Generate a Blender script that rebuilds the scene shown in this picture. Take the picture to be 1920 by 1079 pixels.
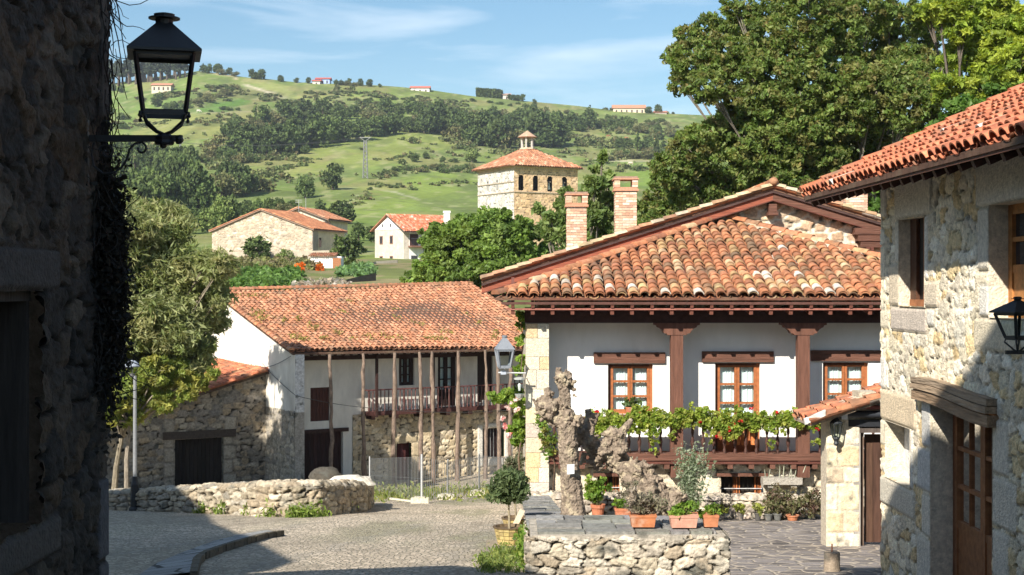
import bpy, math, random
import numpy as np
from mathutils import Vector, Matrix
D = bpy.data
for _o in list(D.objects): D.objects.remove(_o)
SC = bpy.context.scene
COL = SC.collection
R = math.radians

# ------------------------------------------------------------ camera, sky, sun
cam_d = D.cameras.new("camera"); cam_d.lens = 50.0; cam_d.sensor_width = 36.0
cam_d.clip_start = 0.1; cam_d.clip_end = 6000
cam = D.objects.new("camera", cam_d); COL.objects.link(cam)
cam.location = (0, 0, 0); cam.rotation_euler = (R(90), 0, 0)
SC.camera = cam
AZ, EL = 30.0, 36.0                                   # sun stands behind and left of the camera
SUN = Vector((-math.sin(R(AZ))*math.cos(R(EL)), -math.cos(R(AZ))*math.cos(R(EL)), math.sin(R(EL))))
sun_d = D.lights.new("sun", 'SUN'); sun_d.energy = 5.0; sun_d.angle = R(0.5); sun_d.color = (1.0, 0.93, 0.82)
sun = D.objects.new("sun", sun_d); COL.objects.link(sun)
sun.rotation_euler = SUN.to_track_quat('Z', 'Y').to_euler()
sun.location = (-30, -30, 40)
world = D.worlds.new("World"); SC.world = world; world.use_nodes = True
wn = world.node_tree.nodes; wl = world.node_tree.links
bg = wn["Background"]; bg.inputs[1].default_value = 0.079
sky = wn.new("ShaderNodeTexSky"); sky.sky_type = 'NISHITA'; sky.sun_disc = False
sky.sun_elevation = R(EL); sky.sun_rotation = R(180 + AZ)
sky.air_density = 1.0; sky.dust_density = 0.5; sky.ozone_density = 1.3; sky.altitude = 200
tc = wn.new("ShaderNodeTexCoord"); mp = wn.new("ShaderNodeMapping")
mp.inputs['Scale'].default_value = (1.3, 1.3, 9.0); mp.inputs['Rotation'].default_value = (0, R(14), 0)
n1 = wn.new("ShaderNodeTexNoise"); n1.inputs['Scale'].default_value = 3.1; n1.inputs['Detail'].default_value = 7
n1.inputs['Roughness'].default_value = 0.55; n1.inputs['Distortion'].default_value = 0.3
rmp = wn.new("ShaderNodeValToRGB"); rmp.color_ramp.elements[0].position = 0.49; rmp.color_ramp.elements[1].position = 0.82
rmp.color_ramp.elements[1].color = (0.62, 0.62, 0.62, 1)
mx = wn.new("ShaderNodeMix"); mx.data_type = 'RGBA'
mx.inputs[7].default_value = (10.0, 10.6, 11.2, 1)
wl.new(tc.outputs['Generated'], mp.inputs[0]); wl.new(mp.outputs[0], n1.inputs[0]); wl.new(n1.outputs[0], rmp.inputs[0])
hsv = wn.new('ShaderNodeHueSaturation'); hsv.inputs['Saturation'].default_value = 1.2; hsv.inputs['Hue'].default_value = 0.492; wl.new(sky.outputs[0], hsv.inputs['Color'])
wl.new(rmp.outputs[0], mx.inputs[0]); wl.new(hsv.outputs[0], mx.inputs[6]); wl.new(mx.outputs[2], bg.inputs[0])
SC.view_settings.view_transform = 'Standard'; SC.view_settings.look = 'None'
SC.view_settings.exposure = 0.78; SC.view_settings.gamma = 1.0
SC.render.engine = 'CYCLES'
SC.cycles.max_bounces = 6; SC.cycles.diffuse_bounces = 2; SC.cycles.glossy_bounces = 3
SC.cycles.transmission_bounces = 4; SC.cycles.transparent_max_bounces = 12; SC.cycles.volume_bounces = 0
SC.cycles.use_denoising = True; SC.cycles.use_adaptive_sampling = True; SC.cycles.adaptive_threshold = 0.02

# ------------------------------------------------------------ helpers
F_ = 2667.0
def P(px, py, Y): return Vector(((px-960)/F_*Y, Y, (539.5-py)/F_*Y))
def h01(i, j, s=0.0):
    v = np.sin(np.asarray(i)*127.1 + np.asarray(j)*311.7 + s*74.7)*43758.5453
    return v - np.floor(v)
def vn(x, y, s=0.0):
    i = np.floor(x); j = np.floor(y); f = x-i; g = y-j
    f = f*f*(3-2*f); g = g*g*(3-2*g)
    return (h01(i, j, s)*(1-f)+h01(i+1, j, s)*f)*(1-g) + (h01(i, j+1, s)*(1-f)+h01(i+1, j+1, s)*f)*g
def fbm(x, y, s=0.0, o=4):
    t = 0; a = 0.5
    for k in range(o): t = t + a*vn(x*2**k, y*2**k, s+k*3.1); a *= .5
    return t/(1-.5**o)
def sstep(a, b, x):
    t = np.clip((x-a)/(b-a), 0, 1); return t*t*(3-2*t)

WLOC = {}
def thing(name, label, cat, loc=(0, 0, 0), group=None, rz=0):
    o = D.objects.new(name, None); COL.objects.link(o); o.location = loc; o.rotation_euler = (0, 0, rz)
    o.empty_display_size = .2
    o['label'] = label; o['category'] = cat
    if group: o['group'] = group
    WLOC[o.name] = Vector(loc)
    return o
def tag(o, label, cat, group=None, kind=None):
    o['label'] = label; o['category'] = cat
    if group: o['group'] = group
    if kind: o['kind'] = kind
    return o
def struct(o): o['kind'] = 'structure'; return o
def link_mesh(name, me, mat, parent=None, origin=None):
    o = D.objects.new(name, me); COL.objects.link(o)
    if mat is not None: me.materials.append(mat)
    if parent is not None: o.parent = parent; WLOC[o.name] = WLOC[parent.name]
    elif origin is not None: o.location = origin; WLOC[o.name] = Vector(origin)
    else: WLOC[o.name] = Vector((0, 0, 0))
    return o
def np_mesh(name, V, Fc, cols=None, mat=None, parent=None, origin=None, dom='FACE', smooth=False, sharp=None):
    """V (n,3); Fc (m,k) int array or list of lists; cols per face or point"""
    V = np.asarray(V, dtype=np.float64).reshape(-1, 3)
    off = WLOC[parent.name] if parent is not None else (Vector(origin) if origin is not None else Vector((0, 0, 0)))
    V = V - np.array(off)
    me = D.meshes.new(name)
    if isinstance(Fc, np.ndarray):
        m, k = Fc.shape; ls = np.arange(0, m*k, k); lv = Fc.ravel()
    else:
        m = len(Fc); ln = np.array([len(f) for f in Fc]); ls = np.concatenate([[0], np.cumsum(ln)[:-1]]) if m else np.zeros(0)
        lv = np.fromiter((i for f in Fc for i in f), dtype=np.int32)
    me.vertices.add(len(V)); me.vertices.foreach_set('co', V.ravel().astype(np.float32))
    me.loops.add(len(lv)); me.loops.foreach_set('vertex_index', lv.astype(np.int32))
    me.polygons.add(m); me.polygons.foreach_set('loop_start', ls.astype(np.int32))
    me.polygons.foreach_set('use_smooth', np.full(m, bool(smooth)))
    me.update(calc_edges=True); me.validate()
    if cols is not None:
        c = np.asarray(cols, dtype=np.float32)
        if c.shape[1] == 3: c = np.concatenate([c, np.ones((len(c), 1), np.float32)], 1)
        if len(c) == (len(me.polygons) if dom == 'FACE' else len(me.vertices)):
            a = me.attributes.new('Col', 'FLOAT_COLOR', dom); a.data.foreach_set('color', c.ravel())
    if smooth and sharp: me.set_sharp_from_angle(angle=R(sharp))
    return link_mesh(name, me, mat, parent, origin)

class Frame:
    def __init__(s, O, U, N): s.O = O; s.U = U; s.N = N
    def pt(s, u, z, n=0): return (s.O[0]+s.U[0]*u+s.N[0]*n, s.O[1]+s.U[1]*u+s.N[1]*n, z)
    def u(s, px, n=0):
        k = (px-960)/F_
        return (k*(s.O[1]+s.N[1]*n)-s.O[0]-s.N[0]*n)/(s.U[0]-k*s.U[1])
    def at(s, px, py, n=0):
        u = s.u(px, n); Y = s.O[1]+s.U[1]*u+s.N[1]*n
        return u, (539.5-py)/F_*Y
    def z(s, px, py, n=0): return s.at(px, py, n)[1]
WF = Frame((0, 0), (1, 0), (0, -1))                    # world frame: pt(x, z, -y)

def jc(r, a, b, c):
    k = r.uniform(a, b); return (c[0]*k, c[1]*k*r.uniform(.97, 1.03), c[2]*k*r.uniform(.94, 1.06))
def sat(p, g=.86, b=.76): return [(a, x*g, y*b) for a, x, y in p]
class MB:
    def __init__(s, seed=1): s.v = []; s.f = []; s.c = []; s.col = (1, 1, 1); s.r = random.Random(seed)
    def face(s, idx, col=None): s.f.append(idx); s.c.append(col or s.col)
    def quad(s, a, b, c, d, col=None):
        n = len(s.v); s.v += [tuple(a), tuple(b), tuple(c), tuple(d)]; s.face((n, n+1, n+2, n+3), col)
    def poly(s, pts, col=None):
        n = len(s.v); s.v += [tuple(p) for p in pts]; s.face(tuple(range(n, n+len(pts))), col)
    def hexa(s, p, col=None):
        n = len(s.v); s.v += [tuple(q) for q in p]
        for f in ((0, 3, 2, 1), (4, 5, 6, 7), (0, 1, 5, 4), (1, 2, 6, 5), (2, 3, 7, 6), (3, 0, 4, 7)):
            s.face(tuple(n+i for i in f), col)
    def bx(s, fr, u0, u1, z0, z1, n0, n1, col=None):
        s.hexa([fr.pt(u0, z0, n0), fr.pt(u1, z0, n0), fr.pt(u1, z0, n1), fr.pt(u0, z0, n1),
                fr.pt(u0, z1, n0), fr.pt(u1, z1, n0), fr.pt(u1, z1, n1), fr.pt(u0, z1, n1)], col)
    def box(s, x0, x1, y0, y1, z0, z1, col=None):
        s.hexa([(x0, y0, z0), (x1, y0, z0), (x1, y1, z0), (x0, y1, z0), (x0, y0, z1), (x1, y0, z1), (x1, y1, z1), (x0, y1, z1)], col)
    def rbox(s, c, sz, M=None, col=None):
        M = M or Matrix.Identity(3); c = Vector(c); p = []
        for dz in (-.5, .5):
            for dx, dy in ((-.5, -.5), (.5, -.5), (.5, .5), (-.5, .5)):
                p.append(c + M @ Vector((dx*sz[0], dy*sz[1], dz*sz[2])))
        s.hexa(p, col)
    def beam(s, a, b, w, h, col=None, up=(0, 0, 1)):
        a = Vector(a); b = Vector(b); t = (b-a).normalized(); up = Vector(up)
        x = t.cross(up)
        if x.length < 1e-4: x = t.cross(Vector((0, 1, 0)))
        x.normalize(); y = x.cross(t).normalized()
        p = []
        for q in (a, b):
            for i, j in ((-.5, -.5), (.5, -.5), (.5, .5), (-.5, .5)): p.append(q+x*w*i+y*h*j)
        s.hexa(p, col)
    def tube(s, pts, rad, n=6, col=None, cap=True, wob=0):
        pts = [Vector(p) for p in pts]; m = len(pts)
        if not hasattr(rad, '__len__'): rad = [rad]*m
        base = len(s.v); ref = None
        for i, p in enumerate(pts):
            t = (pts[min(i+1, m-1)]-pts[max(i-1, 0)])
            t = t.normalized() if t.length > 1e-9 else Vector((0, 0, 1))
            if ref is None: ref = Vector((1, 0, 0)) if abs(t.x) < .8 else Vector((0, 1, 0))
            x = (ref - t*ref.dot(t)).normalized(); ref = x; y = t.cross(x)
            for k in range(n):
                a = 2*math.pi*k/n; r = rad[i]*(1+wob*(s.r.random()-.5))
                s.v.append(tuple(p + x*math.cos(a)*r + y*math.sin(a)*r))
        for i in range(m-1):
            for k in range(n):
                a = base+i*n+k; b = base+i*n+(k+1) % n
                s.face((a, b, b+n, a+n), col)
        if cap:
            s.face(tuple(base+k for k in range(n))[::-1], col); s.face(tuple(base+(m-1)*n+k for k in range(n)), col)
    def lathe(s, c, prof, n=12, col=None, cap=True, rot=0, sx=1, sy=1):
        c = Vector(c); base = len(s.v)
        for r, z in prof:
            for k in range(n):
                a = 2*math.pi*k/n+rot; s.v.append((c.x+r*math.cos(a)*sx, c.y+r*math.sin(a)*sy, c.z+z))
        m = len(prof)
        for i in range(m-1):
            for k in range(n):
                a = base+i*n+k; b = base+i*n+(k+1) % n
                s.face((a, b, b+n, a+n), col)
        if cap:
            s.face(tuple(base+k for k in range(n))[::-1], col); s.face(tuple(base+(m-1)*n+k for k in range(n)), col)
    def blob(s, c, r, n=8, m=6, wob=.2, col=None):
        c = Vector(c); base = len(s.v)
        if not hasattr(r, '__len__'): r = (r, r, r)
        for i in range(m+1):
            th = math.pi*i/m
            for k in range(n):
                a = 2*math.pi*k/n; w = 1+wob*(s.r.random()-.5)*2 if 0 < i < m else 1
                s.v.append((c.x+r[0]*w*math.sin(th)*math.cos(a), c.y+r[1]*w*math.sin(th)*math.sin(a), c.z+r[2]*w*math.cos(th)))
        for i in range(m):
            for k in range(n):
                a = base+i*n+k; b = base+i*n+(k+1) % n
                s.face((a, a+n, b+n, b), col)
    def extrude(s, pts, off, col=None):
        n = len(pts); off = Vector(off); a = len(s.v)
        s.v += [tuple(p) for p in pts] + [tuple(Vector(p)+off) for p in pts]
        s.face(tuple(range(a, a+n))[::-1], col); s.face(tuple(range(a+n, a+2*n)), col)
        for i in range(n):
            j = (i+1) % n; s.face((a+i, a+j, a+n+j, a+n+i), col)
    def facade(s, fr, u0, u1, z0, z1, holes=(), n=0, depth=.2, col=None, top=None):
        us = sorted(set([u0, u1]+[min(max(x, u0), u1) for h in holes for x in (h[0], h[1])]))
        zs = sorted(set([z0, z1]+[min(max(x, z0), z1) for h in holes for x in (h[2], h[3])]))
        for i in range(len(us)-1):
            for j in range(len(zs)-1):
                cu = (us[i]+us[i+1])/2; cz = (zs[j]+zs[j+1])/2
                if any(h[0] < cu < h[1] and h[2] < cz < h[3] for h in holes): continue
                s.quad(fr.pt(us[i], zs[j], n), fr.pt(us[i+1], zs[j], n), fr.pt(us[i+1], zs[j+1], n), fr.pt(us[i], zs[j+1], n), col)
        for a, b, c, d in [h[:4] for h in holes]:
            for (p, q) in (((a, c), (a, d)), ((b, d), (b, c)), ((a, d), (b, d)), ((b, c), (a, c))):
                s.quad(fr.pt(p[0], p[1], n), fr.pt(q[0], q[1], n), fr.pt(q[0], q[1], n-depth), fr.pt(p[0], p[1], n-depth), col)
    def build(s, name, mat, parent=None, origin=None, smooth=False, sharp=40):
        return np_mesh(name, s.v, s.f, s.c, mat, parent, origin, smooth=smooth, sharp=sharp if smooth else None)

# ------------------------------------------------------------ materials
def new_mat(name):
    m = D.materials.new(name); m.use_nodes = True; nt = m.node_tree; b = nt.nodes["Principled BSDF"]
    return m, nt, nt.nodes, nt.links, b
def surf(name, base=(1, 1, 1), attr=True, rough=.85, nscale=8, namt=.35, bump=.4, bscale=30, bdist=.02, spec=.25,
         tint=None, tscale=2, tlo=.5, thi=.7, stretch=(1, 1, 1), detail=6, metal=0):
    m, nt, N, L, b = new_mat(name)
    b.inputs['Roughness'].default_value = rough; b.inputs['Specular IOR Level'].default_value = spec
    b.inputs['Metallic'].default_value = metal
    geo = N.new('ShaderNodeNewGeometry'); mpn = N.new('ShaderNodeMapping'); mpn.inputs['Scale'].default_value = stretch
    L.new(geo.outputs['Position'], mpn.inputs[0]); co = mpn.outputs[0]
    n = N.new('ShaderNodeTexNoise'); n.inputs['Scale'].default_value = nscale; n.inputs['Detail'].default_value = detail
    n.inputs['Roughness'].default_value = .65; L.new(co, n.inputs[0])
    mr = N.new('ShaderNodeMapRange'); mr.inputs[1].default_value = .28; mr.inputs[2].default_value = .72
    mr.inputs[3].default_value = 1-namt; mr.inputs[4].default_value = 1+namt; L.new(n.outputs[0], mr.inputs[0])
    vm = N.new('ShaderNodeMix'); vm.data_type = 'RGBA'; vm.blend_type = 'MULTIPLY'; vm.inputs[0].default_value = 1
    if attr:
        at = N.new('ShaderNodeAttribute'); at.attribute_name = 'Col'
        m2 = N.new('ShaderNodeMix'); m2.data_type = 'RGBA'; m2.blend_type = 'MULTIPLY'; m2.inputs[0].default_value = 1
        m2.inputs[7].default_value = (*base, 1); L.new(at.outputs['Color'], m2.inputs[6]); L.new(m2.outputs[2], vm.inputs[6])
    else: vm.inputs[6].default_value = (*base, 1)
    L.new(mr.outputs[0], vm.inputs[7]); out = vm.outputs[2]
    if tint:
        n2 = N.new('ShaderNodeTexNoise'); n2.inputs['Scale'].default_value = tscale; n2.inputs['Detail'].default_value = 5
        L.new(co, n2.inputs[0]); r2 = N.new('ShaderNodeMapRange'); r2.inputs[1].default_value = tlo; r2.inputs[2].default_value = thi
        L.new(n2.outputs[0], r2.inputs[0]); m3 = N.new('ShaderNodeMix'); m3.data_type = 'RGBA'
        L.new(r2.outputs[0], m3.inputs[0]); L.new(out, m3.inputs[6]); m3.inputs[7].default_value = (*tint, 1); out = m3.outputs[2]
    L.new(out, b.inputs['Base Color'])
    if bump:
        nb = N.new('ShaderNodeTexNoise'); nb.inputs['Scale'].default_value = bscale; nb.inputs['Detail'].default_value = 5
        L.new(co, nb.inputs[0]); bp = N.new('ShaderNodeBump'); bp.inputs['Strength'].default_value = bump
        bp.inputs['Distance'].default_value = bdist; L.new(nb.outputs[0], bp.inputs['Height']); L.new(bp.outputs[0], b.inputs['Normal'])
    return m
def leafmat(name, trans=.42, rough=.5):
    m, nt, N, L, b = new_mat(name)
    at = N.new('ShaderNodeAttribute'); at.attribute_name = 'Col'
    oi = N.new('ShaderNodeObjectInfo'); mr = N.new('ShaderNodeMapRange'); mr.inputs[3].default_value = .8; mr.inputs[4].default_value = 1.2
    L.new(oi.outputs['Random'], mr.inputs[0])
    vm = N.new('ShaderNodeMix'); vm.data_type = 'RGBA'; vm.blend_type = 'MULTIPLY'; vm.inputs[0].default_value = 1
    L.new(at.outputs['Color'], vm.inputs[6]); L.new(mr.outputs[0], vm.inputs[7])
    b.inputs['Roughness'].default_value = rough; b.inputs['Specular IOR Level'].default_value = .3
    L.new(vm.outputs[2], b.inputs['Base Color'])
    tr = N.new('ShaderNodeBsdfTranslucent'); ms = N.new('ShaderNodeMixShader'); ms.inputs[0].default_value = trans
    hs = N.new('ShaderNodeHueSaturation'); hs.inputs['Hue'].default_value = .48; hs.inputs['Saturation'].default_value = 1.1; hs.inputs['Value'].default_value = 1.4
    L.new(vm.outputs[2], hs.inputs['Color']); L.new(hs.outputs[0], tr.inputs[0])
    L.new(b.outputs[0], ms.inputs[1]); L.new(tr.outputs[0], ms.inputs[2]); L.new(ms.outputs[0], N['Material Output'].inputs[0])
    return m
def glassmat(name, refl=.25, tint=(.9, .95, .95)):
    m, nt, N, L, b = new_mat(name); N.remove(b)
    t = N.new('ShaderNodeBsdfTransparent'); t.inputs[0].default_value = (*tint, 1)
    g = N.new('ShaderNodeBsdfGlossy'); g.inputs['Roughness'].default_value = .03
    lw = N.new('ShaderNodeLayerWeight'); lw.inputs[0].default_value = refl
    ms = N.new('ShaderNodeMixShader'); L.new(lw.outputs['Fresnel'], ms.inputs[0]); L.new(t.outputs[0], ms.inputs[1]); L.new(g.outputs[0], ms.inputs[2])
    L.new(ms.outputs[0], N['Material Output'].inputs[0]); return m
M = {}
M['stone'] = surf('stone', nscale=16, namt=.34, bump=.8, bscale=38, bdist=.03, detail=9)
M['stone_lichen'] = surf('stone_lichen', nscale=12, namt=.4, bump=.7, bscale=40, bdist=.025, tint=(.10, .10, .085), tscale=3.2, tlo=.56, thi=.72)
M['tile'] = surf('tile', nscale=9, namt=.38, bump=.3, bscale=40, bdist=.01, tint=(.17, .125, .085), tscale=1.7, tlo=.50, thi=.80)
M['tile_far'] = surf('tile_far', nscale=3, namt=.25, bump=.2, bscale=10)
M['plaster'] = surf('plaster', attr=False, base=(.80, .79, .76), nscale=1.6, namt=.08, bump=.25, bscale=12, bdist=.012, tint=(.60, .56, .49), tscale=1.1, tlo=.55, thi=.85, stretch=(1, 1, .4))
M['plaster_old'] = surf('plaster_old', attr=False, base=(.74, .71, .64), nscale=2.2, namt=.14, bump=.3, bscale=9, bdist=.02, tint=(.42, .38, .32), tscale=.8, tlo=.56, thi=.8, stretch=(1, 1, .45))
M['wood'] = surf('wood', nscale=10, namt=.35, bump=.5, bscale=22, bdist=.012, rough=.65, stretch=(1, 1, 1))
M['wood_h'] = surf('wood_h', nscale=11, namt=.42, bump=.9, bscale=22, bdist=.02, rough=.75, stretch=(.14, .5, 1.6))
M['wood_v'] = surf('wood_v', nscale=14, namt=.4, bump=.6, bscale=30, bdist=.015, rough=.75, stretch=(1, 1, .12))
M['metal'] = surf('metal', rough=.5, nscale=20, namt=.15, bump=.1, spec=.5)
M['galv'] = surf('galv', rough=.4, nscale=20, namt=.15, bump=.05, spec=.5, metal=.3)
M['pot'] = surf('pot', nscale=12, namt=.25, bump=.3, bscale=50, bdist=.005, tint=(.45, .36, .28), tscale=6, tlo=.55, thi=.8)
M['bark'] = surf('bark', nscale=9, namt=.5, bump=.9, bscale=26, bdist=.03, stretch=(1, 1, .5))
M['leaf'] = leafmat('leaf'); M['leaf_far'] = leafmat('leaf_far', trans=.15, rough=.8)
M['glass'] = glassmat('glass', refl=.12); M['glass_dark'] = surf('glass_dark', attr=False, base=(.03, .035, .04), rough=.08, namt=.1, bump=0, spec=.6)
M['cloth'] = surf('cloth', attr=False, base=(.88, .90, .88), nscale=30, namt=.05, bump=.1)
M['brick'] = surf('brick', nscale=20, namt=.25, bump=.4, bscale=60, bdist=.01)

# ------------------------------------------------------------ stone relief panels
def stones(name, mapf, W, H, cw, ch, res, seed, relief, pal, mortar, mat, parent=None, holes=(), blocks=(), keep=None, jit=.8,
           rowoff=True, origin=None, edge=(.05, .2), warp=.35, lump=.5, pits=.55):
    nx = max(3, int(W/res)+1); nz = max(3, int(H/res)+1)
    U, V = np.meshgrid(np.linspace(0, W, nx), np.linspace(0, H, nz))
    Uw = U + warp*cw*(fbm(U/cw*1.1, V/ch*.9, seed)-.5)*2; Vw = V + warp*ch*(fbm(U/cw*.8, V/ch*1.1, seed+5)-.5)*2
    j0 = np.floor(Vw/ch); F1 = np.full(U.shape, 9.); F2 = np.full(U.shape, 9.); idi = np.zeros(U.shape); idj = np.zeros(U.shape)
    for dj in (-1, 0, 1):
        j = j0+dj; off = h01(j, 3, seed) if rowoff else 0*j
        i0 = np.floor(Uw/cw-off)
        for di in (-1, 0, 1, 2) if False else (-1, 0, 1):
            i = i0+di
            cx = i+off+.5+jit*(h01(i, j, seed+1)-.5); cy = j+.5+jit*.6*(h01(i, j, seed+2)-.5)
            d = np.sqrt((Uw/cw-cx)**2+(Vw/ch-cy)**2)
            m = d < F1; F2 = np.where(m, F1, np.minimum(F2, d)); idi = np.where(m, i, idi); idj = np.where(m, j, idj); F1 = np.minimum(F1, d)
    e = F2-F1; mk = sstep(edge[0], edge[1], e)
    rnd = h01(idi, idj, seed+7); rn2 = h01(idi, idj, seed+9)
    hg = relief*(mk*(.35+.65*rnd) + lump*mk*(fbm(U/cw*2.2, V/ch*2.2, seed+11, 5)-.5) + .55*mk*(vn(U/cw*7, V/ch*7, seed+13)-.5) + .12*sstep(.0, .5, e)*mk)
    pit = sstep(pits, pits+.12, vn(U/cw*2.2, V/ch*3.4, seed+17))*(1-sstep(edge[0], edge[1]*1.1, e)); hg = hg-relief*1.1*pit
    pal = np.array(pal); ci = np.minimum((rn2*len(pal)).astype(int), len(pal)-1); col = pal[ci]*(.82+.36*h01(idj, idi, seed+4))[..., None]
    col = np.array(mortar)*(1-mk)[..., None]+col*mk[..., None]
    col = col*(1-.82*pit[..., None])*(.86+.28*vn(U/cw*6, V/ch*6, seed+19))[..., None]
    for b in blocks:
        u0, v0, u1, v1, bc = b[:5]; ins = (U >= u0) & (U <= u1) & (V >= v0) & (V <= v1)
        d = np.minimum(np.minimum(U-u0, u1-U), np.minimum(V-v0, v1-V)); mm = sstep(res*.2, res*1.3, d)
        hb = relief*(.25+.95*mm)+.12*relief*(fbm(U*6, V*6, seed+1)-.5)
        cb = np.array(bc)*(.9+.2*fbm(U*3, V*3, seed+2))[..., None]; cb = np.array(mortar)*(1-mm)[..., None]*.9+cb*mm[..., None]
        hg = np.where(ins, hb, hg); col = np.where(ins[..., None], cb, col)
    X, Y, Z = mapf(U, V, hg); Vt = np.stack([X, Y, Z], -1).reshape(-1, 3)
    a = np.arange(nx*nz).reshape(nz, nx); Fc = np.stack([a[:-1, :-1], a[:-1, 1:], a[1:, 1:], a[1:, :-1]], -1).reshape(-1, 4)
    cu = ((U[:-1, :-1]+U[1:, 1:])/2).ravel(); cv = ((V[:-1, :-1]+V[1:, 1:])/2).ravel(); ok = np.ones(len(cu), bool)
    for h in holes: ok &= ~((cu > h[0]) & (cu < h[1]) & (cv > h[2]) & (cv < h[3]))
    if keep is not None: ok &= keep(cu, cv)
    return np_mesh(name, Vt, Fc[ok], col.reshape(-1, 3), mat, parent, origin, dom='POINT', smooth=True)
def planemap(fr, u0, z0, n0=0):
    def f(U, V, h):
        u = U+u0; n = n0+h
        return fr.O[0]+fr.U[0]*u+fr.N[0]*n, fr.O[1]+fr.U[1]*u+fr.N[1]*n, V+z0
    return f
def linemap(pts, h, th, batter=0):
    """wall along ground polyline pts (x,y,zbase,ztop): V runs up the front, then back over the top, then down the back"""
    pts = np.array(pts, float); seg = np.sqrt(((pts[1:, :2]-pts[:-1, :2])**2).sum(1)); cum = np.concatenate([[0], np.cumsum(seg)])
    def f(U, V, hg):
        x = np.interp(U, cum, pts[:, 0]); y = np.interp(U, cum, pts[:, 1]); zb = np.interp(U, cum, pts[:, 2]); zt = np.interp(U, cum, pts[:, 3])
        e = .15; x2 = np.interp(U+e, cum, pts[:, 0]); y2 = np.interp(U+e, cum, pts[:, 1]); x1 = np.interp(U-e, cum, pts[:, 0]); y1 = np.interp(U-e, cum, pts[:, 1])
        tx = x2-x1; ty = y2-y1; l = np.sqrt(tx*tx+ty*ty)+1e-9; nx = ty/l; ny = -tx/l      # front normal
        hh = h
        v1 = np.clip(V/hh, 0, 1); v2 = np.clip((V-hh)/th, 0, 1); v3 = np.clip((V-hh-th)/hh, 0, 1)
        rd = .06
        front = V < hh; back = V > hh+th
        nrm = np.where(front, 1., np.where(back, -1., 0.)); 
        zz = zb+(zt-zb)*v1-(zt-zb)*v3; 
        out = -v2*th + nrm*hg - batter*v1*np.where(back, 0, 1)
        zz = zz+np.where((~front) & (~back), hg, 0) - rd*np.exp(-((V-hh)/.05)**2) - rd*np.exp(-((V-hh-th)/.05)**2)
        return x+nx*out, y+ny*out, zz
    return f, cum[-1]

# ------------------------------------------------------------ clay tile roofs
TP = [(.46, .20, .11), (.41, .175, .10), (.48, .23, .13), (.38, .17, .10), (.33, .15, .095), (.50, .26, .155), (.44, .205, .12)]
TP_OLD = TP+TP+[(.30, .18, .115), (.24, .155, .105), (.48, .31, .18), (.43, .29, .16), (.52, .38, .26), (.40, .22, .12)]
TP_RED = [(.52, .175, .09), (.47, .155, .08), (.55, .205, .11), (.45, .15, .08), (.40, .14, .08), (.53, .19, .105)]
TP_PINK = [(.47, .235, .145), (.42, .20, .12), (.50, .27, .175), (.38, .19, .12), (.46, .25, .155), (.34, .175, .11), (.48, .22, .125)]
TP = sat(TP, .95, .85); TP_OLD = sat(TP_OLD, .95, .85); TP_PINK = sat(TP_PINK, .93, .86)
def tiles(mb, P00, P10, P01, P11, ncol, nrow, pal, clip=None, seg=7, seed=3, rk=.40, jit=1.0, light=None, chan=True, sag=0):
    P00, P10, P01, P11 = map(Vector, (P00, P10, P01, P11)); r = random.Random(seed)
    def B(s, v):
        p = (P00*(1-s)+P10*s)*(1-v)+(P01*(1-s)+P11*s)*v
        if sag: p = p + Vector((0, 0, -sag*math.sin(math.pi*v)*(.6+.4*math.sin(s*9))+sag*.5*math.sin(s*5.3+v*3)))
        return p
    S0 = (P10-P00).normalized(); T0 = ((P01+P11)/2-(P00+P10)/2).normalized(); N0 = S0.cross(T0).normalized()
    if N0.z < 0: N0 = -N0
    pitch = (P10-P00).length/ncol
    for i in range(ncol+1):
        for j in range(nrow):
            for kind in (0, 1):
                if kind == 0 and i == ncol: continue
                if kind == 1 and not chan: continue
                s = ((i+.5) if kind == 0 else i)/ncol; v0 = j/nrow; v1 = min((j+1.22)/nrow, 1.0)
                if kind == 1: s = min(max(s, .001), .999)
                if clip and not clip(s, (v0+v1)/2): continue
                pw = ((P10-P00)*(1-v0)+(P11-P01)*v0).length/ncol
                rad = pw*rk*(1+.06*(r.random()-.5)*jit); a0 = Vector(B(s, v0)); a1 = Vector(B(s, v1))
                dx = S0*((r.random()-.5)*pw*.16*jit); dv = T0*((r.random()-.5)*pw*.2*jit) if j else T0*((r.random()-.5)*pw*.12*jit)
                c = list(pal[int(r.random()**1.15*len(pal))]); k = .8+.4*r.random()
                if light and r.random() < light: c = (.62, .56, .48); k = 1
                if kind == 1: k *= .8
                c = tuple(x*k for x in c)
                base = len(mb.v); rings = ((a0+dx+dv, rad*1.08, .030), (a1+dx, rad*.86, .004))
                for (q, rr, lf) in rings:
                    for m in range(seg+1):
                        a = math.pi*m/seg
                        if kind == 0: mb.v.append(tuple(q+S0*math.cos(a)*rr+N0*(math.sin(a)*rr*.82+lf+pw*.10)))
                        else: mb.v.append(tuple(q+S0*math.cos(a)*rr*.95+N0*(-math.sin(a)*rr*.55+lf*.6+pw*.16)))
                for m in range(seg):
                    mb.face((base+m, base+m+1, base+seg+1+m+1, base+seg+1+m), c)
                # lip
                b2 = len(mb.v); q, rr, lf = rings[0]
                for m in range(seg+1):
                    a = math.pi*m/seg
                    if kind == 0: mb.v.append(tuple(q+S0*math.cos(a)*rr*.84+N0*(math.sin(a)*rr*.62+lf+pw*.10)))
                    else: mb.v.append(tuple(q+S0*math.cos(a)*rr*.95+N0*(-math.sin(a)*rr*.55+lf*.6+pw*.16-.018)))
                b1 = len(mb.v)
                for m in range(seg+1): mb.v.append(mb.v[base+m])
                for m in range(seg): mb.face((b1+m, b2+m, b2+m+1, b1+m+1), tuple(x*.95 for x in c))
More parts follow.
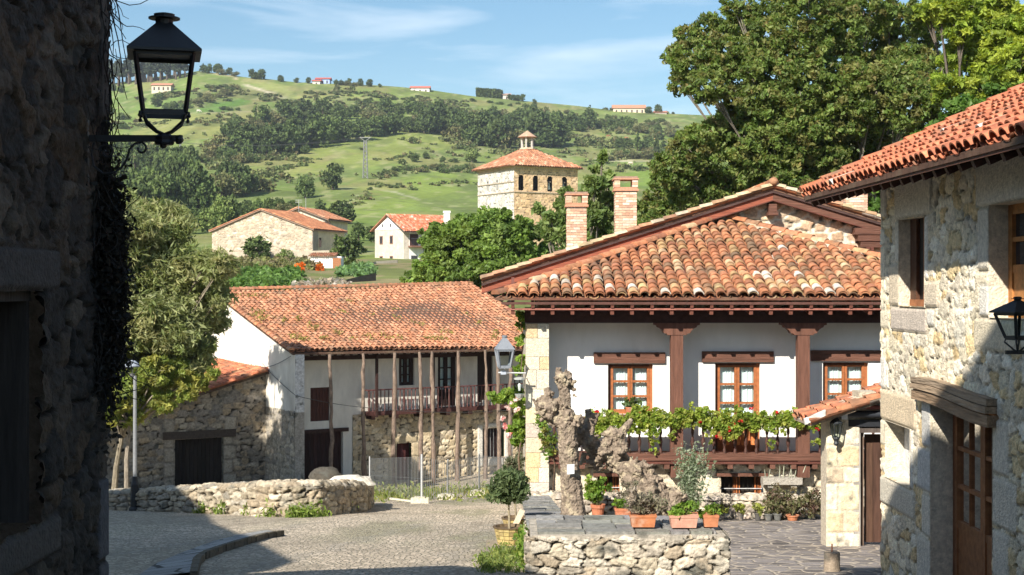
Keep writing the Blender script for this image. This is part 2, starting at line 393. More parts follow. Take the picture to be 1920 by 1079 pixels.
def ridge_tiles(mb, a, b, rad, n, pal, seed=5, seg=7):
    a = Vector(a); b = Vector(b); r = random.Random(seed); t = (b-a).normalized(); x = t.cross(Vector((0, 0, 1))).normalized(); z = x.cross(t).normalized()
    for i in range(n):
        p = a.lerp(b, i/n); q = a.lerp(b, (i+1.15)/n); c = jc(r, .75, 1.15, pal[int(r.random()*len(pal))])
        base = len(mb.v); x2 = x; o = x*(r.random()-.5)*rad*.2
        for (w, rr, l) in ((p, rad*1.08, .025), (q, rad*.92, 0)):
            for m in range(seg+1):
                an = math.pi*m/seg; mb.v.append(tuple(w+o+x2*math.cos(an)*rr+z*(math.sin(an)*rr*.85+l)))
        for m in range(seg): mb.face((base+m, base+m+1, base+seg+2+m, base+seg+1+m), c)
        mb.face(tuple(range(base, base+seg+1)), c)
def deck(mb, P00, P10, P01, P11, th, drop=.02, col=(.16, .09, .06)):
    ps = [Vector(p) for p in (P00, P10, P11, P01)]; dn = Vector((0, 0, -1))
    n = len(mb.v); lo = [p+dn*(drop+th) for p in ps]; hi = [p+dn*drop for p in ps]
    mb.hexa(lo+hi, col)

# ------------------------------------------------------------ foliage
def leafmesh(name, C, size, cols, mat, parent=None, origin=None, elong=1.5, seed=1, droop=0., flat=.0):
    rg = np.random.default_rng(seed); n = len(C)
    a = rg.normal(size=(n, 3)); a[:, 2] = a[:, 2]*(1-flat)-droop; a /= np.linalg.norm(a, axis=1)[:, None]+1e-9
    b = rg.normal(size=(n, 3)); b -= (a*b).sum(1)[:, None]*a; b /= np.linalg.norm(b, axis=1)[:, None]+1e-9
    nn = np.cross(a, b)
    s = size*(.45+1.1*rg.random(n)**1.3)[:, None]; L = a*s*elong*.5; Wd = b*s*.5; fold = nn*s*.14
    V = np.stack([C-L, C+Wd+fold-L*.1, C+L, C-Wd+fold-L*.1], 1).reshape(-1, 3)
    return np_mesh(name, V, np.arange(4*n).reshape(n, 4), cols, mat, parent, origin)
def cluster_pts(blobs, n, rg, sub=.32, nsub=14, pal=((.06, .1, .02),), inner=.55, flat=1.0, spk=0):
    """blobs: (center, (rx,ry,rz)); leaves sit in small clumps spread on and in each blob"""
    w = np.array([b[1][0]*b[1][2]+b[1][0]*b[1][1] for b in blobs]); w = w/w.sum(); pts = []; cols = []; pal = np.array(pal)
    for (c, r), wi in zip(blobs, w):
        k = max(4, int(n*wi)); ns = max(3, int(nsub*(1+wi*len(blobs))/2))
        d = rg.normal(size=(ns, 3)); d /= np.linalg.norm(d, axis=1)[:, None]
        rad = inner+(1-inner)*rg.random(ns)**.6; sc = np.array(c)+d*rad[:, None]*np.array(r)
        si = rg.integers(0, ns, k); rr = np.array(r)*sub*(.6+.8*rg.random(ns))[si][:, None]
        q = rg.normal(size=(k, 3)); q /= np.linalg.norm(q, axis=1)[:, None]
        p = sc[si]+q*rr*(rg.random(k)**.45)[:, None]*np.array((1, 1, flat))
        pc = pal[rg.integers(0, len(pal), ns)][si]; pc2 = pal[rg.integers(0, len(pal), k)]
        bw = rg.random(k) < spk
        pc2[bw] = (.30, .20, .07)
        cc = (pc*.65+pc2*.35)*(.75+.5*rg.random(ns))[si][:, None]*(.8+.4*rg.random(k))[:, None]
        pts.append(p); cols.append(cc)
    return np.concatenate(pts), np.concatenate(cols)
def limbs(mb, base, blobs, r0, n=7, bend=.15, seed=2, col=(.16, .13, .10), fork=.35, twigs=2, taper=.25):
    r = random.Random(seed); base = Vector(base); cs = [Vector(b[0]) for b in blobs]
    cen = sum(cs, Vector())/len(cs); fk = base.lerp(cen, fork)
    fk.x = base.x+(fk.x-base.x)*.5
    mb.tube([base, base.lerp(fk, .5)+Vector((r.uniform(-1, 1), r.uniform(-1, 1), 0))*bend*.4, fk], [r0, r0*.82, r0*.7], n, col)
    for (c, rr) in blobs:
        c = Vector(c); mid = fk.lerp(c, .5)+Vector((r.uniform(-1, 1), r.uniform(-1, 1), r.uniform(-.3, 1)))*bend
        mb.tube([fk, mid, c], [r0*.5, r0*.34, r0*taper*.5], 5, col)
        for t in range(twigs):
            d = Vector((r.gauss(0, 1), r.gauss(0, 1), r.gauss(0, .8))).normalized()
            e = c+Vector((d.x*rr[0], d.y*rr[1], d.z*rr[2]))*.85
            mb.tube([mid.lerp(c, .6), c.lerp(e, .5)+Vector((0, 0, .05)), e], [r0*.16, r0*.1, r0*.04], 4, col)
def copy_tree(o, parent=None):
    c = o.copy(); COL.objects.link(c); c.parent = parent
    for ch in list(o.children): copy_tree(ch, c)
    return c
def place(proto, used, loc, rz=0, sc=1, label=None, group=None):
    """first call moves the prototype, later calls copy it"""
    if not used.get(proto.name): used[proto.name] = 1; o = proto
    else: o = copy_tree(proto)
    o.location = loc; o.rotation_euler = (0, 0, rz); o.scale = sc if hasattr(sc, '__len__') else (sc, sc, sc)
    o['category'] = 'bush' if 'bush' in o.name else 'tree'
    if label: o['label'] = label
    if group: o['group'] = group
    return o
# ------------------------------------------------------------ terrain
def G(Y): return -1.6-.1138*Y
def GC(Y): return -4.73-.086*(Y-26)
_YB = np.array([60, 66, 76, 86, 95, 120, 150, 190, 240, 300, 380, 460, 520, 620, 740, 860, 980.])
_FR = np.array([0, 0, 0, 0, 0, 0, 0, 0, .084, .177, .27, .373, .447, .59, .735, .86, 1.])
_Y0 = np.array([918, 880, 700, 590, 545, 520, 500, 484, 482, 482, 482, 482, 482, 482, 482, 482, 482.])
_RP = np.array([-600, 100, 190, 260, 330, 372, 420, 460, 500, 560, 620, 700, 800, 900, 1000, 1150, 1280, 1500, 1900, 2600.])
_RY = np.array([190, 168, 160, 150, 140, 134, 141, 146, 149, 155, 157, 160, 168, 182, 192, 207, 214, 224, 240, 270.])
def H(X, Y):
    X = np.asarray(X, float); Y = np.asarray(Y, float)
    Ys = np.maximum(Y, 1.0); px = np.clip(960+F_*X/np.maximum(Y, 30), -600, 2600)
    ry = np.interp(px, _RP, _RY)
    f = np.interp(Ys, _YB, _FR); y0 = np.interp(Ys, _YB, _Y0)
    ys = y0+f*(ry-482)
    z = (540-ys)/F_*Ys
    amp = np.interp(Ys, [60, 120, 300, 700, 980], [0, .15, .9, 2.0, .8])
    z = z+amp*(fbm(X/38+3, Y/52, 2, 3)-.5)*2.2
    zr = (540-ry)/F_*980.
    far = zr-.16*(Ys-980)-((Ys-980)/300)**2*6
    z = np.where(Ys > 980, np.maximum(far, -60), z)
    near = G(np.clip(Y, -25, 60))
    w = sstep(60, 66, Y)
    return np.where(Y <= 60, near, near*(1-w)+z*w)
def Hs(x, y): return float(H(x, y))
def hit(px, py, Y0=66., Y1=1100.):
    Ys = np.linspace(Y0, Y1, 2600); X = (px-960)/F_*Ys; zr = (539.5-py)/F_*Ys; z = H(X, Ys)
    k = np.nonzero(z > zr)[0]
    k = k[0] if len(k) else int(np.argmin(zr-z))
    return Vector((X[k], Ys[k], z[k]))

def poly_in(px, py, poly):
    poly = np.array(poly, float); n = len(poly); ins = np.zeros(px.shape, bool); j = n-1
    for i in range(n):
        xi, yi = poly[i]; xj, yj = poly[j]
        c = ((yi > py) != (yj > py)) & (px < (xj-xi)*(py-yi)/(yj-yi+1e-9)+xi); ins ^= c; j = i
    return ins
def seg_dist(px, py, line):
    line = np.array(line, float); d = np.full(px.shape, 1e9)
    for a, b in zip(line[:-1], line[1:]):
        ab = b-a; t = np.clip(((px-a[0])*ab[0]+(py-a[1])*ab[1])/(ab@ab), 0, 1)
        d = np.minimum(d, np.hypot(px-a[0]-t*ab[0], py-a[1]-t*ab[1]))
    return d
nY, nC = 520, 460
t = np.linspace(0, 1, nY); Yr = np.where(t < .1, -60+t/.1*110, 50+1500*((t-.1)/.9)**1.75)
c = np.linspace(-1, 1, nC); c = np.sign(c)*np.abs(c)**1.35
YY, CC = np.meshgrid(Yr, c, indexing='ij'); XX = CC*(60+.62*np.maximum(YY, 0)); ZZ = H(XX, YY)
PX = 960+F_*XX/np.maximum(YY, 30); PY = 540-F_*ZZ/np.maximum(YY, 30)
wx = PX+14*(fbm(PX/40, PY/12, 1)-.5)*2; wy = PY+5*(fbm(PX/35, PY/14, 4)-.5)*2
g1 = np.array((.125, .195, .042)); g2 = np.array((.205, .245, .075)); g3 = np.array((.10, .165, .035)); br = np.array((.20, .15, .08)); straw = np.array((.34, .32, .16)); dk = np.array((.075, .10, .035))
n = fbm(XX/30, YY/60, 8)[..., None]; n2 = fbm(XX/9, YY/30, 12)[..., None]
colr = g1*(1-n)+g2*n; colr = colr*(.75+.5*n2)
def paint(mask, cc, amt=1.0):
    global colr
    a = (mask.astype(float)*amt)[..., None] if mask.dtype == bool else (mask*amt)[..., None]
    colr = colr*(1-a)+np.array(cc)*(.8+.4*n2)*a
hillm = YY > 120
paint(hillm & poly_in(wx, wy, [(350, 205), (520, 168), (560, 185), (640, 205), (560, 200), (470, 215), (360, 218)]), (.10, .19, .04), .85)
paint(hillm & poly_in(wx, wy, [(400, 178), (450, 165), (520, 168), (560, 185), (540, 198), (470, 190)]), br, .55)
paint(hillm & poly_in(wx, wy, [(450, 148), (560, 165), (700, 185), (680, 200), (560, 190), (480, 160)]), (.27, .29, .10), .8)
paint(hillm & poly_in(wx, wy, [(250, 215), (500, 210), (480, 240), (380, 262), (300, 275), (250, 260)]), (.26, .26, .09), .75)
paint(hillm & poly_in(wx, wy, [(180, 165), (350, 170), (350, 205), (180, 215)]), (.15, .22, .06), .8)
paint(hillm & poly_in(wx, wy, [(480, 285), (700, 250), (860, 240), (890, 262), (760, 300), (600, 330), (470, 340)]), (.24, .27, .075), .6)
paint(hillm & poly_in(wx, wy, [(600, 350), (900, 320), (900, 345), (650, 420), (590, 400)]), (.20, .26, .06), .7)
paint(hillm & poly_in(wx, wy, [(1080, 300), (1240, 285), (1300, 320), (1200, 360), (1080, 340)]), (.17, .25, .05), .8)
paint(hillm & poly_in(wx, wy, [(700, 205), (900, 175), (1280, 215), (1290, 260), (1100, 230), (900, 215)]), (.18, .23, .07), .6)
for ln, w, cc, am in (([(460, 160), (500, 172), (545, 190)], 2.2, (.5, .45, .32), .9), ([(378, 134), (425, 143), (440, 150)], 2.5, (.5, .42, .28), .9),
        ([(370, 178), (430, 160)], 2.2, (.4, .28, .16), .7), ([(370, 214), (470, 208), (600, 202), (720, 198)], 1.5, (.36, .32, .2), .7),
        ([(600, 402), (700, 352), (790, 375)], 1.4, (.5, .47, .36), .5), ([(1120, 300), (1225, 303)], 3, (.5, .45, .33), .8),
        ([(760, 170), (900, 190), (1100, 205), (1280, 222)], 1.5, (.12, .14, .05), .8), ([(560, 205), (650, 196), (760, 205)], 1.6, (.10, .12, .05), .8)):
    d = seg_dist(wx, wy, ln); paint((1-sstep(w*.5, w*1.5, d))*hillm, cc, am)
sc1 = fbm(XX/14, YY/34, 21); paint(sstep(.56, .66, sc1)*(YY > 200), dk*1.5, .6); paint(sstep(.55, .68, fbm(XX/5, YY/16, 41, 5))*(YY > 150), (.12, .15, .055), .55); paint(sstep(.60, .7, fbm(XX/3.5+9, YY/12, 43, 5))*(YY > 150), (.33, .32, .17), .5)
paint(sstep(.60, .7, fbm(XX/22+5, YY/50, 31))*(YY > 220), (.25, .22, .10), .5)
gard = (YY > 60) & (YY <= 185)
paint(gard, (.14, .15, .06), .7); paint(gard & (fbm(XX/2.5, YY/6, 6) > .53), (.28, .22, .13), .6)
paint(YY < 62, (.13, .12, .08), 1)
M['terrain'] = surf('terrain', rough=.95, nscale=.35, namt=.22, bump=.8, bscale=1.6, bdist=.25, spec=.05, detail=10)
Vt = np.stack([XX, YY, ZZ-.7*(1-sstep(50, 58, YY))-.012], -1).reshape(-1, 3); a = np.arange(nY*nC).reshape(nY, nC)
ground = np_mesh('ground', Vt, np.stack([a[:-1, :-1], a[:-1, 1:], a[1:, 1:], a[1:, :-1]], -1).reshape(-1, 4), colr.reshape(-1, 3), M['terrain'], dom='POINT', smooth=True)
struct(ground)

# ------------------------------------------------------------ cobbled street
def sheet(name, xs, ys, zf, mat, colf=None, clip=None, disp=0):
    X, Y = np.meshgrid(xs, ys); Z = zf(X, Y); a = np.arange(X.size).reshape(X.shape)
    Fc = np.stack([a[:-1, :-1], a[:-1, 1:], a[1:, 1:], a[1:, :-1]], -1).reshape(-1, 4)
    if clip is not None: Fc = Fc[clip((X[:-1, :-1]+X[1:, 1:]).ravel()/2, (Y[:-1, :-1]+Y[1:, 1:]).ravel()/2)]
    cc = colf(X, Y).reshape(-1, 3) if colf else None
    return np_mesh(name, np.stack([X, Y, Z], -1).reshape(-1, 3), Fc, cc, mat, dom='POINT', smooth=True)
def cobmat(name, scale=(5, 2.6, 5), rnd=.9, gap=(.04, .14), joint=(.10, .09, .07), bump=.9, vary=.5, dist=.05, nsc=30):
    m, nt, N, L, b = new_mat(name); b.inputs['Roughness'].default_value = .9; b.inputs['Specular IOR Level'].default_value = .2
    g = N.new('ShaderNodeNewGeometry'); mp_ = N.new('ShaderNodeMapping'); mp_.inputs['Scale'].default_value = scale
    nz = N.new('ShaderNodeTexNoise'); nz.inputs['Scale'].default_value = .7; nz.inputs['Detail'].default_value = 3
    va = N.new('ShaderNodeMix'); va.data_type = 'VECTOR'; va.inputs[0].default_value = .12
    L.new(g.outputs['Position'], nz.inputs[0]); L.new(g.outputs['Position'], va.inputs[4]); L.new(nz.outputs['Color'], va.inputs[5]); L.new(va.outputs[1], mp_.inputs[0])
    v1 = N.new('ShaderNodeTexVoronoi'); v1.feature = 'DISTANCE_TO_EDGE'; v1.inputs['Randomness'].default_value = rnd; v1.inputs['Scale'].default_value = 1
    v2 = N.new('ShaderNodeTexVoronoi'); v2.inputs['Randomness'].default_value = rnd; v2.inputs['Scale'].default_value = 1
    L.new(mp_.outputs[0], v1.inputs[0]); L.new(mp_.outputs[0], v2.inputs[0])
    mr = N.new('ShaderNodeMapRange'); mr.interpolation_type = 'SMOOTHSTEP'; mr.inputs[1].default_value = gap[0]; mr.inputs[2].default_value = gap[1]; L.new(v1.outputs[0], mr.inputs[0])
    at = N.new('ShaderNodeAttribute'); at.attribute_name = 'Col'
    sp = N.new('ShaderNodeSeparateColor'); L.new(v2.outputs['Color'], sp.inputs[0])
    r2 = N.new('ShaderNodeMapRange'); r2.inputs[3].default_value = 1-vary; r2.inputs[4].default_value = 1+vary; L.new(sp.outputs[0], r2.inputs[0])
    nf = N.new('ShaderNodeTexNoise'); nf.inputs['Scale'].default_value = nsc; nf.inputs['Detail'].default_value = 4; L.new(g.outputs['Position'], nf.inputs[0])
    r3 = N.new('ShaderNodeMapRange'); r3.inputs[3].default_value = .6; r3.inputs[4].default_value = 1.4; L.new(nf.outputs[0], r3.inputs[0])
    m1 = N.new('ShaderNodeMix'); m1.data_type = 'RGBA'; m1.blend_type = 'MULTIPLY'; m1.inputs[0].default_value = 1; L.new(at.outputs['Color'], m1.inputs[6]); L.new(r2.outputs[0], m1.inputs[7])
    m2 = N.new('ShaderNodeMix'); m2.data_type = 'RGBA'; m2.blend_type = 'MULTIPLY'; m2.inputs[0].default_value = 1; L.new(m1.outputs[2], m2.inputs[6]); L.new(r3.outputs[0], m2.inputs[7])
    m3 = N.new('ShaderNodeMix'); m3.data_type = 'RGBA'; L.new(mr.outputs[0], m3.inputs[0]); m3.inputs[6].default_value = (*joint, 1); L.new(m2.outputs[2], m3.inputs[7])
    L.new(m3.outputs[2], b.inputs['Base Color'])
    ad = N.new('ShaderNodeMath'); ad.operation = 'MULTIPLY_ADD'; L.new(nf.outputs[0], ad.inputs[0]); ad.inputs[1].default_value = .35; L.new(mr.outputs[0], ad.inputs[2])
    bp = N.new('ShaderNodeBump'); bp.inputs['Strength'].default_value = bump; bp.inputs['Distance'].default_value = dist; L.new(ad.outputs[0], bp.inputs['Height']); L.new(bp.outputs[0], b.inputs['Normal'])
    return m
M['cobble'] = cobmat('cobble', scale=(13, 9, 13), joint=(.30, .265, .20), bump=.8, vary=.3, dist=.03, gap=(.02, .16))
M['slate'] = cobmat('slate', scale=(3.4, 3.6, 3), gap=(.01, .10), joint=(.42, .36, .29), bump=.6, vary=.4, rnd=1)
M['flag'] = cobmat('flag', scale=(1.2, 2.6, 1), gap=(.015, .04), joint=(.07, .065, .06), bump=.4, vary=.2, rnd=.5, dist=.02)
def streetcol(X, Y):
    n = fbm(X/1.6, Y/3.5, 3)[..., None]; mo = sstep(.5, .68, fbm(X/1.0+7, Y/3.0, 5))
    px = 960+F_*X/np.maximum(Y, 5); mo = mo*np.interp(px, [500, 700, 960], [.25, .8, 1.0])
    c = np.array((.72, .60, .465))*(1-n)+np.array((.54, .455, .355))*n
    c = c*(1-mo[..., None]*.6)+np.array((.15, .19, .07))*mo[..., None]*.6
    tr = sstep(.45, .62, fbm(X/3.1+2, Y/7.0, 19)); c = c*(1-.22*tr[..., None]); ds = sstep(.6, .75, fbm(X/.7, Y/1.6, 29)); c = c*(1-.3*ds[..., None])
    for ln in (((-3.6, 17.5), (-1.8, 31)), ((-1.1, 17.5), (-.2, 31)), ((-6, 21), (-4.2, 31))):
        d = seg_dist(X+.12*np.sin(Y*3), Y, ln); k = (1-sstep(.10, .18, d))[..., None]*.45; c = c*(1-k)+np.array((.30, .28, .25))*k
    return c
street = struct(sheet('street', np.linspace(-24, 11, 190), np.linspace(4, 66, 330),
    lambda X, Y: H(X, Y)+.008+.035*(fbm(X/1.3, Y/1.8, 9)-.5)*(Y < 58)+.006, M['cobble'], streetcol,
    clip=lambda x, y: ~((x > .45) & (y < 35) & (x > .25+.0*y)) | (y > 35.5)))
courtyard = struct(sheet('courtyard', np.linspace(.5, 12, 60), np.linspace(15, 35, 110), lambda X, Y: GC(Y)+.012*(fbm(X/1.1, Y/1.1, 9)-.5)+0*X,
    M['slate'], lambda X, Y: (np.array((.22, .195, .185))*(1-fbm(X/.9, Y/.9, 2)[..., None]*.5)+.04*fbm(X/3, Y/3, 8)[..., None]), ))
# raised flagged pavement with its curved kerb, left foreground
def gp(px, py, f=G):   # ray onto the sloping street
    k = (py-539.5)/F_; Y = 1.6/(k-.1138); return ((px-960)/F_*Y, Y)
kerb = [gp(*q) for q in ((360, 1090), (366, 1062), (380, 1050), (410, 1038), (440, 1028), (470, 1019), (500, 1011), (528, 1007))]
inner = [gp(*q) for q in ((250, 1090), (290, 1062), (340, 1040), (400, 1018), (450, 1005), (500, 997), (528, 1003))]
mb = MB(); m = len(kerb)
def ki(pts, t):
    t = t*(len(pts)-1); i = min(int(t), len(pts)-2); f = t-i; return (pts[i][0]*(1-f)+pts[i+1][0]*f, pts[i][1]*(1-f)+pts[i+1][1]*f)
NT = 40
for i in range(NT):
    a0 = ki(kerb, i/NT); a1 = ki(kerb, (i+1)/NT); b0 = ki(inner, i/NT); b1 = ki(inner, (i+1)/NT)
    hh = .08; g = (.30, .30, .29)
    for s0, s1 in ((0, .3), (.3, .65), (.65, 1)):
        q = [(a0[0]+(b0[0]-a0[0])*s0, a0[1]+(b0[1]-a0[1])*s0), (a1[0]+(b1[0]-a1[0])*s0, a1[1]+(b1[1]-a1[1])*s0), (a1[0]+(b1[0]-a1[0])*s1, a1[1]+(b1[1]-a1[1])*s1), (a0[0]+(b0[0]-a0[0])*s1, a0[1]+(b0[1]-a0[1])*s1)]
        hs = [hh*(1-s) for s in (s0, s0, s1, s1)]
        mb.quad(*[(x, y, G(y)+.03+h) for (x, y), h in zip(q, hs)], col=g)
    mb.quad((a0[0], a0[1], G(a0[1])-.05), (a1[0], a1[1], G(a1[1])-.05), (a1[0], a1[1], G(a1[1])+hh+.03), (a0[0], a0[1], G(a0[1])+hh+.03), col=(.10, .085, .06))
struct(mb.build('pavement', M['flag']))
mb = MB(5)                                             # rough kerb stones along its edge
for i in range(26):
    a0 = ki(kerb, i/26); a1 = ki(kerb, (i+.92)/26); d = Vector((a1[0]-a0[0], a1[1]-a0[1], 0)); k = .8+.4*mb.r.random()
    mb.beam((a0[0]+.02, a0[1], G(a0[1])+.06), (a1[0]+.02*k, a1[1], G(a1[1])+.06), .09*k, .12, (.11*k, .095*k, .07*k))
tag(mb.build('kerb', M['stone']), 'dark mossy curved kerb edging the flagged pavement in the left foreground', 'kerb')

# ------------------------------------------------------------ dark house at the left edge of the picture
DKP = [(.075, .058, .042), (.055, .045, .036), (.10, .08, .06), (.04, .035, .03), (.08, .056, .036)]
XL = -2.70; YL = 9.42
lf = Frame((XL, YL), (0, -1), (1, 0))                  # u grows towards the camera, normal into the street
lh = thing('stone_house', 'rubble stone house in deep shade filling the left edge, with one shuttered window', 'house', (XL, YL, -2.7))
win_u0 = lf.u(74); win_z = (lf.z(60, 985), lf.z(60, 545)); u_near = 3.3
wu1 = 2.6
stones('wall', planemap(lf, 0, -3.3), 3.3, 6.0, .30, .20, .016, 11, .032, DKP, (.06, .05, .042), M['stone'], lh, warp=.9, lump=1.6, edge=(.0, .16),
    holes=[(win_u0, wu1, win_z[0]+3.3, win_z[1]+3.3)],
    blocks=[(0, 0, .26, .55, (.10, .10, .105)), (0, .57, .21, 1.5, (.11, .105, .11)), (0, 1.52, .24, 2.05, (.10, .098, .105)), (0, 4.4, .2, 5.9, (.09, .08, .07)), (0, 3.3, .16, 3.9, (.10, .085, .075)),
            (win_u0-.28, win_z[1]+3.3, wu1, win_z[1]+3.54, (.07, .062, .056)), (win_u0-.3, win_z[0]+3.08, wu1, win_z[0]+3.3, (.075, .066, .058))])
mb = MB(); zt_e, zt_r = 2.7, 4.6; xr = -6.6          # end wall, back walls, roof (off the top of the frame)
mb.col = (.24, .21, .18)
mb.poly([(XL-.02, YL-.001, -3.6), (-8.9, YL-.001, -3.6), (-8.9, YL-.001, 3.3), (xr, YL-.001, zt_r-.1), (XL-.02, YL-.001, 2.7)])
mb.poly([(XL-.012, 6.15, -3.3), (XL-.012, -3, -2), (XL-.012, -3, 2.7), (XL-.012, 6.15, 2.7)]); mb.quad((-8.9, YL, -3.6), (-8.9, -3, -3.6), (-8.9, -3, 3.3), (-8.9, YL, 3.3))

mb.build('end_wall', M['stone'], lh)
mb = MB(); mb.extrude([(XL+.06, -3, 2.72), (xr, -3, zt_r), (-9.2, -3, 3.2), (-9.2, -3, 3.1), (xr, -3, zt_r-.12), (XL+.06, -3, 2.60)], (0, 12.5, 0), (.4, .16, .09)); mb.build('roof', M['tile'], lh)
mb = MB(3); d = .26
mb.bx(lf, win_u0, wu1, win_z[0], win_z[1], -d-.05, -d, (.02, .017, .015)); w0 = win_u0
for i in range(9):
    a = win_u0+.05+i*.13; mb.bx(lf, a, a+.122, win_z[0]+.02, win_z[1]-.02, -d, -d+.03+.008*(i % 2), jc(mb.r, .7, 1.3, (.085, .06, .045)))
mb.build('shutter', M['wood_v'], lh)
mb = MB(); mb.bx(lf, win_u0-.0, win_u0+.05, win_z[0], win_z[1], -d, -.06, (.05, .04, .035)); mb.bx(lf, win_u0, wu1, win_z[1]-.06, win_z[1], -d, -.05, (.04, .035, .03)); mb.build('window_frame', M['wood_v'], lh)

# two blocks added out of view, shaped to throw the facade and foreground shade
oh = thing('facade_shade_block', 'tall narrow stone block added out of view up the street to shade the right facade', 'tower', (-2.9, 6.6, -2.5))
mb = MB(); mb.col = (.3, .26, .21)
mb.extrude([(-2.95, 6.1, -3), (-2.95, -16, -3), (-2.95, -16, 13), (-2.95, -.2, 12.6), (-2.95, 6.1, 8.9)], (-1.0, 0, 0)); mb.build('wall', M['stone'], oh)
mb = MB(); mb.extrude([(-2.7, 6.4, 8.85), (-2.7, -.2, 12.75), (-2.7, -16, 13.1), (-2.7, -16, 13.3), (-2.7, -.2, 12.95), (-2.7, 6.45, 9.05)], (-1.4, 0, 0), (.4, .16, .09)); mb.build('roof', M['tile'], oh)
mb = MB()
mb.bx(Frame((-2.95, 0), (0, 1), (1, 0)), 1, 2, 2, 3.5, -.1, .04, (.06, .04, .03)); mb.build('window', M['wood_v'], oh)
def back(p, t): return Vector(p)+SUN*t
gpt = lambda px, py: Vector((*gp(px, py), G(gp(px, py)[1])))
sh = thing('street_shade_block', 'low block added out of view left of the street to shade street and curved wall', 'house', (-16, 18, -3.6))
e1 = back(gpt(556, 1056), 15.5); e2 = back(gpt(480, 1014), 16.5); e3 = back(gpt(405, 984), 19.5); e4 = back(gpt(385, 955), 20.5)  # added block: top edge traced sunward from the wanted shade line
mb = MB(); mb.col = (.3, .26, .21)
pl = [e1+Vector((-.0, -1.2, -.0)), e1, e2, e3, e4]
for a, b in zip(pl[:-1], pl[1:]):
    mb.hexa([(a.x, a.y, -5), (b.x, b.y, -5), (b.x-14, b.y-1, -5), (a.x-14, a.y-1, -5), tuple(a), tuple(b), (b.x-14, b.y-1, b.z), (a.x-14, a.y-1, a.z)])
mb.build('wall', M['stone'], sh)

# dry ivy and twigs on the corner of the dark house
mb = MB(8); r = random.Random(4)
def climber(mb, r, n, zr, ur, spread=.12, out=.05, rad=.004, fr=lf, length=.4, col=(.035, .03, .025)):
    for i in range(n):
        u = r.uniform(*ur); z = r.uniform(*zr); p = Vector(fr.pt(u, z, .04)); pts = [p]; d = Vector((0, r.uniform(-.4, .4), r.choice((-1, 1, -1)))).normalized()
        for k in range(r.randint(4, 9)):
            d = (d+Vector((r.gauss(0, out*4), r.gauss(0, .35), r.gauss(0, .35)))).normalized(); p = p+d*length*.22; p.x = max(p.x, XL+.02); pts.append(p.copy())
        mb.tube(pts, [rad*(1.3-.8*k/len(pts)) for k in range(len(pts))], 4, col)
climber(mb, r, 230, (-.7, .75), (-.02, .33), length=.26); climber(mb, r, 60, (.5, 2.2), (-.02, .14), out=.03); climber(mb, r, 26, (.9, 2.3), (-.03, .05), out=.09, length=.2, rad=.003)
v = mb.build('dry_climber', M['bark']); tag(v, 'leafless dark climber matted over the corner of the shaded left house', 'climbing plant')
rg = np.random.default_rng(5); n = 9000
pz = rg.normal(.02, .33, n); pu = np.abs(rg.normal(.12, .10, n))-.02; pn = .03+np.abs(rg.normal(0, .06, n)); k = pz < .9
Cc = np.stack([XL+pn, YL-pu, pz], 1)[k]
lv = leafmesh('dead_leaf_mat', Cc, .028, np.array((.03, .027, .02))*(.6+.8*rg.random(len(Cc)))[:, None], M['leaf'], v, seed=3)

# ------------------------------------------------------------ wall lantern on its scrolled bracket
YN = 9.0
def square_lantern(root, c, w_top, w_bot, h_glass, h_roof, eave, rot, mat, cap=True, bar=.012, legs=True, glass=True, basez=0, col=(.02, .02, .022), ring=1.0):
    """c: centre of the bottom frame"""
    c = Vector(c); Mz = Matrix.Rotation(rot, 3, 'Z')
    cor = lambda w, z: [c+Mz @ Vector((sx*w/2, sy*w/2, z)) for sx, sy in ((-1, -1), (1, -1), (1, 1), (-1, 1))]
    b = cor(w_bot, 0); t = cor(w_top, h_glass); mb = MB(); mb.col = col
    for i in range(4):
        mb.beam(b[i], t[i], bar*1.5, bar*1.5); mb.beam(b[i], b[(i+1) % 4], bar, bar*2.2); mb.beam(t[i], t[(i+1) % 4], bar, bar*2.2)
    mb.build('cage', mat, root)
    mb = MB(); mb.col = col; e = cor(eave, h_glass+.005); e2 = cor(eave, h_glass+.02); tp = cor(w_bot*.34, h_glass+h_roof)
    mb.hexa(e+e2); mb.hexa(e2+tp); top = c+Vector((0, 0, h_glass+h_roof))
    if cap:
        k = w_bot*.26
        mb.lathe(top, [(k*.8, -.02), (k*.85, k*.35), (k*1.5*ring, k*.4), (k*1.5*ring, k*.52), (k*.95, k*.58), (k*1.0, k*.85), (k*.4, k*.98)], 14)
    mb.build('hood', mat, root)
    if glass:
        g = MB()
        for i in range(4): g.quad(b[i], b[(i+1) % 4], t[(i+1) % 4], t[i])
        g.build('glass', M['glass'], root)
wlr = thing('wall_lantern', 'big black square lantern on a scrolled iron bracket at the dark left house', 'lantern', tuple(P(172, 262, YN)))
k = YN/F_; cb = P(308, 214, YN)
square_lantern(wlr, cb, 104*k, 76*k, 108*k, 62*k, 134*k, R(14), M['metal'], bar=4.2*k, glass=False)
mb = MB(); mb.col = (.018, .018, .02)
Mz = Matrix.Rotation(R(14), 3, 'Z')
for sx, sy in ((-1, -1), (1, -1), (1, 1), (-1, 1)):
    a = cb+Mz @ Vector((sx*38*k, sy*38*k, 0)); o = cb+Mz @ Vector((sx*44*k, sy*44*k, -2*k))
    e = cb+Vector((0, 0, -38*k)); mb.tube([o+Vector((0, 0, -6*k)), o, a, a.lerp(e, .35)+Mz @ Vector((sx*7*k, sy*7*k, -4*k)), a.lerp(e, .75)+Mz @ Vector((sx*4*k, sy*4*k, -5*k)), e], 2.6*k, 6)
    mb.blob(o+Vector((0, 0, -6*k)), 4*k, 6, 4, 0)
mb.build('leg', M['metal'], wlr)
mb = MB(); mb.col = (.018, .018, .02)
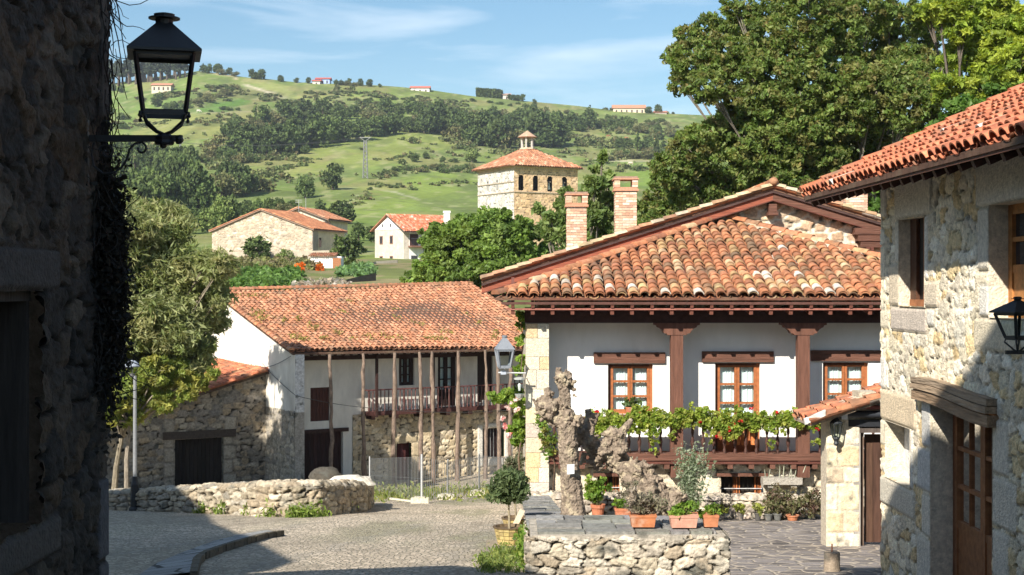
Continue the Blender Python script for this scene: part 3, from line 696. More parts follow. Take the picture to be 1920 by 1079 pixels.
mb.beam(P(168, 260, YN), P(342, 260, YN), 10*k, 12*k); mb.lathe(cb+Vector((0, 0, -58*k)), [(17*k, 0), (19*k, 4*k), (17*k, 9*k), (19*k, 15*k), (12*k, 20*k)], 8)
mb.blob(P(336, 262, YN), 9*k, 8, 6, .15); mb.blob(P(306, 274, YN), (7*k, 7*k, 5*k), 8, 5, 0); mb.box(XL, XL+.02, YN-.02, YN+.02, P(0, 350, YN).z, P(0, 225, YN).z)
def scroll(mb, px, py, r0, r1, a0, a1, rad, n=22, Y=YN):
    pts = [];
    for i in range(n):
        t = i/(n-1); a = a0+(a1-a0)*t; r = r0+(r1-r0)*t; pts.append(P(px+r*math.cos(a), py-r*math.sin(a), Y))
    mb.tube(pts, rad, 6)
mb.tube([P(*q, YN) for q in ((176, 268), (172, 290), (176, 312), (192, 325), (212, 325), (228, 314), (238, 298), (243, 280), (252, 270), (264, 267))], 2.3*k, 6)
scroll(mb, 264, 279, 12, 4, math.pi/2, math.pi/2-5.2, 2.2*k)
scroll(mb, 200, 286, 16, 4, math.pi*.9, math.pi*.9-7.0, 2.0*k); scroll(mb, 196, 240, 14, 13, -math.pi*.15, math.pi*.6, 1.6*k)
mb.build('bracket', M['metal'], wlr)
# ------------------------------------------------------------ main house
RED = (.135, .062, .042); REDD = (.115, .042, .03); ORG = (.40, .135, .045); ASH = [(.62, .52, .36), (.66, .60, .48), (.60, .46, .28), (.70, .64, .53), (.58, .50, .42)]
mf = Frame((0, 33.0), (1, 0), (0, -1))
mh = thing('timbered_house', 'white plastered house with red-brown timber posts, geranium balcony and weathered tiled hip roof', 'house', (5, 34, -5.5))
XR = 11.6
def mz(py, n=0): return (539.5-py)/F_*(33-n)
def mx_(px, n=0): return (px-960)/F_*(33-n)
WN = -.80                                              # upper wall sits .8 m behind the post plane
wins = []
for (a, b, c, e) in ((1140, 1224, 683, 777), (1341, 1425, 681, 856), (1543, 1628, 680, 772)): wins.append((mx_(a, WN), mx_(b, WN), mz(e, WN), mz(c, WN)))
mb = MB(); mb.facade(mf, mx_(1028), XR, mz(862, WN), mz(590, WN), wins, n=WN, depth=.20)
mb.bx(mf, XR-.02, XR, mz(970), mz(590), -8, WN); mb.bx(mf, mx_(1028)-.3, XR, mz(600), mz(590), -6, -5.9)
mb.build('plaster_wall', M['plaster'], mh)
# pier of squared stone at the left corner and long left flank
mb = MB(3); xa, xb = mx_(985.5), mx_(1029.5); z = mz(607); zb = mz(930); pat = 0
while z > zb:
    h = mb.r.uniform(.30, .46); z2 = max(z-h, zb-.2); sp = xa+(xb-xa)*mb.r.uniform(.35, .65)
    parts = [(xa, xb)] if pat % 3 == 1 else [(xa, sp), (sp, xb)]
    for (p, q) in parts:
        c = ASH[mb.r.randrange(5)]; mb.bx(mf, p+.004, q-.004, z2+.004, z-.004, -1.2, .0+mb.r.uniform(0, .012), jc(mb.r, .85, 1.1, c))
    z = z2; pat += 1
mb.bx(mf, xa+.02, xb-.02, zb-.1, mz(607), -1.1, -.03, (.5, .44, .35)); mb.bx(mf, xa+.0, xb, mz(980), zb-.15, -1.2, .06, (.42, .37, .3))
mb.build('corner_pier', M['stone'], mh)
mb = MB(); mb.bx(mf, xa+.01, xa+.3, -6.5, mz(600), -9, -1.15, (.5, .44, .35)); mb.build('side_wall', M['stone'], mh)
# basement and plinth under the balcony
bw = [(mx_(1120, -.3), mx_(1162, -.3), mz(928, -.3), mz(893, -.3)), (mx_(1351, -.3), mx_(1431, -.3), mz(930, -.3), mz(893, -.3))]
u0 = mx_(1029, -.3); zz0 = -5.9
stones('basement_wall', planemap(mf, u0, zz0, -.3), XR-u0-2.2, mz(868)-zz0, .36, .24, .03, 21, .03, [(.66, .57, .42), (.70, .62, .48), (.60, .50, .35), (.68, .63, .54)], (.60, .53, .42), M['stone'], mh,
       holes=[(w[0]-u0, w[1]-u0, w[2]-zz0, w[3]-zz0) for w in bw],
       blocks=[(bw[0][1]-u0, bw[0][2]-zz0, bw[0][1]-u0+.35, bw[0][3]-zz0, (.68, .6, .45)), (bw[1][0]-u0-.8, bw[1][2]-zz0, bw[1][0]-u0, bw[1][3]-zz0, (.70, .62, .47)), (.1, bw[0][2]-zz0, bw[0][0]-u0, bw[0][3]-zz0, (.66, .58, .44))])
for w in bw:
    mb = MB(); mb.bx(mf, w[0], w[1], w[2]-.1, w[3], -.62, -.58, (.03, .025, .02))
    n_ = 2
    for i in range(n_):
        cx = w[0]+(w[1]-w[0])*(i+.92)/n_
        for dx in (-.11, -.05, .01): mb.bx(mf, cx+dx-.02, cx+dx+.015, w[2], w[3]-.05, -.57, -.50, ORG)
    for i in range(9): mb.bx(mf, w[0]+(w[1]-w[0])*i/9, w[0]+(w[1]-w[0])*i/9+.012, w[2], w[3]-.02, -.5, -.488, (.03, .025, .02))
    mb.bx(mf, w[0], w[1], w[2]+.14, w[2]+.155, -.47, -.455, (.6, .6, .6))
    mb.bx(mf, w[0]-.1, w[1]+.1, w[3]-.0, w[3]+.075, -.58, -.22, RED); mb.build('cellar_window', M['wood'], mh)
f_, L_ = linemap([(mx_(992), 32.72, -5.75, -4.78), (8.0, 32.6, -5.8, -4.83)], .97, .45)
pw = stones('plinth_wall', f_, L_, 1.42, .24, .15, .028, 33, .06, [(.50, .43, .33), (.42, .36, .29), (.56, .49, .38), (.36, .31, .26), (.48, .40, .33)], (.36, .31, .24), M['stone_lichen'], None)
tag(pw, 'low rough stone wall along the foot of the white timbered house', 'low wall')
# posts, capitals, beam
for i, (a, b) in enumerate(((1258, 1281), (1496, 1518.5))):
    mb = MB(); mb.bx(mf, mx_(a), mx_(b), mz(896), mz(624), -.26, 0, RED)
    cx = (mx_(a)+mx_(b))/2; s = (mx_(b)-mx_(a))/2
    prof = [(-.53, 0), (-.53, -.045), (-.47, -.055), (-.45, -.10), (-.40, -.12), (-.34, -.17), (-.30, -.24), (-.24, -.245), (-.22, -.28), (.22, -.28), (.24, -.245), (.30, -.24), (.34, -.17), (.40, -.12), (.45, -.10), (.47, -.055), (.53, -.045), (.53, 0)]
    mb.extrude([mf.pt(cx+x, mz(606)+z+.0, .015) for x, z in prof], (0, .29, 0), RED); mb.build('post', M['wood_v'], mh)
mb = MB(); mb.bx(mf, mx_(984), XR, mz(606), mz(577), -.30, -.02, (.05, .022, .017)); mb.build('wall_plate', M['wood'], mh)  # eave shade is put into the beam's darker colour
# window lintels, windows
for (a, b, c, e) in ((1113, 1247, 661, 681), (1316, 1450, 659, 679), (1520, 1668, 657, 677)):
    mb = MB(); mb.bx(mf, mx_(a, WN), mx_(b, WN), mz(e, WN), mz(c, WN), WN-.1, WN+.07, RED); mb.build('lintel', M['wood_h'], mh)
def casement(root, fr, u0, u1, z0, z1, n, rows=3, panel=0, fw=.075, col=ORG, curtain=True, name='window', glass='glass', leaves=2, mull=0, dk=(.09, .035, .02)):
    mb = MB(); mb.col = col; d = .06
    mb.bx(fr, u0, u0+fw, z0, z1, n-d, n, dk if curtain else col); mb.bx(fr, u1-fw, u1, z0, z1, n-d, n)
    mb.bx(fr, u0+fw, u1-fw, z1-fw*.9, z1, n-d, n, dk if curtain else col); mb.bx(fr, u0+fw, u1-fw, z0, z0+fw*.9, n-d, n)
    W_ = (u1-u0-2*fw)/leaves; z0p = z0+fw*.9
    for i in range(leaves):
        a = u0+fw+W_*i; b = a+W_; s = fw*.85; q = n-.015
        mb.bx(fr, a+.004, a+s, z0p, z1-fw*.9, q-d, q+.02); mb.bx(fr, b-s, b-.004, z0p, z1-fw*.9, q-d, q+.02)
        zs = z0p+panel
        if panel: mb.bx(fr, a+s, b-s, z0p, zs, q-d+.01, q)
        for k in range(rows+1):
            zc = zs+(z1-fw*.9-zs)*k/rows; hh = .026 if 0 < k < rows else .045
            mb.bx(fr, a+s, b-s, max(zc-hh, z0p+.002), min(zc+hh, z1-fw*.9-.002), q-d*.7, q+.012)
        for k in range(mull): uc = a+s+(b-a-2*s)*(k+1)/(mull+1); mb.bx(fr, uc-.014, uc+.014, zs, z1-fw*.9, q-d*.6, q+.008)
    w = mb.build(name, M['wood'], root)
    g = MB(); g.bx(fr, u0+fw, u1-fw, z0p+panel, z1-fw*.9, n-d*.75, n-d*.75+.004); g.build('pane', M[glass], w)
    if curtain:
        g = MB(); zc0, zc1 = z0p+panel, z1-fw; N_ = 60; g.col = (1, 1, 1)
        prev = None
        for i in range(N_+1):
            u = u0+fw+(u1-u0-2*fw)*i/N_; nn = n-.13+.016*math.sin(i*1.15+math.sin(i*.37)*2)
            p = (fr.pt(u, zc0, nn), fr.pt(u, zc1, nn))
            if prev: g.quad(prev[0], p[0], p[1], prev[1])
            prev = p
        g.build('curtain', M['cloth'], w, smooth=True)
    return w
for i, w in enumerate(wins):
    casement(mh, mf, w[0], w[1], w[2], w[3], WN-.10, rows=3, panel=(.75 if i == 1 else 0), fw=.07, col=(.33, .115, .042))
    mb = MB(); mb.bx(mf, w[0]-.05, w[1]+.05, w[2]-.06, w[2]-.002, WN-.15, WN+.05, RED)
    if i != 1: mb.build('window_sill', M['wood'], mh)
# balcony
bal = MB(); ub0, ub1 = mx_(1030), mx_(1700)
bal.bx(mf, ub0, ub1, mz(864), mz(851), -.30, .02, RED); bal.bx(mf, ub0, ub1, mz(870), mz(866), -.30, .07, REDD); bal.bx(mf, ub0, ub1, mz(864.5), mz(853), -.79, -.31, REDD)
bal.bx(mf, ub0, ub1, mz(791), mz(782), -.14, .03, RED)
bfl = bal.build('balcony', M['wood_h'], mh)
prof = [(.034, 0), (.034, .10), (.022, .115), (.022, .15), (.036, .21), (.045, .27), (.030, .36), (.018, .42), (.026, .45), (.036, .50), (.028, .60), (.020, .68), (.034, .70), (.034, .765)]
u = ub0+.12; kpost = [mx_(1269), mx_(1507)]
mb = MB()
while u < ub1:
    if min(abs(u-k) for k in kpost) > .2:
        mb = MB(); zb_ = mz(851); hh = mz(791)-zb_
        mb.lathe(mf.pt(u, zb_, -.06), [(r*1.05, z*hh/.765) for r, z in prof], 8, (.075, .035, .026)); mb.build('baluster', M['wood'], bfl, smooth=True)
    u += .247
for i in range(16):
    px = 1052+i*39.6; mb = MB(); mb.bx(mf, mx_(px)-.06, mx_(px)+.06, mz(879), mz(870.5), -.55, .055, RED); mb.build('joist', M['wood'], bfl)
# eave: boards, rafter tails, batten
ZE = -.24; YE = 32.36; PA = Vector((5.61, 37.9, 1.80))
E0 = Vector((-.38, YE, ZE)); E1 = Vector((11.65, YE, ZE))
mb = MB(9)
for i in range(27):
    x = .02+i*.4537
    mb.beam((x, YE+.06, ZE-.18), (x, YE+1.9, ZE-.18+.62), .075, .10, (.17, .065, .045)); mb.beam((x, YE+.14, ZE-.33), (x, YE+.75, ZE-.25), .085, .10, (.16, .06, .04))
rt = mb.build('rafter_tail', M['wood'], mh); rt['kind'] = 'stuff'
mb = MB(); mb.box(-.24, 11.6, YE+.035, YE+.055, ZE-.15, ZE-.09, (.10, .045, .035)); mb.box(-.14, 11.6, YE+.10, YE+.14, ZE-.275, ZE-.235, (.30, .12, .09)); mb.build('eave_batten', M['wood'], mh)
# hip roof over the front
rf = MB(); SL = (PA.x-E0.x)/(E1.x-E0.x)
deck(rf, E0, E1, PA-Vector((.01, 0, 0)), PA+Vector((.01, 0, 0)), .05, .0, (.14, .06, .04))
hl = lambda s, v: (s*12.03 > v*5.99+.05) and (s*12.03 < 12.03-v*6.04-.05)
tiles(rf, E0, E1, E0+Vector((0, PA.y-YE, PA.z-ZE)), E1+Vector((0, PA.y-YE, PA.z-ZE)), 48, 22, TP_OLD, clip=hl, seed=7, light=.012, rk=.43)
# heavier eave course, second layer band
tiles(rf, E0+Vector((0, -.03, .035)), E1+Vector((0, -.03, .035)), E0+Vector((0, 1.33, .54)), E1+Vector((0, 1.33, .54)), 48, 5, TP_OLD+[(.55, .40, .2), (.6, .5, .4)], clip=lambda s, v: (s*12.03 > v*1.5+.05) and s*12.03 < 11.95-v*1.5, seed=17, light=.09, rk=.43, chan=False)
ridge_tiles(rf, E0+Vector((0, .02, .06)), PA+Vector((0, 0, .10)), .12, 21, TP_OLD, 4); ridge_tiles(rf, E1+Vector((0, 0, .06)), PA+Vector((0, 0, .10)), .12, 21, TP_OLD, 6)
rf.blob(PA+Vector((0, -.02, .2)), (.12, .12, .13), 8, 5, .1, (.3, .17, .1))
# left and right hips (seen only from the side)
for s_ in (0, 1):
    a = E0 if s_ == 0 else E1; b = a+Vector((0, 5.5, 0)); rf.poly([a, b, PA], (.36, .16, .1))
fr_ = rf.build('front_roof', M['tile'], mh, smooth=True, sharp=50)
# high gable behind
GA = Vector((6.87, 37.4, 2.62)); GL = Vector((-.80, 37.4, .17)); GR = Vector((14.0, 37.4, .48))
gm = MB()
for (e, sg) in ((GL, 1), (GR, -1)):
    dv = Vector((0, 9, 0)); deck(gm, e, e+dv, GA, GA+dv, .06, .0)
    tiles(gm, e, e+dv, GA, GA+dv, 34, 26 if sg > 0 else 24, TP_OLD+[(.5, .36, .2)]*4, seed=31+sg, seg=5, light=.02)
    ridge_tiles(gm, e+Vector((0, -.02, .05)), GA+Vector((0, -.02, .06)), .10, 24, [(.50, .38, .24), (.46, .28, .17), (.42, .22, .13), (.55, .45, .32)], 8+sg)
ridge_tiles(gm, GA+Vector((0, -.05, .1)), GA+Vector((0, 9, .1)), .13, 24, TP_OLD, 3); gm.blob(GA+Vector((0, -.08, .16)), (.13, .12, .12), 8, 5, .1, (.34, .18, .1))
gm.build('gable_roof', M['tile'], mh, smooth=True, sharp=50)
gb = MB()
for e in (GL, GR):
    up = Vector((0, 0, 1))
    for (o0, o1, y0, y1, c) in ((-.07, -.13, -.02, .10, (.07, .04, .035)), (-.12, -.31, .05, .12, (.27, .085, .05) if e is GL else RED), (-.31, -.34, .03, .14, REDD)):  # left board coloured brighter orange to carry the sunlight on it
        a, b = e, GA
        gb.hexa([a+up*o1+Vector((0, y0, 0)), b+up*o1+Vector((0, y0, 0)), b+up*o1+Vector((0, y1, 0)), a+up*o1+Vector((0, y1, 0)),
                 a+up*o0+Vector((0, y0, 0)), b+up*o0+Vector((0, y0, 0)), b+up*o0+Vector((0, y1, 0)), a+up*o0+Vector((0, y1, 0))], c)
gb.box(GA.x-.10, GA.x+.10, 37.42, 37.76, GA.z-.62, GA.z-.42, RED); gb.box(GA.x-.13, GA.x+.13, 37.36, 37.76, GA.z-.72, GA.z-.62, RED)
zc = lambda px, py: P(px, py, 37.5)
q = zc(1602, 428); 
for k_, (w_, t_) in enumerate(((0, 12), (.08, 12), (.16, 14))): gb.box(q.x+w_, q.x+2.4, 37.40+k_*.03, 37.95, q.z-.17*(k_+1)-.0, q.z-.17*k_, tuple(c*(1-.12*k_) for c in RED))
gb.box(q.x+.42, q.x+.50, 37.45, 37.95, q.z-.9, q.z-.5, REDD); gb.box(q.x+.30, q.x+.40, 37.40, 37.95, q.z-.62, q.z-.5, REDD)
gb.build('barge_board', M['wood_h'], mh)
gw_u0 = -.4; 
def gtop(u): return np.where(u < GA.x, GA.z-.2+(u-GA.x)*(GA.z-GL.z)/(GA.x-GL.x), GA.z-.2-(u-GA.x)*(GA.z-GR.z)/(GR.x-GA.x))
gf = Frame((0, 37.78), (1, 0), (0, -1))
stones('gable_wall', planemap(gf, .6, -.6), 9.4, 3.4, .44, .30, .032, 41, .035, [(.48, .33, .21), (.54, .38, .25), (.42, .30, .21), (.58, .45, .30), (.50, .38, .27)], (.68, .62, .50), M['stone'], mh,
       keep=lambda u, v: v-.6 < gtop(u+.6), edge=(.12, .26))
# chimneys
def chimney(a, b, top, bot, Y, lab, slot=True):
    k = Y/F_; x0, x1 = (a-960)*k, (b-960)*k; zt, zb_ = (539.5-top)*k, (539.5-bot)*k-.5; w = x1-x0
    c = thing('chimney', lab, 'chimney', ((x0+x1)/2, Y, zb_), 'brick chimneys on the tiled roof')
    mb = MB(int(a)); bh = .075; z = zb_; row = 0; pal = [(.56, .35, .24), (.64, .46, .34), (.52, .31, .21), (.68, .56, .44), (.60, .42, .30)]
    body_top = zt-.42 if slot else zt-.1
    y0, y1 = Y, Y+w*.9
    mb.box(x0+.012, x1-.012, y0+.012, y1-.012, zb_, body_top, (.55, .48, .40))
    while z+bh < body_top+.01:
        for s in range(4):
            L_ = w if s % 2 == 0 else w*.9; n_ = 3; off = .5*(row % 2); xs = [0]+[(j+off)/n_ for j in range(0 if off else 1, n_)]+[1]
            for p, q in zip(xs[:-1], xs[1:]):
                if q-p < .02: continue
                c_ = jc(mb.r, .85, 1.15, pal[mb.r.randrange(5)]); g = .006
                if s == 0: mb.box(x0+p*w+g, x0+q*w-g, y0-.002, y0+.01, z+g, z+bh-g, c_)
                if s == 1: mb.box(x1-.01, x1+.002, y0+p*L_+g, y0+q*L_-g, z+g, z+bh-g, c_)
                if s == 3: mb.box(x0-.002, x0+.01, y0+p*L_+g, y0+q*L_-g, z+g, z+bh-g, c_)
        z += bh; row += 1
    if slot:
        c1 = (.52, .27, .17)
        mb.box(x0-.05, x1+.05, y0-.05, y1+.05, body_top, body_top+.06, c1); mb.box(x0-.02, x1+.02, y0-.02, y1+.02, body_top+.06, body_top+.11, (.45, .24, .15))
        for (p, q) in ((x0-.03, x0+.13), (x1-.13, x1+.03)):
            for (s, t_) in ((y0-.03, y0+.13), (y1-.13, y1+.03)):
                for j in range(3): mb.box(p, q, s, t_, body_top+.11+j*.07, body_top+.175+j*.07, jc(mb.r, .85, 1.15, pal[mb.r.randrange(5)]))
        mb.box(x0-.06, x1+.06, y0-.06, y1+.06, body_top+.325, body_top+.365, (.48, .25, .16)); mb.box(x0-.03, x1+.03, y0-.03, y1+.03, body_top+.365, body_top+.42, (.3, .2, .15))
    else: mb.box(x0-.05, x1+.05, y0-.05, y1+.05, body_top, zt, (.5, .3, .2))
    mb.build('stack', M['brick'], c); return c
chimney(1063, 1100, 360, 478, 40, 'left and lower of the two slotted brick chimneys above the gable roof'); chimney(1154, 1194, 331, 450, 41, 'taller slotted brick chimney rising right of its twin above the gable roof')
chimney(1586, 1627, 354, 400, 43, 'short brick chimney top peeping out under the right roof overhang', False)
# potted plant on the first window sill
LG = [(.16, .28, .04), (.12, .22, .03), (.22, .34, .06), (.10, .18, .03), (.26, .33, .07)]
def potted(name, lab, cat, base, w, h, d=None, rect=False, plant='leafy', pr=(.2, .2, .25), n=420, ls=.05, pal=LG, seed=1, potcol=(.46, .17, .09), group='potted plants', flowers=None, up=.1, elong=1.4):
    rt = thing(name, lab, cat, tuple(base), group); b = Vector(base); mb = MB(seed); mb.col = potcol
    if rect:
        d = d or w*.4; p = []
        for zz, s in ((0, .86), (h*.82, .97), (h*.82, 1.03), (h, 1.05)):
            p.append([b+Vector((sx*w/2*s, sy*d/2*s, zz)) for sx, sy in ((-1, -1), (1, -1), (1, 1), (-1, 1))])
        for a_, c_ in zip(p[:-1], p[1:]): mb.hexa(a_+c_)
    else: mb.lathe(b, [(w*.34, 0), (w*.44, h*.78), (w*.5, h*.79), (w*.51, h), (w*.42, h), (w*.40, h*.85)], 14)
    mb.build('pot', M['pot'], rt)
    rg = np.random.default_rng(seed); c0 = np.array(b)+np.array((0, 0, h+pr[2]*.75))
    if plant == 'leafy':
        bl = [(c0+rg.normal(size=3)*np.array(pr)*.35, tuple(x*.6 for x in pr)) for _ in range(5)]
        C_, cc = cluster_pts(bl, n, rg, sub=.45, nsub=9, pal=pal, inner=.3)
    else:                                              # spiky upright stems
        ns = max(20, n//18); C_ = []; cc = []
        pl = np.array(pal)
        for i in range(ns):
            dr = rg.normal(size=2)*.45; tt = rg.random(18)**.8; L_ = pr[2]*(1.0+.7*rg.random())
            q = np.array(b)+np.array((0, 0, h*.95))+np.stack([dr[0]*pr[0]*(.5+tt*1.1), dr[1]*pr[1]*(.5+tt*1.1), tt*L_], 1)+rg.normal(size=(18, 3))*.012
            C_.append(q); cc.append(pl[rg.integers(0, len(pl), 18)]*(.8+.4*rg.random((18, 1))))
        C_ = np.concatenate(C_); cc = np.concatenate(cc)
    if flowers:
        m = rg.random(len(C_)) < flowers[1]; cc[m] = flowers[0]
    m = C_[:, 2] > b.z+h*.5
    leafmesh('foliage', C_[m], ls, cc[m], M['leaf'], rt, elong=elong, seed=seed)
    st = MB(seed)
    st.col = (.14, .13, .06); st.lathe(b+Vector((0, 0, h*.86)), [(w*.40, 0), (w*.2, .01)], 10, (.05, .035, .025)) if not rect else st.rbox(b+Vector((0, 0, h*.9)), (w*.9, (d or .2)*.85, .02), None, (.05, .035, .025))
    for i in range(7): st.tube([b+Vector((0, 0, h*.85)), b+Vector((rg.normal()*pr[0]*.4, rg.normal()*pr[1]*.4, h+pr[2]*rg.uniform(.4, 1.2)))], [.006, .003], 4)
    st.build('stem', M['bark'], rt)
    return rt
potted('flower_pot', 'small terracotta pot with a green plant on the sill of the left casement window', 'flower pot', mf.pt(mx_(1181, WN), wins[0][2]+.0, WN-.035), .22, .17, pr=(.17, .1, .16), n=260, ls=.05, pal=[(.10, .17, .05), (.07, .13, .04), (.14, .2, .06)], seed=3)
# geraniums trailing over the balustrade
rg = np.random.default_rng(12); ger = thing('trailing_geranium', 'bright green trailing geranium with red blooms hanging over the timber balcony rail', 'plant', mf.pt(5, mz(785), .05))
bl = []
for i in range(210):
    px = rg.uniform(1105, 1552); top = 778+rg.normal()*4; dp = 15+15*math.sin(px*.045)*math.sin(px*.017+1)+rg.uniform(-4, 10)
    py = top+rg.random()*max(dp, 8)*1.15; rr = .12+rg.random()*.08
    bl.append((mf.pt(mx_(px), mz(py), .08+rg.random()*.12), (rr, rr*.6, rr*.9)))
for px, py in ((1228, 840), (1226, 826), (1222, 812), (1195, 806), (1262, 818), (1332, 822), (1445, 830), (1412, 790), (1530, 828), (1120, 815), (1102, 800), (1300, 765), (1282, 770), (1380, 764), (1190, 768)): bl.append((mf.pt(mx_(px), mz(py), .1), (.12, .08, .13)))
C_, cc = cluster_pts(bl, 21000, rg, sub=.5, nsub=5, pal=[(.28, .38, .05), (.20, .30, .04), (.36, .44, .08), (.14, .23, .035), (.40, .42, .10)], inner=.2)
leafmesh('foliage', C_, .055, cc, M['leaf'], ger, elong=1.1, seed=5)
fb = [(mf.pt(mx_(px), mz(py), .22), (.05, .04, .05)) for px, py in ((1118, 771), (1366, 775), (1372, 796), (1405, 764), (1386, 790), (1530, 803), (1452, 771), (1364, 803), (1340, 818), (1310, 790))]
C_, cc = cluster_pts(fb, 260, rg, sub=.6, nsub=4, pal=[(.6, .03, .02), (.7, .06, .04), (.5, .02, .03)], inner=.1)
leafmesh('blossom', C_, .045, cc, M['leaf'], ger, elong=1.0, seed=9)

for px, lb in ((1364, 'leftmost added orange pot standing for the lit balcony door panel between the balusters'), (1384, 'second added orange pot standing for the lit balcony door panel between the balusters'), (1399, 'third added orange pot standing for the lit balcony door panel between the balusters'), (1417, 'rightmost added orange pot standing for the lit balcony door panel between the balusters')):  # pots added to stand for the lit door panel between the balusters
    o_ = thing('added_pot', lb, 'flower pot', mf.pt(mx_(px), mz(836), -.22), 'added orange pots standing for the lit door panel'); mb = MB(px); mb.lathe(mf.pt(mx_(px), mz(836), -.22), [(.075, 0), (.105, .33), (.115, .33), (.115, .38), (.09, .38)], 12, (.55, .19, .06)); mb.build('pot', M['pot'], o_)
    rg = np.random.default_rng(px); C_, cc = cluster_pts([(mf.pt(mx_(px), mz(836)+.46, -.2), (.13, .1, .12))], 160, rg, pal=[(.2, .3, .05)], inner=.1); leafmesh('foliage', C_, .05, cc, M['leaf'], o_, seed=2)
M['wood_h2'] = surf('wood_h2', nscale=11, namt=.5, bump=1, bscale=20, bdist=.03, rough=.85, stretch=(1.6, .14, 1.6))
# ------------------------------------------------------------ right house: long stone facade beside the street
XF = 5.6; rfm = Frame((XF, 21.5), (0, -1), (-1, 0))
rh = thing('cut_stone_house', 'pale rubble stone house on the right with orange tiled overhanging roof and glazed wooden door', 'house', (XF+2, 18, -4))
RP_ = [(.78, .62, .36), (.84, .75, .56), (.82, .72, .53), (.74, .56, .31), (.86, .80, .66), (.80, .71, .56), (.72, .64, .50)]
ZB = -4.9; LU = 9.5
w1 = (rfm.u(1690), rfm.u(1735), rfm.z(1712, 573), rfm.z(1712, 406)); w1 = (w1[0], w1[1]+.08, -.27, .98)
w2 = (rfm.u(1860), 7.6, -.35, .96); dr = (rfm.u(1750), rfm.u(1861)+.1, -4.75, -1.52); ni = (rfm.u(1664), rfm.u(1711), -2.82, -1.98)
GR_ = (.78, .74, .66); CR = (.84, .74, .56); GY = (.70, .64, .53)
bk = []
def B_(u0, u1, z0, z1, c): bk.append((u0, z0-ZB, u1, z1-ZB, c))
zq = 1.6; k = 0
for (h_, w_, c) in ((.55, .35, GR_), (.42, .62, CR), (.5, .3, CR), (.45, .4, GR_), (.3, .6, CR), (.4, .28, CR), (.5, .35, GR_), (.45, .3, CR), (.4, .5, CR), (.45, .3, GR_)):
    B_(0, w_*.9, zq-h_, zq, c) if k % 2 == 0 else None; zq -= h_; k += 1
B_(w1[0]-.25, w1[1]+.3, w1[3], w1[3]+.62, GY); B_(w1[0]-.22, w1[0], .35, w1[3], GY); B_(w1[0]-.55, w1[0], -.27, .34, (.66, .56, .42)); B_(w1[1], w1[1]+.16, .1, w1[3], GR_); B_(w1[1], w1[1]+.62, -.27, .09, (.70, .60, .46))
B_(w1[0]-.45, w1[1]+.1, w1[2]-.36, w1[2]-.01, (.60, .52, .44)); B_(w1[1]+.1, w1[1]+.42, w1[2]-.25, w1[2]-.01, GR_)
B_(w2[0]-.42, w2[0], .2, .95, GY); B_(w2[0]-.52, w2[0], -.3, .19, CR); B_(w2[0]-.5, w2[1], .96, 1.6, GY); B_(w2[0]-.55, w2[0]+.9, -.75, -.36, (.70, .62, .47)); B_(w2[0]-.35, w2[0], -.35, .05, GR_)
B_(ni[0]-.28, ni[1]+.28, ni[3], ni[3]+.46, (.70, .57, .40)); B_(ni[0]-.3, ni[1]+.22, ni[2]-.42, ni[2], (.62, .57, .47)); B_(ni[1], ni[1]+.15, ni[2], ni[3], GR_)
for (z0, z1, w_, c) in ((-2.15, -1.5, .42, (.6, .58, .54)), (-2.75, -2.17, .62, (.62, .60, .56)), (-3.35, -2.77, .42, GY), (-4.0, -3.37, .66, GY), (-4.9, -4.02, .45, GY)):
    B_(dr[0]-w_, dr[0], z0, z1, c); B_(dr[1], dr[1]+w_*1.3, z0, z1, GY)
stones('facade_wall', planemap(rfm, 0, ZB), LU, 1.75-ZB, .30, .18, .026, 51, .036, RP_, (.66, .58, .44), M['stone'], rh, blocks=bk,
       holes=[(a, b, c-ZB, d-ZB) for a, b, c, d in (w1, w2, dr, ni)], edge=(.0, .10), warp=.6, lump=.4, pits=.46)
mb = MB(); mb.col = (.66, .60, .48)
mb.facade(rfm, .0, LU, ZB, 1.7, [w1, w2, (dr[0], dr[1], dr[2], dr[3]), ni], n=.005, depth=.20)
v_ = MB()
for (a, b, c, d), dp in ((w1, .18), (w2, .2), (dr, .27), (ni, .26)):
    for (p, q) in (((a, c), (a, d)), ((b, d), (b, c)), ((a, d), (b, d)), ((b, c), (a, c))):
        v_.quad(rfm.pt(p[0], p[1], .04), rfm.pt(q[0], q[1], .04), rfm.pt(q[0], q[1], -dp), rfm.pt(p[0], p[1], -dp), (.66, .59, .47))
v_.bx(rfm, ni[0], ni[1], ni[2], ni[3], -.28, -.25, (.72, .72, .70)); v_.build('reveal', M['stone'], rh)
mb = MB(); mb.col = (.6, .54, .42); mb.quad((XF, 21.5, ZB), (XF+7, 21.5, ZB), (XF+7, 21.5, 3.2), (XF, 21.5, 1.72)); mb.quad((XF, 12, ZB), (XF, 6, ZB), (XF, 6, 1.7), (XF, 12, 1.7)); mb.poly([(XF+7, 6, ZB), (XF+7, 21.5, ZB), (XF+7, 21.5, 3.2), (XF+7, 6, 3.2)])
mb.build('side_wall', M['stone'], rh)
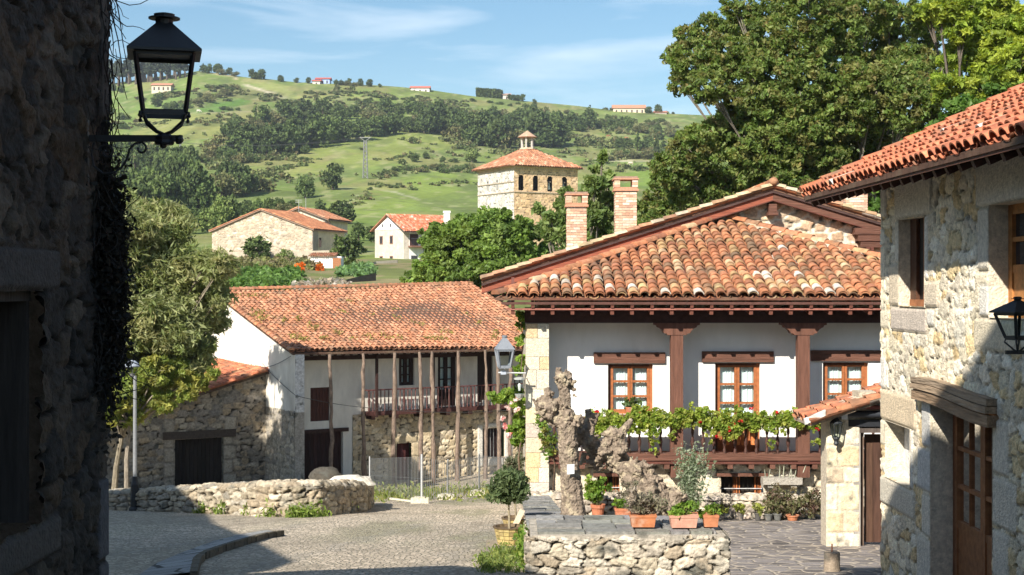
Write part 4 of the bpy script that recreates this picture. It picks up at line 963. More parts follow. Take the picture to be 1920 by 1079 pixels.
# windows and door
WB = (.30, .12, .05)
mb = MB(); mb.bx(rfm, w1[0], w1[1], w1[2], w1[3], -.26, -.18, (.03, .02, .015)); mb.bx(rfm, w1[0]+.0, w1[0]+.30, w1[2], w1[3], -.18, -.13, (.10, .045, .025)); mb.bx(rfm, w1[0], w1[1], w1[2], w1[2]+.1, -.175, -.12, WB); mb.bx(rfm, w1[0]+.62, w1[0]+.72, w1[2]+.1, w1[3], -.175, -.14, WB)
mb.build('window', M['wood'], rh)
casement(rh, rfm, w2[0], w2[0]+1.3, w2[2], w2[3], -.19, rows=2, col=(.44, .19, .06), curtain=False, glass='glass_dark', panel=.5)
casement(rh, rfm, dr[0]+.0, dr[1], dr[2]+.3, dr[3], -.26, rows=3, panel=1.25, mull=1, col=(.30, .125, .05), curtain=True, dk=(.2, .08, .035), name='door', fw=.10)
mb = MB(4); pts = []; 
for i in range(13):
    t_ = i/12; u = rfm.u(1729)+(rfm.u(1875)-rfm.u(1729))*t_; zt = -1.22+.03*math.sin(t_*5)-.03*t_; pts.append((u, zt, -1.56+.05*math.sin(t_*4+1)))
for (a, b) in zip(pts[:-1], pts[1:]):
    for (lo, hi, c, n1) in ((0, .42, (.30, .205, .13), .15), (.42, .48, (.30, .12, .04), .125), (.48, .72, (.38, .28, .19), .17), (.72, .76, (.12, .08, .05), .15), (.76, 1, (.33, .25, .175), .16)):
        z = lambda p, f: p[2]+(p[1]-p[2])*f
        mb.hexa([rfm.pt(a[0], z(a, lo), -.1), rfm.pt(b[0], z(b, lo), -.1), rfm.pt(b[0], z(b, lo), n1), rfm.pt(a[0], z(a, lo), n1), rfm.pt(a[0], z(a, hi), -.1), rfm.pt(b[0], z(b, hi), -.1), rfm.pt(b[0], z(b, hi), n1), rfm.pt(a[0], z(a, hi), n1)], c)
mb.build('lintel', M['wood_h2'], rh)
# roof: eave nearly parallel to the street, plane rising to the right
RE0 = Vector((4.66, 22.7, 1.455)); RE1 = Vector((4.98, 8.0, 1.44)); UPV = Vector((6.0, 0, 2.82))
rr = MB(); deck(rr, RE0, RE1, RE0+UPV, RE1+UPV, .07, .0, (.09, .05, .035))
tiles(rr, RE0, RE1, RE0+UPV, RE1+UPV, 60, 17, TP_RED, seed=61, light=.03, rk=.40, jit=1.2)
ridge_tiles(rr, RE0+Vector((-.02, .03, .05)), RE0+UPV+Vector((0, .03, .05)), .11, 18, TP_RED, 7)
rr.build('roof', M['tile'], rh, smooth=True, sharp=50)
mb = MB()
for i in range(34):
    t_ = (i+.5)/34; a = RE0.lerp(RE1, t_); mb.beam(a+Vector((.08, 0, -.13)), a+Vector((1.2, 0, -.13+.5)), .09, .11, (.085, .04, .03))
mb.beam(RE0+Vector((.03, 0, -.07)), RE1+Vector((.03, 0, -.07)), .02, .07, (.12, .05, .035))
mb.build('rafter_tail', M['wood'], rh)
# lantern near the right edge
k2 = 14.3/F_; rl = thing('facade_lantern', 'black square lantern on a short bracket at the right edge, against the pale stone facade', 'lantern', tuple(P(1906, 665, 14.3)))
square_lantern(rl, P(1908, 634, 14.3), 58*k2, 30*k2, 46*k2, 24*k2, 72*k2, R(20), M['metal'], bar=3.6*k2, col=(.03, .03, .032))
mb = MB(); mb.col = (.03, .03, .032); c_ = P(1908, 634, 14.3); b_ = P(1908, 661, 14.3)
for a in range(4):
    an = R(20+45+90*a); o = Vector((math.cos(an)*20*k2, math.sin(an)*20*k2, 0)); mb.tube([c_+o, c_+o*1.15+Vector((0, 0, -8*k2)), b_+o*.4+Vector((0, 0, 6*k2)), b_], 1.8*k2, 5)
mb.beam(P(1885, 661, 14.3), (XF+.05, 14.3, b_.z), 6*k2, 7*k2); mb.box(XF-.0, XF+.07, 14.2, 14.4, b_.z-.12, b_.z+.2); mb.build('bracket', M['metal'], rl)

# ------------------------------------------------------------ courtyard gate
YG = 26.0; gf2 = Frame((0, YG), (1, 0), (0, -1)); g_ = lambda px, py, n=0: ((px-960)/F_*(YG-n), (539.5-py)/F_*(YG-n))
gt = thing('courtyard_gate', 'stone gateway with narrow dark plank door and small sloping tile roof between the houses', 'gate', (6.4, YG, GC(YG)))
xa, zb_ = g_(1549, 1025); xb = g_(1612, 0)[0]; zt = g_(0, 768)[1]; zb_ = GC(YG)-.05
ash = [(.70, .62, .46), (.66, .52, .34), (.72, .65, .52), (.62, .50, .36), (.70, .60, .42)]; bl_ = []; z = 0; i = 0
while z < zt-zb_:
    h_ = .30+.10*((i*7) % 3); bl_.append((.0, z, .22+.1*(i % 2), z+h_, ash[i % 5])); bl_.append((.22+.1*(i % 2), z, .62, z+h_, ash[(i+2) % 5])); z += h_; i += 1
stones('pillar', planemap(gf2, xa, zb_), xb-xa, zt-zb_, .3, .3, .022, 71, .022, ash, (.6, .54, .42), M['stone_lichen'], gt, blocks=bl_)
mb = MB(); mb.col = (.56, .48, .37)
mb.bx(gf2, xa+.012, xb-.01, zb_, zt-.02, -.5, -.002); mb.bx(gf2, xb-.02, 7.4, g_(0, 800)[1], g_(0, 735)[1], -.5, -.02, (.50, .44, .34))
mb.extrude([gf2.pt(g_(x, y)[0], g_(x, y)[1], -.012) for x, y in ((1549, 772), (1549, 800), (1612, 800), (1612, 745))], (0, .45, 0))
mb.extrude([gf2.pt(g_(x, y)[0], g_(x, y)[1], -.05) for x, y in ((1600, 755), (1600, 768), (1670, 768), (1670, 728))], (0, .40, 0), (.45, .42, .36))
mb.build('gate_wall', M['stone'], gt)
mb = MB(6); u0, u1 = g_(1622, 0, -.25)[0], 7.2; zt_ = g_(0, 815, -.25)[1]
n_ = 5
for i in range(7):
    a = u0+i*.145; mb.bx(gf2, a, a+.14, zb_+.08, zt_, -.32, -.25+.006*(i % 2), jc(mb.r, .8, 1.25, (.085, .045, .03)))
mb.bx(gf2, u0, u1, zt_-.12, zt_, -.26, -.235, (.07, .04, .028)); mb.build('door', M['wood_v'], gt)
mb = MB(); mb.bx(gf2, g_(1600, 0)[0], g_(1613, 0)[0], zb_, g_(0, 812)[1], -.3, .02, (.33, .31, .28)); mb.bx(gf2, g_(1613, 0)[0], g_(1622, 0)[0], zb_, g_(0, 812)[1], -.32, -.1, (.16, .11, .08)); mb.bx(gf2, g_(1600, 0)[0], 7.3, g_(0, 812)[1], g_(0, 803)[1], -.3, .0, (.10, .08, .07)); mb.build('door_frame', M['wood_v'], gt)
mb = MB(); mb.bx(gf2, g_(1568, 0, .1)[0], 7.4, g_(0, 767, .1)[1], g_(0, 761, .1)[1], -.1, .22, (.26, .09, .07)); mb.build('fascia_board', M['wood'], gt)
aw = thing('roller_awning', 'rolled dark awning in its black cassette above the narrow plank door', 'awning', gf2.pt(6.6, g_(0, 785)[1], .1))
mb = MB(); mb.col = (.03, .035, .045); mb.tube([gf2.pt(g_(1577, 0, .12)[0], g_(0, 777, .12)[1], .12), gf2.pt(7.3, g_(0, 777, .12)[1], .12)], .065, 10); mb.bx(gf2, g_(1577, 0, .12)[0]-.01, g_(1577, 0, .12)[0]+.10, g_(0, 785)[1], g_(0, 772)[1], .02, .21, (.7, .72, .74))
mb.bx(gf2, g_(1590, 0)[0], 7.3, g_(0, 800)[1], g_(0, 787)[1], -.02, .04, (.02, .022, .028)); mb.build('cassette', M['metal'], aw, smooth=True)
mb = MB(); a = Vector(gf2.pt(g_(1513, 779)[0], g_(1513, 791)[1], .35)); b = Vector(gf2.pt(g_(1513, 779)[0], g_(1505, 794)[1], -1.2)); c_ = Vector(gf2.pt(g_(1500+200, 0)[0], g_(0, 729)[1], .35)); d_ = c_+(b-a)
deck(mb, a, b, c_, d_, .05, .0, (.3, .24, .18)); tiles(mb, a, b, c_, d_, 6, 7, TP_RED+TP, seed=77, light=.05, rk=.42)
mb.build('roof', M['tile'], gt, smooth=True, sharp=50)
mb = MB(); mb.hexa([gf2.pt(*g_(x, y, .33), n) for n in (.33, .25) for x, y in ((1510, 797), (1548, 780), (1548, 769), (1508, 786))], (.62, .60, .56)); mb.build('barge_end', M['wood'], gt)
# ornate wall lamp on the pillar
ol = thing('ornate_lamp', 'black ornate carriage lamp with finial on the stone gate pillar', 'lamp', gf2.pt(*g_(1568, 835), .1))
mb = MB(); mb.col = (.025, .03, .035); kk = (YG-.18)/F_; cx, cz = g_(1568, 806, .18); q = lambda r, py: (r*kk, (806-py)*kk)
mb.lathe(gf2.pt(cx, cz, .18), [q(r, y) for r, y in ((3, 836), (5, 832), (4, 828), (6, 824), (7.5, 822), (7, 820))], 8); mb.lathe(gf2.pt(cx, cz, .18), [q(r, y) for r, y in ((12, 795), (12.5, 793), (9, 789), (5, 786), (4, 784), (2, 783), (3, 781), (.5, 778))], 8)
for a in range(6):
    an = a*math.pi/3; mb.tube([Vector(gf2.pt(cx, cz, .18))+Vector((math.cos(an)*r*kk, math.sin(an)*r*kk, (806-y)*kk)) for r, y in ((7, 821), (11.5, 795))], .9*kk, 4)
mb.beam(gf2.pt(cx, cz-12*kk, .18), gf2.pt(cx, cz-22*kk, 0), .02, .03); mb.build('housing', M['metal'], ol)
g = MB(); g.lathe(gf2.pt(cx, cz, .18), [q(6.5, 821), q(11, 795)], 6); g.build('glass', M['glass'], ol)

# ------------------------------------------------------------ terrace parapet in front of the courtyard
TP2 = [(.46, .40, .30), (.54, .49, .40), (.40, .33, .24), (.50, .44, .35), (.36, .32, .26)]
th_ = .49
hw = th_+.62
pts = [(2.78, 19.9, -4.6, -3.19+.0), (2.78, 18.32, -4.6, -3.19), (.21, 18.3, -4.3, -3.19+.0), (.215, 21.5, -4.7, G(21.5)+th_), (.28, 26, -5.2, G(26)+th_), (.36, 32.6, -5.9, G(32.6)+th_)]
pr_ = []                                                 # densify so the corners stay round
for a, b in zip(pts[:-1], pts[1:]):
    for j in range(10): t_ = j/10; q4 = [a[q]*(1-t_)+b[q]*t_ for q in range(4)]; q4[3] += .035*math.sin(len(pr_)*2.3)*math.sin(len(pr_)*.7)+.01; pr_.append(tuple(q4))
pr_.append(pts[-1]); pr_ = pr_[::-1]
par = thing('parapet_wall', 'sunlit rubble parapet wall with slate coping that carries the planters and gnarled tree', 'wall', (1.5, 18.3, -4))
f_, L_ = linemap(pr_, 1.35, .1)
stones('rubble_face', f_, L_, 1.35, .25, .15, .016, 81, .045, TP2, (.44, .39, .31), M['stone_lichen'], par, edge=(.03, .15), warp=.5)
cop = MB(8)
def slab(x0, x1, y0, y1, zf, n=1):
    yy = y0
    while yy < y1:
        d_ = cop.r.uniform(.22, .45); xx = x0
        while xx < x1:
            w_ = cop.r.uniform(.25, .65); xe = min(xx+w_, x1); ye = min(yy+d_, y1); g = .012; c = jc(cop.r, .75, 1.2, (.25, .245, .23)); tz = cop.r.uniform(0, .024)
            cop.hexa([(xx+g, yy+g, zf(yy)-.04), (xe-g, yy+g, zf(yy)-.04), (xe-g, ye-g, zf(ye)-.04), (xx+g, ye-g, zf(ye)-.04), (xx+g, yy+g, zf(yy)+tz), (xe-g, yy+g, zf(yy)+tz), (xe-g, ye-g, zf(ye)+tz), (xx+g, ye-g, zf(ye)+tz)], c)
            xx = xe
        yy += d_
slab(.32, 2.66, 18.42, 19.75, lambda y: -3.175)
slab(.20, .86, 19.75, 33.0, lambda y: min(-3.165, G(y)+th_+.04))
cop.box(.24, 2.76, 18.36, 19.7, -4.6, -3.2, (.4, .36, .3)); cop.box(2.74, 2.79, 18.33, 19.72, -4.7, -3.21, (.13, .12, .10))  # dark sheet on the right end stands in for its shaded side
for y in range(20, 33): cop.hexa([(.27, y-.3, -6), (.84, y-.3, -6), (.84, y+.7, -6), (.27, y+.7, -6), (.27, y-.3, G(y-.3)+th_-.06), (.84, y-.3, G(y-.3)+th_-.06), (.84, y+.7, G(y+.7)+th_-.06), (.27, y+.7, G(y+.7)+th_-.06)], (.4, .36, .3))
cop.build('coping', M['stone_lichen'], par)
stz = -3.165+.02
# planters on the parapet
HE = [(.30, .27, .20), (.24, .21, .16), (.36, .31, .25), (.20, .20, .12)]
pp = lambda px, y: ((px-960)/F_*y, y, stz)
potted('planter_box', 'long terracotta box with dry grey heather spilling over, leftmost on the parapet', 'planter', pp(1205, 18.75), .34, .155, .22, rect=True, pr=(.30, .2, .24), n=1500, ls=.022, pal=HE, seed=21, potcol=(.48, .18, .08), elong=2.5)
potted('planter_box', 'pale weathered terracotta box with low green sprouts, middle of the parapet', 'planter', pp(1281, 18.7), .37, .16, .22, rect=True, pr=(.17, .1, .09), n=500, ls=.035, pal=LG, seed=22, potcol=(.55, .29, .21), elong=2)
potted('planter_box', 'small square terracotta pot with a bright green tuft at the right end of the parapet', 'planter', pp(1332, 18.75), .20, .15, .18, rect=True, pr=(.13, .1, .10), n=420, ls=.035, pal=LG, seed=23, potcol=(.50, .20, .10))
# row of pots at the foot of the house wall
yq = 32.0; q_ = lambda px, y=yq: ((px-960)/F_*y, y, GC(y)+.01)
potted('flower_pot', 'terracotta pot with a tall leafy yellow-green shrub left of the knotted leaning trunk', 'flower pot', q_(1121), .33, .36, pr=(.34, .25, .32), n=800, ls=.07, pal=LG, seed=31)
potted('flower_pot', 'short square terracotta pot with sparse sprouts beside the knotted leaning trunk', 'flower pot', q_(1170), .42, .28, .3, rect=True, pr=(.28, .2, .14), n=300, ls=.07, pal=LG, seed=32)
potted('planter_box', 'terracotta trough holding a tall grey-green lavender bush behind the parapet', 'planter', q_(1297, 31.0), .60, .26, .3, rect=True, plant='spiky', pr=(.30, .26, .92), n=3000, ls=.03, pal=[(.20, .25, .15), (.26, .31, .21), (.15, .20, .11), (.32, .36, .26)], seed=33, elong=2.6)
for i, (px, lab) in enumerate(((1353, 'small dark pot with a yellow-green tuft, nearest the lavender trough'), (1389, 'small dark pot with a yellow-green tuft, second from the lavender trough'), (1421, 'small grey pot with a thin pale green plant under the right cellar window'))):
    potted('flower_pot', lab, 'flower pot', q_(px), .17, .17, pr=(.16, .14, .13), n=240, ls=.05, pal=[(.34, .38, .07), (.26, .30, .06), (.14, .14, .06)], seed=40+i, potcol=(.09, .085, .08))
for i, (px, lab) in enumerate(((1441, 'low grey pot with straggly stems, left of its twin below the plinth wall'), (1458, 'low grey pot with straggly stems, right of its twin below the plinth wall'), (1486, 'flat terracotta bowl of dry plants near the gate pillar'))):
    potted('flower_pot', lab, 'flower pot', q_(px), .2 if i < 2 else .3, .15 if i < 2 else .12, pr=(.14, .12, .22), n=200, ls=.04, pal=[(.2, .22, .1), (.15, .17, .07), (.28, .2, .14)], seed=50+i, potcol=(.14, .14, .13) if i < 2 else (.5, .2, .1))
rg = np.random.default_rng(77); bl = [(np.array(q_(px, 32.2))+np.array((0, 0, .22+rg.random()*.4)), (.24, .14, .2)) for px in rg.uniform(1430, 1545, 26)]
C_, cc = cluster_pts(bl, 2200, rg, sub=.5, nsub=5, pal=[(.16, .17, .08), (.22, .2, .1), (.12, .13, .06), (.2, .12, .1)], inner=.1)
tr_ = thing('creeping_plant', 'straggly dull green creeper growing up the plinth wall beside the gate', 'plant', q_(1488)); leafmesh('foliage', C_, .05, cc, M['leaf'], tr_, seed=2)
# hanging stone trough with white stalks
wt = thing('stone_trough', 'grey stone trough with pale upright stalks fixed below the right of the balcony', 'trough', mf.pt(mx_(1465), mz(905), 0))
mb = MB(); mb.bx(mf, mx_(1430), mx_(1504), mz(909), mz(896), -.28, .05, (.38, .35, .30)); mb.bx(mf, mx_(1440), mx_(1450), mz(915), mz(909), -.28, 0, (.3, .28, .24)); mb.bx(mf, mx_(1484), mx_(1494), mz(915), mz(909), -.28, 0, (.3, .28, .24)); mb.build('basin', M['stone'], wt)
for px, tx, ty in ((1462, 1462, 873), (1469, 1470, 866), (1480, 1484, 874), (1486, 1482, 870), (1490, 1493, 878), (1502, 1511, 872), (1436, 1433, 880), (1442, 1444, 876)):
    mb = MB(px); mb.tube([mf.pt(mx_(px), mz(897), -.05), mf.pt(mx_((px+tx)/2), mz((897+ty)/2), .0), mf.pt(mx_(tx), mz(ty), .02)], [.014, .011, .004], 5, (.62, .64, .52), wob=.5); mb.build('stalk', M['leaf'], wt)
# wooden stump bollard
bo = thing('stump_bollard', 'short round lichen-spotted stone bollard with a rusty pin in the courtyard foreground', 'bollard', (4.95, 22.0, GC(22)))
mb = MB(3); kk = 22.0/F_; cx = (1560-960)*kk; mb.lathe((cx, 22, GC(22)-.05), [(15*kk, 0), (15.5*kk, .1), (15*kk, .25), (15.2*kk, .325), (14*kk, .345), (3*kk, .35)], 16, (.30, .24, .18)); mb.tube([(cx, 22, GC(22)+.28), (cx, 22, GC(22)+.42)], .012, 6, (.28, .12, .07)); mb.build('shaft', M['stone_lichen'], bo, smooth=True)

# ------------------------------------------------------------ pollarded plane trees
def knob_tree(name, lab, paths, knobs, stubs, seed, base, vox=.011, col=(.30, .26, .215)):
    o = thing(name, lab, 'tree', tuple(base), 'pollarded plane trees on the parapet'); mb = MB(seed); r = random.Random(seed)
    for pts, rad in paths: mb.tube(pts, rad, 10, wob=.25)
    for c, s in knobs:
        mb.blob(c, (s, s*.9, s), 9, 7, .3)
        for j in range(int(12+s*90)):
            d = Vector((r.gauss(0, 1), r.gauss(0, 1), r.gauss(0, 1))).normalized(); mb.blob(Vector(c)+d*s*r.uniform(.8, 1.1), s*r.uniform(.14, .40), 6, 5, .4)
    for c, s in knobs:
        for j in range(7):
            d = Vector((r.gauss(0, 1), r.gauss(-.3, .7), r.gauss(.5, .9))).normalized(); c = Vector(c); e = c+d*s*r.uniform(1.15, 1.6); w = s*r.uniform(.14, .26); mb.tube([c+d*s*.6, c.lerp(e, .8)+Vector((r.gauss(0, .01), 0, r.gauss(0, .01))), e], [w*1.3, w, w*.85], 6, wob=.3)
    for a, b, ra, rb in stubs: mb.tube([a, Vector(a).lerp(b, .5)+Vector((r.gauss(0, .01), r.gauss(0, .01), r.gauss(0, .01))), b], [ra, ra*.9, rb], 7, wob=.3)
    mb.col = col; mb.c = [col]*len(mb.f)
    t_ = mb.build('trunk', M['plane_bark'], o)
    rm = t_.modifiers.new('r', 'REMESH'); rm.mode = 'VOXEL'; rm.voxel_size = vox; rm.use_smooth_shade = True
    tx = D.textures.new('knots', 'CLOUDS'); tx.noise_scale = .06; tx.noise_depth = 4; tx.noise_type = 'SOFT_NOISE'
    dp = t_.modifiers.new('d', 'DISPLACE'); dp.texture = tx; dp.strength = .04; dp.mid_level = .5; dp.texture_coords = 'LOCAL'
    tx2 = D.textures.new('bark', 'VORONOI'); tx2.noise_scale = .035
    d2 = t_.modifiers.new('e', 'DISPLACE'); d2.texture = tx2; d2.strength = .02; d2.texture_coords = 'LOCAL'
    return o
M['plane_bark'] = surf('plane_bark', attr=False, base=(.24, .19, .145), nscale=13, namt=.6, bump=1, bscale=34, bdist=.03, tint=(.44, .37, .26), tscale=8, tlo=.52, thi=.66)
Yt = 21.3; T = lambda px, py, dy=0: P(px, py, Yt+dy)
k1 = T(1048, 712, 0)
knob_tree('pollard_tree', 'upright gnarled pollarded trunk with a pinned paper note, rising from the parapet',
  [([T(1076, 990), T(1073, 950), T(1068, 890), T(1064, 840), T(1062, 800), T(1060, 770)], [.22, .165, .145, .135, .15, .13]),
   ([T(1062, 800), T(1060, 765), T(1058, 735), T(1054, 712)], [.13, .09, .085, .09]), ([T(1062, 800), T(1045, 790), T(1034, 775)], [.10, .09, .09]),
   ([T(1080, 985), T(1092, 962, .05), T(1090, 935, .08)], [.07, .055, .02])],
  [(T(1028, 768), .155), (T(1020, 758, .05), .10), (T(1056, 712), .115), (T(1066, 716, .04), .09), (T(1062, 795), .14), (T(1068, 838, -.05), .10), (T(1058, 770), .10), (T(1083, 790, .0), .09)],
  [(T(1050, 715), T(1047, 690), .05, .04), (T(1068, 715), T(1076, 722), .05, .04), (T(1064, 708), T(1068, 697), .04, .03), (T(1028, 755), T(1024, 728), .06, .05), (T(1020, 760), T(1005, 770), .05, .03), (T(1030, 750), T(1036, 735), .04, .035),
   (T(1010, 770), T(1000, 748), .03, .02), (T(1028, 785), T(1040, 800), .05, .05), (T(1025, 782), T(1012, 788), .04, .03), (T(1075, 740), T(1083, 744), .02, .01), (T(1068, 725), T(1078, 733), .04, .03)], 5, (T(1076, 985).x, Yt, -4))
Yt = 21.9
knob_tree('pollard_tree', 'leaning knotted pollard trunk bent to the left behind the heather planter',
  [([T(1262, 990, .2), T(1240, 955, .1), T(1215, 925), T(1185, 890), T(1160, 868), T(1130, 845), T(1100, 825), T(1085, 800)], [.26, .26, .22, .17, .13, .12, .12, .09]),
   ([T(1100, 825), T(1104, 795), T(1108, 775)], [.12, .09, .06]), ([T(1140, 860), T(1155, 830), T(1165, 808)], [.14, .13, .09]), ([T(1120, 850), T(1150, 835), T(1168, 825)], [.06, .06, .05]), ([T(1165, 812), T(1178, 796), T(1184, 785)], [.07, .05, .03])],
  [(T(1090, 815), .12), (T(1108, 830, -.05), .13), (T(1130, 845, -.05), .14), (T(1120, 862), .12), (T(1150, 820), .14), (T(1160, 845, -.04), .13), (T(1150, 868), .12), (T(1185, 885), .17), (T(1215, 905, .05), .17), (T(1205, 880, .05), .13), (T(1225, 935), .26), (T(1255, 945, .1), .24), (T(1200, 935), .2), (T(1180, 900, -.06), .13), (T(1270, 960, .1), .16)],
  [(T(1104, 790), T(1103, 768), .06, .05), (T(1112, 795), T(1120, 776), .05, .04), (T(1165, 815), T(1184, 790), .06, .03), (T(1096, 850), T(1088, 872), .05, .03), (T(1090, 860), T(1120, 875), .03, .03), (T(1165, 850), T(1178, 862), .05, .04), (T(1200, 895), T(1214, 882), .05, .04), (T(1085, 830), T(1076, 845), .05, .04), (T(1130, 870), T(1118, 884), .05, .03), (T(1215, 915), T(1238, 905), .05, .04)], 9, (T(1250, 985).x, Yt, -4))
nt_ = thing('paper_note', 'small white paper note pinned to the upright gnarled trunk', 'note', tuple(P(1069, 881, 21.12))); mb = MB(); a = P(1063, 890, 21.10); b = P(1077, 871, 21.10)
mb.hexa([(a.x, 21.09, a.z), (b.x, 21.10, a.z+.01), (b.x, 21.105, a.z+.01), (a.x, 21.095, a.z), (a.x, 21.07, b.z), (b.x, 21.08, b.z+.005), (b.x, 21.085, b.z+.005), (a.x, 21.075, b.z)], (.8, .82, .85)); mb.build('sheet', M['metal'], nt_)
# small vine at the pier
rg = np.random.default_rng(4); vv = thing('young_vine', 'thin vine with small yellowish leaves on the pale corner pier behind the gnarled trunk', 'vine', mf.pt(.9, -4.4, .1))
C_, cc = cluster_pts([(mf.pt(mx_(px), mz(py), .12), (.2, .1, .22)) for px, py in ((1018, 806), (1025, 820), (1012, 795), (1030, 840), (1040, 812))], 420, rg, sub=.5, nsub=7, pal=LG+[(.4, .35, .1)], inner=.1)
leafmesh('foliage', C_, .06, cc, M['leaf'], vv, seed=7); mb = MB(); mb.tube([mf.pt(mx_(1036), mz(925), .08), mf.pt(mx_(1040), mz(870), .1), mf.pt(mx_(1028), mz(830), .1), mf.pt(mx_(1015), mz(795), .1)], .014, 5, (.12, .08, .05)); mb.build('stem', M['bark'], vv)

# ------------------------------------------------------------ half-barrel tubs with clipped trees beside the parapet
def tub_tree(px, py, Y, s, lab, seed, crown):
    b = P(px, py, Y); b.z = max(b.z, -9); k = Y/F_
    o = thing('tub_tree', lab, 'potted tree', tuple(b), 'clipped trees in banded wooden tubs'); mb = MB(seed)
    n_ = 16; hgt = 44*k*s; r0, r1 = 19*k*s, 30*k*s
    for row in range(6):
        z0, z1 = hgt*row/6, hgt*(row+.86)/6
        for i in range(n_):
            a0 = 2*math.pi*i/n_; a1 = 2*math.pi*(i+.94)/n_; c = jc(mb.r, .7, 1.2, (.46, .36, .16))
            q = lambda a, r, z: (b.x+r*math.cos(a), b.y+r*math.sin(a), b.z+z)
            ra = r0+(r1-r0)*z0/hgt; rb = r0+(r1-r0)*z1/hgt
            mb.hexa([q(a0, ra-.02, z0), q(a1, ra-.02, z0), q(a1, ra, z0), q(a0, ra, z0), q(a0, rb-.02, z1), q(a1, rb-.02, z1), q(a1, rb, z1), q(a0, rb, z1)], c)
    mb.lathe(b, [(r0*.9, .02), (r0*.95, .03), (r1*.93, hgt*.95), (r1*1.04, hgt*.96), (r1*1.05, hgt), (r1*.88, hgt), (r1*.8, hgt*.9), (0.01, hgt*.9)], 16, (.13, .09, .05), cap=False)
    mb.build('tub', M['wood'], o)
    ct = P(*crown[:2], Y); st = MB(seed); st.tube([b+Vector((0, 0, hgt*.85)), b.lerp(ct, .5)+Vector((.01, 0, 0)), ct], [.022, .018, .014], 6, (.32, .27, .18)); st.build('stem', M['bark'], o)
    rg = np.random.default_rng(seed); C_, cc = cluster_pts([(ct+Vector((dx*crown[2]*k, 0, dz*crown[3]*k)), (crown[2]*k*.62, crown[2]*k*.6, crown[3]*k*.62)) for dx, dz in ((0, 0), (-.5, -.1), (.5, -.1), (0, .45), (-.3, -.4), (.35, -.35), (.2, .2))], 2700, rg, sub=.5, nsub=16, pal=[(.09, .13, .055), (.12, .17, .07), (.06, .10, .035), (.17, .22, .10)], inner=.2)
    leafmesh('foliage', C_, .04, cc, M['leaf'], o, seed=seed, elong=2.4); return o
tub_tree(955, 1031, 22.6, 1.0, 'clipped round olive tree in the nearer banded wooden tub on the stone slab', 61, (952, 912, 37, 32))
tub_tree(968, 1010, 24.6, .9, 'thin-stemmed clipped tree in the farther wooden tub close against the parapet', 62, (963, 906, 26, 24))
wb = thing('timber_offcut', 'pale cut timber offcut leaning in the tub beside the parapet', 'timber', tuple(P(974, 978, 24.3))); mb = MB(); mb.beam(P(966, 985, 24.3), P(980, 956, 24.3), .10, .09, (.68, .56, .42)); mb.build('block', M['wood'], wb)
sl = thing('stone_slab', 'flat mossy stone slabs stepping down under the wooden tubs', 'slab', tuple(P(945, 1040, 21.5))); mb = MB(3); mb.rbox((-.10, 22.5, G(22.5)+.03), (.62, .9, .12), None, (.30, .25, .18)); mb.rbox((-.12, 21.7, G(21.7)+.02), (.55, .5, .12), None, (.26, .22, .17)); mb.build('slab', M['stone_lichen'], sl)
# weeds and grass beside the parapet and along walls
def tufts(name, lab, pts, n, size, pal, seed, spread=(.25, .3, .06), elong=3, kind='stuff'):
    rg = np.random.default_rng(seed); idx = rg.integers(0, len(pts), n); c = np.array([tuple(p) for p in pts])[idx]+rg.normal(size=(n, 3))*np.array(spread)*np.array((1, 1, 0)); c[:, 2] += np.abs(rg.normal(size=n))*spread[2]
    pl = np.array(pal); o = leafmesh(name, c, size, pl[rg.integers(0, len(pl), n)]*(.7+.6*rg.random((n, 1))), M['leaf'], None, origin=tuple(c.mean(0)), elong=elong, seed=seed, flat=-.8)
    tag(o, lab, 'grass', kind=kind); return o
gpts = []
for i in range(60): x = random.Random(i).uniform(-.42, .22); y = random.Random(i+99).uniform(18.4, 21.8); gpts.append((x, y, G(y)+.02))
tufts('grass', 'bright green grass and weeds along the left foot of the sunlit parapet', gpts, 3000, .022, [(.16, .22, .05), (.24, .28, .08), (.11, .16, .04)], 5, (.06, .2, .05))
tufts('ivy_weeds', 'leafy weeds climbing the corner of the parapet under the wooden tubs', [(.17, y, G(y)+z) for y in (19.2, 19.8, 20.6, 21.3) for z in (.05, .15, .3)], 900, .05, LG, 6, (.05, .2, .08), elong=1.3)
# ------------------------------------------------------------ long low farmhouse on the left, its gable wall towards us
C0 = (-8.85, 58.0); lu = (.84, .5426); ln_ = (.5426, -.84)
ff = Frame(C0, lu, ln_)
ZE2 = -2.62; FD = -1.25                                 # facade lies 1.25 m behind the eave line
fh = thing('farmhouse', 'old long farmhouse with sagging mossy tile roof, white gable side and rough pole supports', 'house', (-7, 60, -8.3))
def fu(px, n=0): return ff.u(px, n)
def fz(px, py, n=0): return ff.z(px, py, n)
LEN = 12.6
# gable wall running back from the corner, 0..17.4 deep
RD = 8.7; RZ = -.2
gfr = Frame(C0, (-.5426, .84), (-.84, -.5426))          # u runs back along the gable, normal to the left
def gz(u): return np.where(u < RD, ZE2+(RZ-ZE2)*u/RD, RZ-(RZ-ZE2)*(u-RD)/RD)-.06
GZ = []
mb = MB(); mb.extrude([gfr.pt(u, z) for u, z in ((0, -5.1), (0, ZE2-.1), (RD, RZ-.12), (2*RD, ZE2-.1), (2*RD, -5.1))], Vector((lu[0], lu[1], 0))*.42); mb.build('gable_wall', M['plaster_old'], fh)
stones('gable_base', planemap(gfr, 0, -9.0, .0), 12, 3.95, .42, .26, .05, 91, .04, [(.42, .37, .29), (.36, .32, .26), (.48, .42, .33), (.30, .27, .23)], (.34, .30, .24), M['stone_lichen'], fh)
mb = MB(); mb.bx(ff, .0, .42, -9, -5.1, -3, .0, (.36, .33, .29)); mb.bx(ff, .005, .415, -5.1, ZE2-.12, -3, .004, (.6, .6, .6)); mb.build('corner_pillar', M['stone_lichen'], fh)
